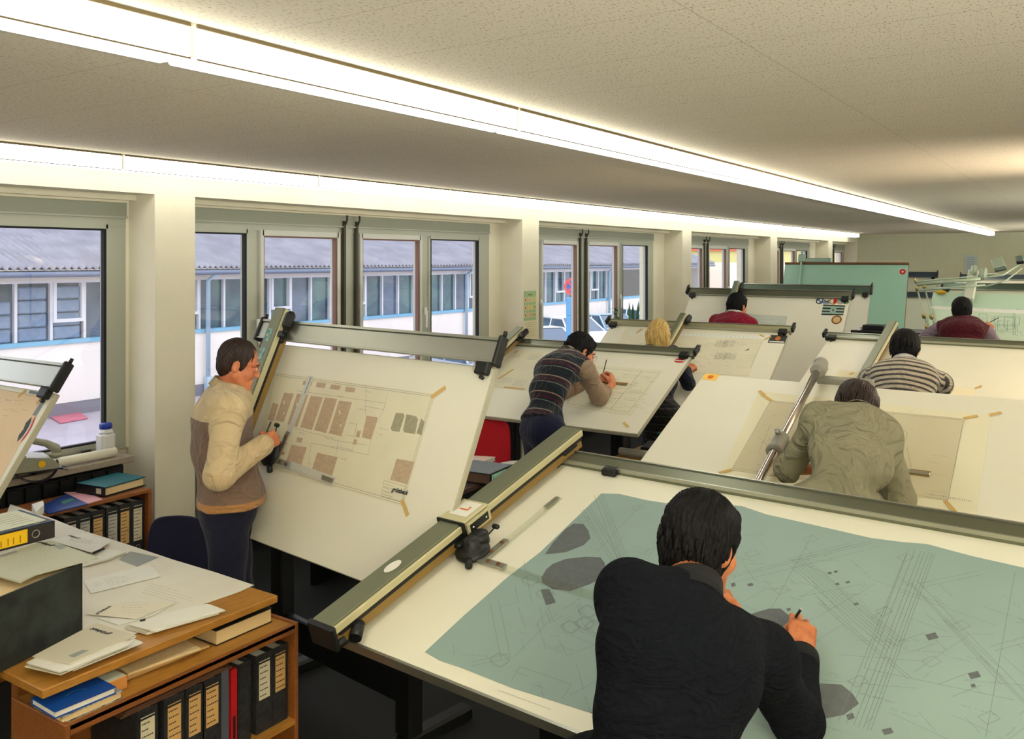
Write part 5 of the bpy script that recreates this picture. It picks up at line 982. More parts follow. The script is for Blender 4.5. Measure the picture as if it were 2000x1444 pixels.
# dark desks farther back
c = atz(1532, 735, .78); dk = root('desk', c*V(1, 1, 0), 'black desk with a white diamond sheet behind the chrome tube board', 'desk'); m = MB(); m.box(c[0]-.8, c[0]+.5, c[1]-.35, c[1]+.45, .74, .78, bev=.004); obj('desktop', m, M_black, dk); m = MB(); m.box(c[0]-.75, c[0]-.71, c[1]-.3, c[1]+.4, 0, .74); obj('side_panel', m, M_black, dk); m = MB(); m.box(c[0]+.41, c[0]+.45, c[1]-.3, c[1]+.4, 0, .74); obj('side_panel', m, M_black, dk)
m = MB(); flat_poly(m, [(1506, 742), (1522, 727), (1553, 738), (1528, 745)], .7815, 0, .001); obj('paper_sheet', m, M_paper, label='white diamond shaped sheet on the black desk behind the chrome tube board', cat='paper')
c = T(1750, 650, 10.6); dk = root('desk', V(c[0], c[1], 0), 'black desk below the pale green board', 'desk'); zt = c[2]+.03; m = MB(); m.box(c[0]-.45, c[0]+.32, c[1]-.3, c[1]+.3, zt-.04, zt, bev=.004); obj('desktop', m, M_black, dk); m = MB(); m.box(c[0]-.42, c[0]+.29, c[1]-.25, c[1]+.25, 0, zt-.04); obj('body', m, M_black, dk)
m = MB(); m.box(c[0]-.34, c[0]-.10, c[1]-.2, c[1]+.05, zt, zt+.06, bev=.006); obj('desk_tray', m, M_black, label='black tray on the desk below the pale green board', cat='tray')
m = MB(); m.box(c[0]-.445, c[0]-.36, c[1]-.28, c[1]-.1, zt, zt+.012); obj('paper_sheet', m, M_paper, label='white papers at the left end of the desk below the pale green board', cat='paper')
# calendar and list on the second pillar
x = -5.099; q = [atx(px, py, x) for px, py in ((1023, 569), (1049, 569), (1049, 628), (1023, 627))]; y0, y1, z0, z1 = q[0][1], q[1][1]-.02, q[3][2], q[0][2]
r = root('wall_calendar', V(x, (y0+y1)/2, z0), 'green picture poster with rows of little figures on the second pillar', 'poster'); m = MB(); m.box(x, x+.002, y0, y1, z0, z1); obj('sheet', m, mat('sage_green_card', srgb(160, 186, 140), .7), r)
R9 = random.Random(2); m = MB(); cols = [mat('card_red', srgb(206, 80, 50), .6), mat('card_yellow', srgb(226, 190, 60), .6), mat('card_pink', srgb(220, 160, 150), .6), mat('card_green', srgb(110, 140, 70), .6)]
for i in range(4):
    for j in range(3):
        cy = y0+(i+.5)*(y1-y0)/4; cz_ = z1-(z1-z0)*(.30+j*.26); m.disc(V(x+.0025, cy, cz_), V(0, 1, 0), HZ, (y1-y0)/4*.40, 4, 14, (z1-z0)*.10); m.disc(V(x+.003, cy, cz_), V(0, 1, 0), HZ, (y1-y0)/4*.2, R9.randrange(4), 8, (z1-z0)*.055)
m.box(x+.002, x+.003, (y0+y1)/2-.04, (y0+y1)/2+.04, z1-.05, z1-.03, 3); obj('pictures', m, cols+[mat('card_cream', srgb(214, 206, 150), .6)], r)
m = MB(); m.box(x, x+.002, y0+.03, y1, z0-.36, z0-.01, 0)
for k in range(16): m.box(x+.002, x+.0026, y0+.05, y0+.05+R9.uniform(.08, .17), z0-.03-k*.02, z0-.027-k*.02, 1)
obj('pinned_list', m, [mat('cream_list_paper', srgb(222, 214, 172), .8), M_ink], label='cream list pinned under the green picture poster', cat='notice')
m = MB(); q = [aty(px, py, 22.99) for px, py in ((1884, 499), (1909, 532))]; m.box(q[0][0], q[1][0], 22.985, 22.999, q[1][2], q[0][2], 0)
for k in range(9): m.box(q[0][0]+.03, q[1][0]-.05, 22.983, 22.985, q[0][2]-.06-k*.04, q[0][2]-.052-k*.04, 1)
obj('wall_notice', m, [mat('bluish_paper', srgb(186, 200, 200), .7), M_ink], label='bluish printed notice pinned on the far wall', cat='notice')
# plants on the sill of the third window
M_leaf = mat('plant_leaf', srgb(60, 104, 62), .5, var=.3, vscale=20); M_pot = mat('terracotta_pot', srgb(150, 90, 60), .8)
def leaf(m, p, d, L, w, nrmv):
    d = nrm(d); s = nrm(np.cross(d, nrmv)); n = np.cross(s, d); m.add([p, p+d*L*.3+s*w*.8-n*.004, p+d*L*.6+s*w-n*.006, p+d*L-n*.02, p+d*L*.6-s*w-n*.006, p+d*L*.3-s*w*.8-n*.004], [[0, 1, 2, 5], [2, 3, 4, 5]], 0)
def pot(y, label, kind):
    x = -5.17; b_ = V(x, y, .884); r = root('potted_plant', b_, label, 'potted plant'); m = MB(); m.lathe(b_, [(.001, 0), (.045, 0), (.06, .09), (.066, .09), (.066, .11), (.055, .11), (.001, .105)], HZ, 20); obj('pot', m, M_pot, r); R = random.Random(int(y*10))
    m = MB()
    if kind == 'snake':
        for k in range(7):
            a = R.uniform(0, 6.28); h = R.uniform(.35, .60); t = nrm(V(cos(a)*.12, sin(a)*.12, 1)); base = b_+HZ*.1+V(cos(a), sin(a), 0)*.02; s = nrm(np.cross(t, V(cos(a), sin(a), .1))); vs = []
            for i in range(6): f = i/5; w = .024*(1-abs(f-.35)*.6)*(1 if i < 5 else .05); vs += [base+t*h*f-s*w, base+t*h*f+s*w+t*.002]
            m.add(vs, [[2*i, 2*i+1, 2*i+3, 2*i+2] for i in range(5)], 0)
        obj('leaves', m, M_leaf, r)
    else:
        st = MB(); pts = [b_+HZ*.1+V(.01*sin(k), .012*cos(k*1.7), .05*k) for k in range(11)]; st.tube(pts, .003, 6); st.tube([b_+HZ*.1, b_+HZ*.62], .004, 6); obj('stem', st, mat('green_stem', srgb(70, 90, 50), .6), r)
        for k in range(34):
            p = pts[R.randrange(1, 11)]; a = R.uniform(0, 6.28); leaf(m, p, V(cos(a), sin(a), R.uniform(-.4, .5)), R.uniform(.05, .09), R.uniform(.02, .034), HZ)
        obj('leaves', m, M_leaf, r)
pot(10.10, 'leafy climbing plant in a pot on the sill between windows', 'climb'); pot(10.62, 'upright sword leaved plant in a pot on the sill behind the climber', 'snake')

# ------------------------------------------------------------------ people: smooth implicit surfaces meshed with surface nets
class Blob:
    def __init__(s, k=.03): s.p = []; s.k = k
    def cone(s, a, b, ra, rb, k=None, fl=None): s.p.append(('c', np.asarray(a, float), np.asarray(b, float), ra, rb, s.k if k is None else k, fl, 1)); return s
    def ell(s, c, R, r, k=None, sub=False): s.p.append(('e', np.asarray(c, float), np.asarray(R, float), np.asarray(r, float), None, s.k if k is None else k, None, -1 if sub else 1)); return s
    def cut(s, p, n): s.p.append(('h', np.asarray(p, float), nrm(n), None, None, 0, None, -1)); return s     # removes the side n points to
    def scut(s, p, n, k=.01): s.p.append(('h', np.asarray(p, float), nrm(n), None, None, k, None, -1)); return s
    def mesh(s, h):
        lo, hi = [], []
        for q in s.p:
            if q[7] < 0: continue
            if q[0] == 'c': r = max(q[3], q[4]); lo.append(np.minimum(q[1], q[2])-r); hi.append(np.maximum(q[1], q[2])+r)
            else: r = max(q[3]); lo.append(q[1]-r); hi.append(q[1]+r)
        lo = np.min(lo, 0)-4*h-.01; hi = np.max(hi, 0)+4*h+.01; n = np.ceil((hi-lo)/h).astype(int)+1
        g = np.full(n, .2, np.float32)
        for q in s.p:
            t, a, b, c, d, k, fl, sg = q
            if t == 'h': i0 = np.zeros(3, int); i1 = n
            else:
                if t == 'c': r = max(c, d); l, u = np.minimum(a, b)-r, np.maximum(a, b)+r
                else: r = max(c); l, u = a-r, a+r
                pad = k+3*h; i0 = np.clip(np.floor((l-pad-lo)/h).astype(int), 0, n); i1 = np.clip(np.ceil((u+pad-lo)/h).astype(int)+1, 0, n)
            if np.any(i1 <= i0): continue
            ax = [lo[i]+h*np.arange(i0[i], i1[i], dtype=np.float32) for i in range(3)]
            X, Y, Z = np.meshgrid(*ax, indexing='ij'); P = np.stack([X, Y, Z], -1).astype(np.float32)
            if t == 'c':
                aa, bb = a, b; Q = P-aa.astype(np.float32); ba = bb-aa
                if fl is not None:
                    axv, f = fl; axv = nrm(axv).astype(np.float32); Q = Q+(Q@axv)[..., None]*axv*(1/f-1)
                    ba = ba+axv*np.dot(ba, axv)*(1/f-1)
                L2 = float(np.dot(ba, ba))+1e-12; tt = np.clip((Q@ba.astype(np.float32))/L2, 0, 1)
                D = np.linalg.norm(Q-tt[..., None]*ba.astype(np.float32), axis=-1)-(c+(d-c)*tt)
                if fl is not None: D = D*((1+fl[1])/2)
            elif t == 'e':
                Q = (P-a.astype(np.float32))@b.T.astype(np.float32); k0 = np.linalg.norm(Q/c, axis=-1); k1 = np.linalg.norm(Q/(c*c), axis=-1)+1e-9; D = k0*(k0-1)/k1
            else: D = -((P-a.astype(np.float32))@b.astype(np.float32))      # negative inside removed side
            sl = tuple(slice(i0[i], i1[i]) for i in range(3)); G = g[sl]
            if sg > 0:
                if k > 0: hh = np.maximum(k-np.abs(G-D), 0)/k; g[sl] = np.minimum(G, D)-hh*hh*k*.25
                else: g[sl] = np.minimum(G, D)
            else:
                D = -D
                if k > 0: hh = np.maximum(k-np.abs(G-D), 0)/k; g[sl] = np.maximum(G, D)+hh*hh*k*.25
                else: g[sl] = np.maximum(G, D)
        return nets(g, lo, h)
def nets(g, lo, h):
    s = g < 0; c = [s[i:i-1 or None, j:j-1 or None, k:k-1 or None] for i in (0, 1) for j in (0, 1) for k in (0, 1)]
    cnt = sum(x.astype(np.int8) for x in c); act = (cnt > 0) & (cnt < 8); idx = -np.ones(act.shape, int); ii = np.argwhere(act); idx[act] = np.arange(len(ii))
    acc = np.zeros((len(ii), 3)); num = np.zeros(len(ii)); cor = [(i, j, k) for i in (0, 1) for j in (0, 1) for k in (0, 1)]
    gv = {o: g[ii[:, 0]+o[0], ii[:, 1]+o[1], ii[:, 2]+o[2]] for o in cor}
    for o in cor:
        for ax in range(3):
            if o[ax]: continue
            p = list(o); p[ax] = 1; p = tuple(p); a, b = gv[o], gv[p]; m = (a < 0) != (b < 0); t = np.where(m, a/(a-b+1e-20), 0)
            q = np.tile(np.array(o, float), (len(ii), 1)); q[:, ax] += t; acc[m] += q[m]; num[m] += 1
    vs = lo+h*(ii+acc/np.maximum(num, 1)[:, None]); fs = []
    for ax in range(3):
        b1, b2 = (ax+1) % 3, (ax+2) % 3; sl0 = [slice(None)]*3; sl1 = [slice(None)]*3; sl0[ax] = slice(0, -1); sl1[ax] = slice(1, None)
        A, Bq = s[tuple(sl0)], s[tuple(sl1)]; e = np.argwhere(A != Bq)
        e = e[(e[:, b1] > 0) & (e[:, b2] > 0) & (e[:, b1] < g.shape[b1]-1) & (e[:, b2] < g.shape[b2]-1)]
        if not len(e): continue
        def cell(d1, d2): q = e.copy(); q[:, b1] += d1; q[:, b2] += d2; return idx[q[:, 0], q[:, 1], q[:, 2]]
        f = np.stack([cell(-1, -1), cell(0, -1), cell(0, 0), cell(-1, 0)], 1); ins = A[e[:, 0], e[:, 1], e[:, 2]]
        f[~ins] = f[~ins][:, ::-1]; fs.append(f[(f >= 0).all(1)])
    return vs, np.concatenate(fs) if fs else np.zeros((0, 4), int)
def vnorm(vs, fs):
    n = np.zeros_like(vs); a = vs[fs[:, 2]]-vs[fs[:, 0]]; b = vs[fs[:, 3]]-vs[fs[:, 1]]; fn = np.cross(a, b)
    for k in range(4): np.add.at(n, fs[:, k], fn)
    return n/(np.linalg.norm(n, axis=1)[:, None]+1e-12)
def relax(vs, fs, it=2, lam=.5):
    for _ in range(it):
        acc = np.zeros_like(vs); c = np.zeros(len(vs))
        for i, j in ((0, 1), (1, 2), (2, 3), (3, 0)):
            np.add.at(acc, fs[:, i], vs[fs[:, j]]); np.add.at(c, fs[:, i], 1); np.add.at(acc, fs[:, j], vs[fs[:, i]]); np.add.at(c, fs[:, j], 1)
        vs = vs*(1-lam)+lam*acc/np.maximum(c, 1)[:, None]
    return vs
def wrinkle(vs, fs, amp, fr=18, seed=0, dirv=None):
    R = np.random.RandomState(seed); n = vnorm(vs, fs); d = np.zeros(len(vs))
    for k in range(7):
        w = R.normal(size=3); w = nrm(w)*fr*R.uniform(.5, 1.9)
        if dirv is not None: w = w+np.asarray(dirv)*fr*.8
        wp = R.normal(size=3)*fr*.4; d += np.sin(vs@w+1.6*np.sin(vs@wp+R.uniform(0, 6))+R.uniform(0, 6))/(1+.25*k)
    d = np.sign(d)*np.abs(d)**1.0; return vs+n*(d*amp/2.6)[:, None]
def bobj(name, parts, mats, parent, attr=None, midx=None):
    vs = np.concatenate([p[0] for p in parts]); o = 0; fl = []
    for p in parts: fl.append(p[1]+o); o += len(p[0])
    fs = np.concatenate(fl); me = bpy.data.meshes.new(name); off = rootloc(parent); me.from_pydata((vs-off).tolist(), [], fs.tolist())
    mats = mats if isinstance(mats, (list, tuple)) else [mats]
    for m in mats: me.materials.append(m)
    me.polygons.foreach_set('use_smooth', [True]*len(fs))
    if midx is not None: me.polygons.foreach_set('material_index', midx(vs, fs))
    if attr is not None: a = me.attributes.new('tv', 'FLOAT', 'POINT'); a.data.foreach_set('value', attr(vs).astype(np.float32))
    me.update(); ob = bpy.data.objects.new(name, me); COL.objects.link(ob); ob.parent = parent; return ob
def seg_attr(segs, pel=None, U=None):
    """coordinate along the nearest bone: segs = [(a, b, offset)]"""
    def f(vs):
        best = np.full(len(vs), 1e9); out = np.zeros(len(vs))
        for a, b, off, rr in segs:
            ba = b-a; L = np.linalg.norm(ba); t = (vs-a)@ba/(L*L); d = np.linalg.norm(vs-(a+np.clip(t, 0, 1)[:, None]*ba), axis=1)-rr; m = d < best; best[m] = d[m]; out[m] = (off+t[m]*L) if off > 0 else ((vs-pel)@U)[m]
        return out
    return f
def stripe_mat(name, stops, period=None, bump=.3, rough=.9, bscale=160):
    """stops = [(pos, colour)] constant colour bands along attribute tv (metres, repeated every period)"""
    m = bpy.data.materials.new(name); m.use_nodes = True; nt = m.node_tree; N = nt.nodes; L = nt.links; b = N['Principled BSDF']; b.inputs['Roughness'].default_value = rough; b.inputs['Specular IOR Level'].default_value = .15; b.inputs['Sheen Weight'].default_value = .15
    a = N.new('ShaderNodeAttribute'); a.attribute_name = 'tv'; src = a.outputs['Fac']
    if period: d = N.new('ShaderNodeMath'); d.operation = 'DIVIDE'; d.inputs[1].default_value = period; L.new(src, d.inputs[0]); f = N.new('ShaderNodeMath'); f.operation = 'FRACT'; L.new(d.outputs[0], f.inputs[0]); src = f.outputs[0]
    r = N.new('ShaderNodeValToRGB'); r.color_ramp.interpolation = 'CONSTANT'; e = r.color_ramp.elements
    e[0].position = stops[0][0]; e[0].color = stops[0][1]; e[1].position = stops[1][0]; e[1].color = stops[1][1]
    for p, c in stops[2:]: x = e.new(p); x.color = c
    L.new(src, r.inputs[0]); L.new(r.outputs[0], b.inputs['Base Color'])
    tc = N.new('ShaderNodeTexCoord'); n = N.new('ShaderNodeTexNoise'); n.inputs['Scale'].default_value = bscale; L.new(tc.outputs['Object'], n.inputs['Vector']); bp = N.new('ShaderNodeBump'); bp.inputs['Strength'].default_value = bump; bp.inputs['Distance'].default_value = .004; L.new(n.outputs['Fac'], bp.inputs['Height']); L.new(bp.outputs[0], b.inputs['Normal']); add_fold(nt, b, tc.outputs['Object'], .45); return m
def cloth(name, c, bump=.3, bs=200, var=.12, vs=30, vc=None): return mat(name, c, .9, bump=bump, bscale=bs, var=var, vscale=vs, spec=.12, sheen=.1, var_col=vc, fold=.15 if 'trousers' in name else .4)
M_skin = mat('warm_skin', srgb(206, 136, 94), .5, var=.12, vscale=14, bump=.05, bscale=200, spec=.35, var_col=srgb(188, 108, 74))
M_lip = M_lip
M_lips = mat('lips', srgb(160, 86, 70), .5)
M_eye = mat('eye_white', srgb(220, 215, 205), .2); M_iris = mat('dark_iris', srgb(40, 30, 24), .2)
M_hair_b = mat('black_hair', srgb(20, 19, 20), .6, bump=.5, bscale=60, aniso=(3, 3, .7), var=.3, vscale=40, spec=.15)
M_hair_br = mat('dark_brown_hair', srgb(52, 36, 30), .5, bump=.5, bscale=60, aniso=(3, 3, .7), var=.4, vscale=40, spec=.35)
M_hair_bl = mat('blonde_hair', srgb(214, 184, 110), .5, bump=.7, bscale=70, aniso=(3, 3, .3), var=.35, vscale=45, spec=.4, var_col=srgb(168, 132, 66))
M_pencil = mat('pencil_paint', srgb(40, 36, 30), .4)

def frame_from(fw, up=(0, 0, 1)):
    f = nrm(fw); r = nrm(np.cross(f, np.asarray(up, float))); u = np.cross(r, f); return r, f, u
def head_parts(c, fw, up, neck, h=.0035, sc=1.0, neckr=.056, female=False):
    """c: centre of the skull at eye height; returns (mesh, frame)"""
    R, Fw, U = frame_from(fw, up); P = lambda x, y, z: c+(R*x+Fw*y+U*z)*sc; M = np.array([R, Fw, U]); e = lambda a, b, d: np.array([a, b, d])*sc
    b = Blob(.02*sc)
    b.ell(P(0, -.015, .028), M, e(.074, .094, .090)).ell(P(0, .028, -.040), M, e(.059, .062, .072))
    for s in (-1, 1):
        b.cone(P(s*.054, .0, -.055), P(s*.022, .068, -.098), .019*sc, .018*sc); b.ell(P(s*.040, .060, -.030), M, e(.022, .022, .024)); b.cone(P(s*.012, .083, .022), P(s*.046, .068, .020), .010*sc, .009*sc, .012)
    b.cone(P(-.008, .076, -.100), P(.008, .076, -.100), .019*sc, .019*sc)
    for s in (-1, 1): b.ell(P(s*.031, .094, -.001), M, e(.020, .016, .013), .008, True)
    b.cone(P(0, .086, .012), P(0, .104, -.028), .0075*sc, .0105*sc, .010); b.ell(P(0, .100, -.034), M, e(.015, .011, .009), .008)
    b.ell(P(0, .091, -.050), M, e(.006, .006, .008), .004, True)
    b.cone(P(-.018, .086, -.062), P(.018, .086, -.062), .0068*sc, .0068*sc, .008); b.cone(P(-.015, .085, -.074), P(.015, .085, -.074), .0080*sc, .0080*sc, .008)
    for s in (-1, 1): b.ell(P(s*.031, .079, -.001), M, e(.0145, .0135, .0115), .004)
    for s in (-1, 1):
        Re = np.array([nrm(R*s+Fw*-.35), nrm(Fw+R*s*.35), U]); b.ell(P(s*.078, -.012, -.010), Re, e(.0085, .020, .033), .008); b.ell(P(s*.087, -.008, -.006), Re, e(.006, .011, .020), .004, True)
    b.cone(P(0, -.018, -.055), neck, neckr*sc, neckr*sc*1.05, .025); return b.mesh(h), (P, M, R, Fw, U)
def hair_parts(P, M, sc, style, h, seed=0):
    e = lambda a, b, d: np.array([a, b, d])*sc; R, Fw, U = M; b = Blob(.02*sc)
    if style in ('short', 'thick', 'mop', 'receding'):
        t = {'short': 0, 'receding': -.001, 'thick': .008, 'mop': .010}[style]
        b.ell(P(0, -.024, .036), M, e(.083+t, .097+t, .090+t)).ell(P(0, -.052, -.010), M, e(.075+t, .058+t, .080+t))
        if style in ('thick', 'mop'): b.ell(P(0, -.055, -.045), M, e(.066, .046+t, .062))
        if style == 'mop': b.ell(P(0, -.058, -.075), M, e(.060, .044, .052)).ell(P(0, -.052, -.100), M, e(.056, .040, .050))
        for s in (-1, 1): b.ell(P(s*.068, .012, .012), M, e(.014+t*.6, .016, .040), .015)
        b.ell(P(0, .125, -.052), M, e(.13, .108 if style == 'receding' else .098, .124), .012, True)
        b.ell(P(0, .08, -.105), M, e(.09, .08, .085), .012, True)
        for s in (-1, 1): b.ell(P(s*.085, -.006, -.022), M, e(.020, .024, .036), .008, True)
        if style == 'receding': b.ell(P(.0, .118, .050), M, e(.060, .055, .040), .015, True)
        if style != 'receding': b.cone(P(-.034, .056, .082), P(.034, .056, .082), .018*sc, .018*sc, .02)
    vs, fs = b.mesh(h)
    # strand relief: ridges running down the head
    q = (vs-P(0, -.02, .03))@M.T; az = np.arctan2(q[:, 0], q[:, 1]+1e-6); R_ = np.random.RandomState(seed); n = vnorm(vs, fs); d = np.zeros(len(vs))
    for k in range(5): f = R_.randint(14, 60); d += np.sin(az*f+3*np.sin(q[:, 2]*R_.uniform(20, 60)+R_.uniform(0, 6))+R_.uniform(0, 6))
    d2 = np.sin(q[:, 2]*55+4*np.sin(az*3+1)+R_.uniform(0, 6))*.8
    return vs+n*((d*.0010+d2*.0010)*sc)[:, None], fs
def locks(P, M, sc, specs, seed=0, r=.006):
    """tapered hair locks: list of (points in head frame)"""
    m = MB(); R = random.Random(seed)
    for pts in specs: n = len(pts); m.tube([P(*p) for p in pts], [r*sc*(1-.85*(i/(n-1))**1.5) for i in range(n)], 6)
    return m
def hand_blob(w, d, side, back, pose='rest', sc=1.0, fore=None):
    """w wrist, d direction to the knuckles, side towards the thumb, back = back of hand normal"""
    d = nrm(d); back = nrm(back-d*np.dot(back, d)); t = np.cross(back, d); t = t if np.dot(t, side) > 0 else -t
    P = lambda x, y, z: w+(d*x+t*y+back*z)*sc; b = Blob(.010*sc)
    kn = [(.083, .029), (.087, .009), (.083, -.011), (.074, -.029)]
    for i, (x, y) in enumerate(kn): b.cone(P(.005, y*.55, 0), P(x, y, .002), .0165*sc, .0115*sc, .014*sc)
    b.cone(P(.02, .018, -.006), P(.05, .028, -.006), .016*sc, .013*sc); b.cone(P(.02, -.02, -.008), P(.055, -.022, -.006), .015*sc, .012*sc)
    curl = {'rest': [(18, 28, 18), (22, 34, 22), (28, 38, 22), (34, 40, 25)], 'grip': [(48, 46, 14), (56, 62, 24), (64, 76, 36), (70, 82, 42)], 'fist': [(70, 85, 50), (74, 88, 55), (76, 88, 55), (80, 88, 55)], 'flat': [(4, 8, 5), (4, 8, 5), (5, 9, 6), (8, 10, 6)]}[pose]
    ln = [(.044, .026, .021), (.048, .030, .022), (.044, .028, .021), (.034, .021, .019)]; tips = []
    for i, (x, y) in enumerate(kn):
        p = P(x, y, .001); a = 0; spread = (y*.9) if pose == 'flat' or pose == 'rest' else y*.15
        for j in range(3):
            a += radians(curl[i][j]); dr = nrm(d*cos(a)-back*sin(a)+t*spread*cos(a)); q = p+dr*ln[i][j]*sc; r0 = (.0098, .0090, .0080)[j]*(1 if i < 3 else .87); b.cone(p, q, r0*sc, (r0-.0012)*sc, .004*sc); p = q
        tips.append(p)
    if pose in ('grip',): th = [(.018, .022, -.008), (.045, .046, -.026), (.078, .042, -.046), (.098, .030, -.058)]
    elif pose == 'fist': th = [(.018, .022, -.008), (.045, .044, -.02), (.074, .034, -.042), (.082, .012, -.05)]
    else: th = [(.018, .022, -.006), (.042, .050, -.014), (.068, .066, -.022), (.088, .072, -.028)]
    for (a, r0, r1, j) in ((0, .016, .0125, 1), (1, .0125, .0105, 2), (2, .0105, .0088, 3)): b.cone(P(*th[a]), P(*th[j]), r0*sc, r1*sc, .007*sc)
    tips.append(P(*th[3]))
    if fore is not None: b.cone(fore, w, .034*sc, .024*sc, .02, (nrm(back), .82)) ; b.cone(w, P(.015, 0, 0), .024*sc, .02*sc, .012, (nrm(back), .8))
    return b, tips
def elbow_ik(s, w, L1, L2, pole):
    d = w-s; D = np.linalg.norm(d); D = min(D, (L1+L2)*.999); u = nrm(d); a = (L1*L1-L2*L2+D*D)/(2*D); hgt = math.sqrt(max(L1*L1-a*a, 0)); p = np.asarray(pole, float); p = nrm(p-u*np.dot(p, u)); return s+u*a+p*hgt
def pencil(a, d, L, label, r=.0038, col=None):
    d = nrm(d); m = MB(); m.tube([a, a+d*.018, a+d*.02, a+d*L], [.0006, r*.8, r, r], 8); m.tube([a+d*L, a+d*(L+.006)], r*.9, 8, 1); return obj('pencil', m, [col or M_pencil, M_alu], label=label, cat='pencil')

def person(name_label, J, look, h=.008):
    """J: joints (world). look: materials and garment switches"""
    ph = J['pelvis']; r = root('person', V(ph[0], ph[1], 0), name_label, 'person')
    pel, nk, SL, SR = J['pelvis'], J['neck'], J['sl'], J['sr']; fat = look.get('fat', 1.0)
    Rv = nrm(SR-SL); Uv = nrm(nk-pel); Rv = nrm(Rv-Uv*np.dot(Rv, Uv)); Fv = np.cross(Uv, Rv)
    hipR = nrm(J.get('hipdir', Rv*V(1, 1, 0))); bend = J.get('bend', .05)
    mid = pel*.5+nk*.5-Fv*bend; ch = pel*.25+nk*.75-Fv*bend*.75
    HL, HR = pel-hipR*.085, pel+hipR*.085; feet = J['feet']
    knees = [elbow_ik(hh, V(*f)+HZ*.09, .44, .43, J.get('kneedir', Fv)) for hh, f in zip((HL, HR), feet)]
    EL, ER, WL, WR = J['el'], J['er'], J['wl'], J['wr']
    def torso(b, g, low=True):
        w = fat
        b.cone(pel-hipR*.065+HZ*.01, pel+hipR*.065+HZ*.01, (.098*w+g), (.098*w+g), .04)
        b.cone(mid-Rv*.055*w, mid+Rv*.055*w, .085*w+g, .085*w+g, .04, (Fv, .88)); b.cone(pel, mid, .09*w+g, .085*w+g, .04); b.cone(mid, ch, .088*w+g, .088*w+g, .04)
        b.cone(ch-Rv*.080, ch+Rv*.080, .092*w+g, .092*w+g, .04, (Fv, .92)); t = nk-Uv*.055
        b.cone(t-Rv*.09-Fv*.01, t+Rv*.09-Fv*.01, .060+g, .060+g, .04); b.cone(SL*.6+t*.4, SL, .062+g, .057+g, .05); b.cone(SR*.6+t*.4, SR, .062+g, .057+g, .05)
        b.cone(ch, t, .09+g, .075+g, .06); b.cone(nk-Uv*.04, nk+nrm(J['head']-nk)*.015, .06+g*.5, .052+g*.3, .04)
        return b
    def arm(b, s, e, w, g, end=1.0, up=True, cuffr=None):
        if up: b.cone(s, e, .050+g, .041+g, .03)
        we = e+(w-e)*end; b.cone(e, we, .041+g, (.027+g) if cuffr is None else cuffr, .028)
        return b
    def legs(b, g):
        for hh, k_, f in zip((HL, HR), knees, feet): b.cone(hh, k_, .082*fat+g, .058+g, .04); b.cone(k_, V(*f)+HZ*.09, .056+g, .040+g*1.4, .03)
        return b
    # body: one continuous surface, fine islands for head and hands run inside the clothes
    b = Blob(.03); torso(b, -.012); arm(b, SL, EL, WL, -.008); arm(b, SR, ER, WR, -.008); legs(b, -.008)
    for f in feet: f = V(*f); b.cone(f+HZ*.085, f+HZ*.04, .034, .036, .02)
    parts = [b.mesh(max(h, .009))]
    hh = look.get('hh', .0045)
    (hv, hf), (P, M, R, Fw, U) = head_parts(J['head'], J['look'], J.get('up', (0, 0, 1)), nk-Uv*.02, hh, look.get('hs', 1.0)); parts.append((hv, hf)); sc = look.get('hs', 1.0)
    tips = {}
    for sd, w, e in (('l', WL, EL), ('r', WR, ER)):
        hd = J.get('h'+sd)
        if hd is None: hd = dict(d=nrm(w-e), side=Rv*(1 if sd == 'l' else -1), back=-Uv*0+HZ, pose='rest')
        bb, tp = hand_blob(w, np.asarray(hd['d'], float), np.asarray(hd['side'], float), np.asarray(hd['back'], float), hd.get('pose', 'rest'), .98, e+(w-e)*.35 if look.get('bare_fore') else e+(w-e)*.6); parts.append(bb.mesh(look.get('hand_h', .005))); tips[sd] = tp
    bobj('body', parts, look.get('skin', M_skin), r)
    # eyes and brows
    m = MB()
    for s in (-1, 1): m.sphere(P(s*.031, .0815, -.001), .0118*sc, 0, 12, 8); m.sphere(P(s*.031, .0895, -.002), .0055*sc, 1, 10, 6)
    obj('eyes', m, [M_eye, M_iris], r)
    hm = look['hair']; m = MB()
    for s in (-1, 1): m.tube([P(s*.014, .090, .020), P(s*.030, .0915, .026), P(s*.048, .080, .022)], [.003, .0042, .002], 6)
    obj('eyebrows', m, hm, r)
    # hair
    if look['style'] == 'long':
        b = Blob(.02); e = lambda a, bb_, d: np.array([a, bb_, d]); b.ell(P(0, -.022, .036), M, e(.086, .100, .093)).ell(P(0, -.05, -.02), M, e(.084, .065, .09)); b.ell(P(0, .115, -.045), M, e(.075, .075, .11), .015, True)
        dn = V(0, 0, -1)
        base = P(0, -.065, -.02)
        b.cone(base-R*.045, base-R*.05+dn*.17-Fw*.02, .052, .030, .03, (Fw, .6)).cone(base+R*.045, base+R*.05+dn*.17-Fw*.02, .052, .030, .03, (Fw, .6)).cone(base, base+dn*.19-Fw*.03, .055, .03, .03, (Fw, .7)).cone(P(.07, .0, .0), P(.078, -.015, -.06)+dn*.10, .024, .014, .02).cone(P(-.07, .0, .0), P(-.078, -.015, -.06)+dn*.10, .024, .014, .02)
        vs, fs = b.mesh(.006); q = (vs-base)@np.array([R, Fw, U]).T; n = vnorm(vs, fs); dd = np.sin(q[:, 0]*260+2*np.sin(q[:, 2]*22))+.7*np.sin(q[:, 0]*140+1.5*np.sin(q[:, 2]*15+1)); vs = vs+n*(dd*.0035)[:, None]
        m = MB(); RR = random.Random(3)
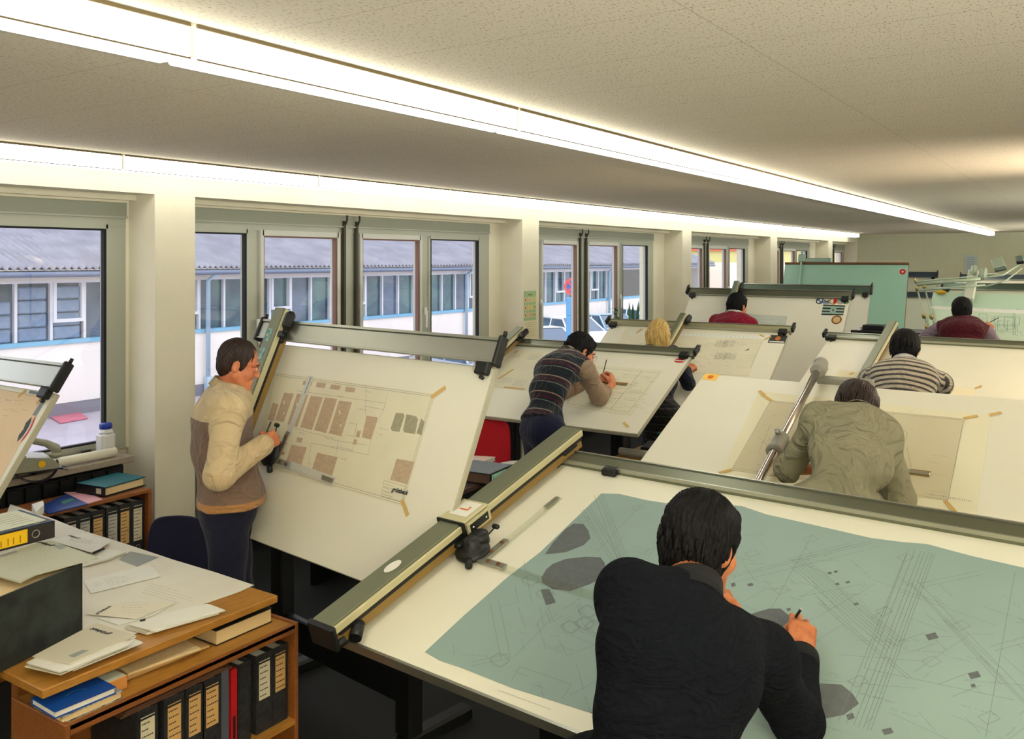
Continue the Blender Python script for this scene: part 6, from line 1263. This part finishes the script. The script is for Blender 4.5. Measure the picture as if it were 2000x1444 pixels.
        for k in range(46):
            x = RR.uniform(-.085, .085); y0 = -.105+abs(x)*.5; z1 = RR.uniform(-.27, -.16); m.tube([P(x*.8, y0, .02), P(x, y0-.005, -.06), P(x*1.05+RR.uniform(-.012, .012), y0+.004, -.13), P(x*1.1+RR.uniform(-.02, .02), y0+.01, z1)], [.008, .008, .006, .001], 5)
        ho = bobj('hair', [(vs, fs)], hm, r); obj('hair_lock', m, hm, ho, kind='stuff')
    else:
        vs, fs = hair_parts(P, M, sc, look['style'], look.get('hair_h', .005), look.get('seed', 1)); ho = bobj('hair', [(vs, fs)], hm, r)
        RR = random.Random(look.get('seed', 1)); m = MB()
        for k in range(look.get('nl', 90)):
            az = RR.uniform(-2.5, 2.5); zz = RR.uniform(-.05, .06); rr = 1.0; back = pi+az
            x, y = sin(back)*.086, cos(back)*.10-.03
            if y > .03: continue
            L = RR.uniform(.03, .055); z0 = RR.uniform(-.075, .02)
            ln = -.115 if look['style'] in ('thick', 'mop') else -.085
            z1 = max(z0-L, ln-RR.uniform(0, .012)); f0 = math.sqrt(max(.05, 1-((z0-.02)/.125)**2)); f1 = math.sqrt(max(.05, 1-((z1-.01)/.15)**2))
            m.tube([P(x*f0*1.0, y*f0-.004, z0), P(x*(f0+f1)/2*1.05, y*(f0+f1)/2-.006, (z0+z1)/2), P(x*f1*1.03, y*f1*1.0-.006, z1)], [.006, .0055, .001], 5)
        if m.v: obj('hair_lock', m, hm, ho, kind='stuff')
    # trousers / skirt
    if look.get('skirt'):
        b = Blob(.04); b.cone(pel-hipR*.06, pel+hipR*.06, .125, .125, .05); b.cone(pel-HZ*.1, pel-HZ*.52, .15, .20, .05, (Fv, .8)); b.cone(pel+HZ*.0, pel+HZ*.10, .12, .10, .04); b.cut(pel-HZ*.50, -HZ); vs, fs = b.mesh(.011); vs = wrinkle(vs, fs, .004, 26, 3)
        bobj('skirt', [(vs, fs)], look['skirt'], r, attr=lambda v: v[:, 2])
    else:
        b = Blob(.035); w = fat; b.cone(pel-hipR*.068+HZ*.01, pel+hipR*.068+HZ*.01, .113*w, .113*w, .05); b.cone(pel, pel+Uv*.10, .110*w, .100*w, .05, (Fv, .95)); b.cone(pel-hipR*.05, pel+hipR*.05, .118*w, .118*w, .04); legs(b, .016)
        b.cut(pel+Uv*.16, Uv)
        for f in feet: pass
        vs, fs = b.mesh(max(h, .009)); vs = wrinkle(vs, fs, .0035, 22, 5); bobj('trousers', [(vs, fs)], look['trousers'], r)
    for f in feet:
        f = V(*f); fd = nrm(J.get('footdir', Fv)*V(1, 1, 0)); b = Blob(.02); b.cone(f+HZ*.04-fd*.04, f+HZ*.03+fd*.14, .038, .030, .02); b.cone(f+HZ*.04, f+HZ*.10, .040, .042, .02); b.cut(f+HZ*.002, -HZ); bobj('shoe', [b.mesh(.009)], look.get('shoes', M_black), r)
    # upper garments
    g = look.get('g', .018)
    spine = [(pel+Rv*o, mid+Rv*o, 0.0, .118) for o in (-.08, 0, .08)]+[(mid+Rv*o, nk+Rv*o, 0.0, .118 if o == 0 else .105) for o in (-.11, -.06, 0, .06, .11)]; tors = [(pel, Uv)]
    segs = spine+[(SL, EL, .55, .066), (EL, WL, .55+.29, .06), (SR, ER, .55, .066), (ER, WR, .84, .06)]
    if look.get('armoff') is not None: segs = spine+[(SL, EL, look['armoff'], .066), (EL, WL, look['armoff']+.29, .06), (SR, ER, look['armoff'], .066), (ER, WR, look['armoff']+.29, .06)]
    hem = look.get('hem', .03)
    b = Blob(.035); torso(b, g)
    if look.get('loose'): b.cone(pel+Uv*.02-hipR*.05, pel+Uv*.02+hipR*.05, .112*fat+g, .112*fat+g, .05)
    if look.get('jacket'):
        jb = pel+Uv*.03; b.cone(jb-hipR*.065+Fv*.025, jb+hipR*.065+Fv*.025, .132, .132, .05); b.cone(jb+Fv*.04, mid+Fv*.03, .115, .11, .05)
    b.cut(pel-Uv*hem+HZ*0, -Uv)
    if look.get('vest'):
        for s_, e_ in ((SL, EL), (SR, ER)): o = nrm(s_-(nk-Uv*.05)); b.scut(s_+o*.012, o, .004)
    cd_ = nrm(J['head']-nk); Rn, Fn, Un = frame_from(Fv, cd_); b.ell(nk+cd_*look.get('nkc', .062), np.array([Rn, Fn, Un]), V(.072, .072, .050), .006, True)
    if not look.get('vest'):
        for s_, e_, w_, k_ in ((SL, EL, WL, look.get('sleeve_l', .95)), (SR, ER, WR, look.get('sleeve_r', .95))): arm(b, s_, e_, w_, g*.8, k_, True, look.get('cuffr'))
    vs, fs = b.mesh(look.get('ch', h)); vs = wrinkle(vs, fs, look.get('wr', .004), look.get('wf', 20), look.get('seed', 1), look.get('wdir'))
    bobj(look['top_name'], [(vs, fs)], look['top'], r, attr=seg_attr(segs, pel, Uv), midx=look.get('midx'))
    if look.get('vest'):   # shirt with sleeves underneath
        b = Blob(.03)
        for s_, e_, w_, k_ in ((SL, EL, WL, look.get('sleeve_l', .95)), (SR, ER, WR, look.get('sleeve_r', .95))): b.cone(s_-nrm(s_-nk)*.06, s_, .06, .062, .03); arm(b, s_, e_, w_, g*.9, k_); we = e_+(w_-e_)*k_; b.cone(we-nrm(w_-e_)*.03, we, .046, .046, .01)
        b.cone(nk-Uv*.06, nk+nrm(J['head']-nk)*.02, .085, .062, .03); cd_ = nrm(J['head']-nk); b.ell(nk+cd_*.075, np.array(frame_from(Fv, cd_)), V(.068, .068, .045), .006, True)
        vs, fs = b.mesh(look.get('ch', h)); vs = wrinkle(vs, fs, .0045, 26, 8); bobj('shirt', [(vs, fs)], look['shirt'], r)
    if look.get('collar'):
        cd = nrm(J['head']-nk); cen = nk+cd*.012; rr = look.get('collar_r', .066); chh = look.get('collar_h', 0); m = MB(); n = 28; rows = []
        a1 = Rv; a2 = np.cross(cd, a1); 
        if np.dot(a2, Fv) < 0: a2 = -a2
        for k in range(n+1):
            an = pi/2+.28+(2*pi-.56)*k/n; dv = a1*cos(an)+a2*sin(an); point = .022*(max(0, sin(an))**4)
            rows.append([cen+dv*(rr-.004)+cd*-.012, cen+dv*(rr-.001)+cd*(.026+chh), cen+dv*(rr+.006)+cd*(.030+chh), cen+dv*(rr+.019)-cd*(.014+point*1.3)+a2*point*.6])
        vv = [p for q in rows for p in q]; m.add(vv, [[4*k+j, 4*k+j+1, 4*k+4+j+1, 4*k+4+j] for k in range(n) for j in range(3)], 0, True); o = obj('collar', m, look['collar'], r); md = o.modifiers.new('s', 'SOLIDIFY'); md.thickness = .003
    if look.get('cuffs'):
        for e_, w_, k_ in look['cuffs'](EL, WL, ER, WR):
            c = e_+(w_-e_)*k_; d = nrm(w_-e_); m = MB(); rr = look.get('cuff_rad', .045); m.lathe(c-d*.03, [(rr*.96, 0), (rr*1.04, .004), (rr*1.02, .05), (rr*.9, .055), (rr*.85, .03)], d, 24); obj('cuff', m, look.get('cuffm', look['top']), r)
    return r, tips, (P, M, R, Fw, U)
def feet_under(pel, fdir, rdir, sp=.14, stag=.05): p = pel*V(1, 1, 0); return [p-rdir*sp+fdir*stag, p+rdir*sp-fdir*stag]
def hd(a): a = radians(a); return V(cos(a), sin(a), 0)
def onb(k, px, py, n=0): return B[k].P(*B[k].uv(px, py, n), n)
# 1 --- standing man in the two tone cardigan
pel = T(446, 985, 4.14); nk = T(446, 762, 4.14); hc = T(468, 711, 4.13)
fw = hd(53); rt = hd(53-90)
two = stripe_mat('two_tone_knit', [(0, srgb(130, 108, 92)), (.05, srgb(128, 106, 92)), (.60, srgb(128, 106, 92)), (.62, srgb(196, 176, 140))], None)
two.node_tree.nodes['Color Ramp'].color_ramp.elements[0].color = srgb(176, 130, 80)
wr = T(517, 868, 4.08); er = T(455, 893, 4.03); sr = T(432, 795, 4.10); sl = nk*2-sr-HZ*.10+V(.04, .05, .0); sl = nk-rt*.19-HZ*.055+fw*.03; sr = nk+rt*.175-HZ*.06
er = elbow_ik(sr, wr, .29, .27, -HZ*1.0-fw*.30+rt*.45)
wl = T(498, 880, 4.34); el = elbow_ik(sl, wl, .29, .26, -HZ-rt*.6)
two_attr = None
def cardi_mat():
    m = stripe_mat('two_tone_knit', [(0, srgb(172, 126, 78)), (.045, srgb(122, 100, 86)), (.415, srgb(200, 180, 142)), (.999, srgb(196, 174, 136))], None); return m
J1 = dict(pelvis=pel, neck=nk, head=hc, look=hd(48)-HZ*.36, sl=sl, sr=sr, el=el, er=er, wl=wl, wr=wr, feet=[pel*V(1, 1, 0)-rt*.13+fw*.04, pel*V(1, 1, 0)+rt*.13-fw*.04], kneedir=fw, footdir=fw, bend=.035,
          hr=dict(d=nrm(T(545, 850, 4.18)-wr), side=HZ*.8-rt*.3, back=rt+HZ*.2, pose='grip'), hl=dict(d=fw, side=HZ, back=-rt, pose='rest'))
p1, tp1, _ = person('man in a two-tone beige and brown cardigan standing at the steep board', J1, dict(hair=M_hair_br, style='receding', top=cardi_mat(), top_name='cardigan', trousers=cloth('navy_trousers', srgb(30, 32, 50), .2), g=.026, hem=-.01, jacket=True, hs=.92, armoff=.70, wr=.006, wf=16, hh=.0032, h=.008, hair_h=.0035, nl=0, seed=3, fat=1.05, collar=cloth('beige_knit_collar', srgb(190, 168, 130)), collar_r=.078,
          cuffs=lambda a, b, c, d: [(c, d, .90)], cuff_rad=.043, cuffm=cloth('beige_knit_collar', srgb(190, 168, 130)), hand_h=.0035))
tip = (tp1['r'][0]+tp1['r'][4])/2; pencil(tip-nrm(V(.25, .3, .95))*.05, V(.25, .3, .95), .12, 'short dark pencil in the hand of the man in the two-tone cardigan')
# 2 --- nearest man, dark patterned sweater
hand = onb('B5', 1556, 1250, .05); wr = T(1566, 1282, 2.50); er = T(1556, 1408, 2.26); sr = T(1462, 1240, 2.08); sl = T(1228, 1165, 2.06); nk = T(1338, 1180, 2.03); hc = T(1374, 1062, 2.24); pel = V(-.87, 1.70, .90)
sr = er+nrm(sr-er)*.29; rt = nrm((sr-sl)*V(1, 1, 0)); fw = V(-rt[1], rt[0], 0); rt0 = hd(8)
wl = T(1400, 1232, 2.30); el = elbow_ik(sl, wl, .29, .26, -HZ*.9-rt*.3+fw*.2)
dk2 = mat('dark_patterned_knit', srgb(19, 21, 30), .95, bump=.5, bscale=120, var=.5, vscale=70, aniso=(1, 1, 3), var_col=srgb(14, 18, 22), spec=.1, fold=.4)
J2 = dict(pelvis=pel, neck=nk, head=hc, look=hd(74)-HZ*.36, sl=sl, sr=sr, el=el, er=er, wl=wl, wr=wr, feet=[V(-.95, 1.50, 0), V(-.62, 1.45, 0)], kneedir=hd(95), footdir=hd(95), hipdir=rt0, bend=.07,
          hr=dict(d=nrm(V(-.12, .50, .80)), side=V(-1, 0, .0), back=V(.25, -.85, .5), pose='grip'), hl=dict(d=nrm(V(.25, .25, .75)), side=V(-.3, .1, .5), back=V(.7, -.7, 0), pose='fist'))
p2, tp2, _ = person('black haired man in a dark navy patterned sweater leaning over the nearest board', J2, dict(hair=M_hair_b, style='mop', top=dk2, top_name='sweater', trousers=cloth('charcoal_trousers', srgb(30, 30, 34)), g=.026, hem=.05, loose=True, wr=.006, wf=18, hh=.0032, h=.008, ch=.007, hair_h=.0035, nl=160, seed=5, hs=.98, collar=mat('dark_collar', srgb(11, 13, 16), .9), collar_r=.070, collar_h=.030, nkc=.082, fat=1.0,
          cuffs=lambda a, b, c, d: [(c, d, .93), (a, b, .93)], cuff_rad=.046, cuffm=mat('dark_collar', srgb(11, 13, 16), .9), hand_h=.0028, skin=mat('tanned_skin', srgb(196, 124, 78), .5, var=.15, vscale=30, spec=.35, var_col=srgb(170, 96, 60), bump=.1, bscale=120)))
tip = (tp2['r'][0]+tp2['r'][4])/2; bn = B['B5'].N; pd = nrm(bn*.7+V(.55, -.5, 0)*.8); pencil(tip-pd*.03, pd, .13, 'dark mechanical pencil in the hand of the nearest man')
# 3 --- man in the striped vest
pel = T(1060, 842, 5.82); nk = T(1108, 697, 6.08); hc = T(1135, 687, 6.20); sr = T(1126, 728, 6.02); wr = T(1196, 752, 6.33); er = onb('B2', 1172, 786, .05); rt = hd(-20)
sl = nk*2-sr-HZ*.12; sl = nk-nrm((sr-nk)*V(1, 1, 0))*.17-HZ*.05+hd(60)*.08; sr = nk+hd(-28)*.17-HZ*.07+hd(60)*.03
er = elbow_ik(sr, wr, .29, .25, -HZ*1.0+V(.1, -.3, 0)); wl = onb('B2', 1158, 742, .04); el = elbow_ik(sl, wl, .29, .26, -HZ-V(.5, 0, 0))
dg, wn, ol, lt = srgb(34, 40, 46), srgb(78, 30, 44), srgb(120, 124, 118), srgb(150, 140, 120)
vest = stripe_mat('striped_knit_vest', [(0, dg), (.36, ol), (.40, dg), (.52, wn), (.62, dg), (.74, wn), (.80, lt), (.85, dg)], .115)
J3 = dict(pelvis=pel, neck=nk, head=hc, look=hd(52)-HZ*.55, up=(0.1, .3, 1), sl=sl, sr=sr, el=el, er=er, wl=wl, wr=wr, feet=[pel*V(1, 1, 0)+hd(150)*.13, pel*V(1, 1, 0)-hd(150)*.13], kneedir=hd(60), footdir=hd(60), hipdir=hd(-30), bend=.06,
          hr=dict(d=nrm(V(-.3, .55, .5)), side=V(-.8, -.3, .3), back=V(.8, .3, .4), pose='grip'), hl=dict(d=nrm(V(.8, .5, .1)), side=V(0, .3, .3), back=V(0, -.3, 1), pose='rest'))
p3, tp3, (P, M, R, Fw, U) = person('man in a dark striped knitted vest and glasses bending over his board', J3, dict(hair=M_hair_b, style='thick', top=vest, top_name='vest', vest=True, shirt=cloth('taupe_shirt', srgb(150, 128, 106), .15, vs=10), trousers=cloth('dark_blue_trousers', srgb(26, 30, 52), .15), g=.022, hem=-.05, loose=True, wr=.004, hh=.004, h=.009, ch=.008, nl=60, seed=9, bare_fore=True, sleeve_l=.55, sleeve_r=.42, collar=cloth('taupe_shirt', srgb(150, 128, 106)), collar_r=.064, hand_h=.0045))
m = MB()
for s in (-1, 1): m.tube([P(s*.032+.021*cos(a), .106, -.002+.019*sin(a)) for a in np.linspace(0, 6.3, 22)], .0012, 5); m.tube([P(s*.053, .104, .004), P(s*.078, .06, .006), P(s*.084, .0, .004)], .0012, 5)
m.tube([P(-.012, .107, .004), P(0, .109, .007), P(.012, .107, .004)], .0012, 5); obj('glasses', m, mat('thin_metal_frame', srgb(150, 140, 110), .3, metal=.8), p3)
tip = (tp3['r'][0]+tp3['r'][4])/2; pencil(tip-nrm(V(.15, -.1, .9))*.04, V(.2, .1, .9), .15, 'dark pencil held upright by the man in the striped vest')
a, e = onb('B2', 1152, 744, .006), onb('B2', 1225, 751, .006); dd = nrm(e-a); bb = B['B2']; m = MB(); m.box(0, np.linalg.norm(e-a), -.013, .013, 0, .004, fr=(a, dd, nrm(np.cross(bb.N, dd)), bb.N)); obj('wooden_ruler', m, M_beige, label='brown wooden ruler under the hands of the man in the striped vest', cat='ruler')
# 4 --- man in the grey shirt, from behind
pel = T(1622, 1020, 3.74); nk = T(1676, 817, 4.10); hc = T(1676, 800, 4.22); sl = T(1588, 842, 4.05); sr = T(1728, 874, 3.98); er = T(1760, 972, 3.98); wr = onb('B3', 1722, 930, .05)
el = T(1541, 915, 4.16); wl = onb('B3', 1595, 905, .05)
sl = el+nrm(sl-el)*.285; sr = er+nrm(sr-er)*.285; wr = er+nrm(V(-.55, .75, .05))*.25; wl = el+nrm(V(.55, .7, -.1))*.25
gs = mat('grey_green_work_shirt', srgb(146, 142, 116), .85, bump=.25, bscale=180, var=.06, vscale=12, spec=.12, fold=.55)
J4 = dict(pelvis=pel, neck=nk, head=hc, look=hd(74)-HZ*.85, up=(0, .5, 1), sl=sl, sr=sr, el=el, er=er, wl=wl, wr=wr, feet=[pel*V(1, 1, 0)+V(-.14, -.08, 0), pel*V(1, 1, 0)+V(.14, -.05, 0)], kneedir=hd(95), footdir=hd(95), hipdir=hd(6), bend=.075,
          hr=dict(d=V(-.6, .7, 0), side=V(-.6, -.6, 0), back=HZ, pose='rest'), hl=dict(d=V(.7, .6, 0), side=V(.6, -.6, 0), back=HZ, pose='rest'))
person('man in a grey-green work shirt bent over his board, seen from behind', J4, dict(hair=M_hair_br, style='mop', top=gs, top_name='shirt', trousers=cloth('charcoal_trousers', srgb(30, 30, 34)), g=.026, hem=.02, loose=True, wr=.0085, wf=17, hh=.004, h=.009, ch=.007, nl=170, hair_h=.004, seed=12, fat=1.10, sleeve_l=.0001, sleeve_r=.97, bare_fore=True, collar=gs, collar_r=.070, cuffs=lambda a, b, c, d: [(a+(a-b)*.35, a, .95)], cuff_rad=.066, wdir=(1.2, 0, .4)))
# 5 --- blonde woman
hc = T(1287, 655, 7.06); nk = T(1286, 683, 7.02); sl = T(1258, 694, 6.96); sr = T(1314, 692, 7.05); pel = T(1291, 812, 6.86); wr = onb('B4', 1342, 722, .05); er = elbow_ik(sr, wr, .27, .25, -HZ+V(.5, 0, 0)); wl = onb('B4', 1262, 735, .05); el = elbow_ik(sl, wl, .27, .25, -HZ-V(.6, 0, 0))
plaid = stripe_mat('dark_plaid_wool', [(0, srgb(44, 46, 44)), (.2, srgb(78, 76, 70)), (.28, srgb(36, 38, 38)), (.7, srgb(60, 60, 56)), (.76, srgb(36, 38, 38))], .06)
J5 = dict(pelvis=pel, neck=nk, head=hc, look=hd(104)-HZ*.35, sl=sl, sr=sr, el=el, er=er, wl=wl, wr=wr, feet=[pel*V(1, 1, 0)-hd(0)*.09, pel*V(1, 1, 0)+hd(0)*.09], kneedir=hd(100), footdir=hd(100), hipdir=hd(5), bend=.03, hr=dict(d=V(.3, .8, .3), side=V(-1, 0, 0), back=V(.2, -.2, 1), pose='grip'))
person('blonde long haired woman in a navy top and plaid skirt, seen from behind', J5, dict(hair=M_hair_bl, style='long', top=cloth('navy_top', srgb(26, 30, 44)), top_name='top', trousers=None, skirt=plaid, g=.012, hem=.0, wr=.003, hh=.006, h=.01, ch=.010, nl=0, seed=2, fat=.9, hs=.95))
# 6 --- man in the red sweater
hc = T(1441, 598, 8.95); nk = T(1433, 617, 8.9); pel = T(1430, 722, 8.75); rt = hd(-10); sl, sr = nk-rt*.185-HZ*.07, nk+rt*.185-HZ*.09; wr = onb('B6', 1475, 655, .05); wl = onb('B6', 1420, 660, .05)
J6 = dict(pelvis=pel, neck=nk, head=hc, look=hd(72)-HZ*.35, sl=sl, sr=sr, el=elbow_ik(sl, wl, .29, .26, -HZ-rt), er=elbow_ik(sr, wr, .29, .26, -HZ+rt), wl=wl, wr=wr, feet=[pel*V(1, 1, 0)-rt*.13, pel*V(1, 1, 0)+rt*.13], kneedir=hd(80), footdir=hd(80), hipdir=rt, bend=.06)
person('man in a crimson sweater with a white collar, seen from behind', J6, dict(hair=M_hair_b, style='thick', top=cloth('crimson_knit', srgb(134, 22, 46)), top_name='sweater', trousers=cloth('charcoal_trousers', srgb(30, 30, 34)), g=.022, hem=.02, wr=.004, hh=.006, h=.011, ch=.011, nl=60, seed=21, fat=1.05, collar=cloth('white_collar', srgb(206, 202, 190)), collar_r=.07))
# 7 --- man in the grey striped sweater
hc = T(1768, 684, 5.86); nk = T(1768, 716, 5.76); pel = T(1758, 860, 5.50); rt = hd(4); sl, sr = nk-rt*.20-HZ*.10, nk+rt*.20-HZ*.10; wr = onb('B7', 1800, 772, .05); wl = onb('B7', 1735, 765, .05)
st7 = stripe_mat('grey_striped_knit', [(0, srgb(178, 170, 150)), (.58, srgb(70, 66, 68))], .036)
J7 = dict(pelvis=pel, neck=nk, head=hc, look=hd(88)-HZ*.75, up=(0, .3, 1), sl=sl, sr=sr, el=elbow_ik(sl, wl, .29, .26, -HZ-rt*1.2), er=elbow_ik(sr, wr, .29, .26, -HZ+rt*1.2), wl=wl, wr=wr, feet=[pel*V(1, 1, 0)-rt*.13, pel*V(1, 1, 0)+rt*.13], kneedir=hd(95), footdir=hd(95), hipdir=rt, bend=.08)
person('man in a grey and black striped sweater with a white collar, bent forward', J7, dict(hair=M_hair_b, style='thick', top=st7, top_name='sweater', trousers=cloth('charcoal_trousers', srgb(30, 30, 34)), g=.026, hem=.02, wr=.004, hh=.005, h=.01, ch=.008, nl=90, seed=31, fat=1.12, armoff=.5, collar=cloth('pale_blue_collar', srgb(206, 206, 206)), collar_r=.074))
# 8 --- man in the maroon vest
hc = T(1879, 607, 8.75); nk = T(1881, 626, 8.7); pel = T(1880, 745, 8.45); rt = hd(-3); sl, sr = nk-rt*.20-HZ*.09, nk+rt*.20-HZ*.11; wr = T(1931, 650, 8.95); wl = V(pel[0]-.30, pel[1]+.45, 1.12)
J8 = dict(pelvis=pel, neck=nk, head=hc, look=hd(92)-HZ*.35, sl=sl, sr=sr, el=elbow_ik(sl, wl, .29, .26, -HZ-rt*1.3), er=elbow_ik(sr, wr, .29, .26, -HZ+rt*.6), wl=wl, wr=wr, feet=[pel*V(1, 1, 0)-rt*.13, pel*V(1, 1, 0)+rt*.13], kneedir=hd(95), footdir=hd(95), hipdir=rt, bend=.06, hr=dict(d=V(.15, .3, .9), side=V(-1, 0, .2), back=V(.3, -.8, .5), pose='grip'))
p8, tp8, _ = person('man in a maroon knitted vest and mauve shirt drawing at the mint board', J8, dict(hair=M_hair_b, style='thick', top=cloth('maroon_knit', srgb(76, 20, 30)), top_name='vest', vest=True, shirt=cloth('mauve_shirt', srgb(134, 116, 130)), trousers=cloth('charcoal_trousers', srgb(30, 30, 34)), g=.024, hem=.02, wr=.003, hh=.006, h=.011, ch=.01, nl=60, seed=41, fat=1.15, sleeve_l=.9, sleeve_r=.75, collar=cloth('mauve_shirt', srgb(134, 116, 130)), collar_r=.066))
pencil(tp8['r'][0]-V(.3, .1, .3)*.05, V(.7, .1, .45), .15, 'dark pencil in the hand of the man in the maroon vest')
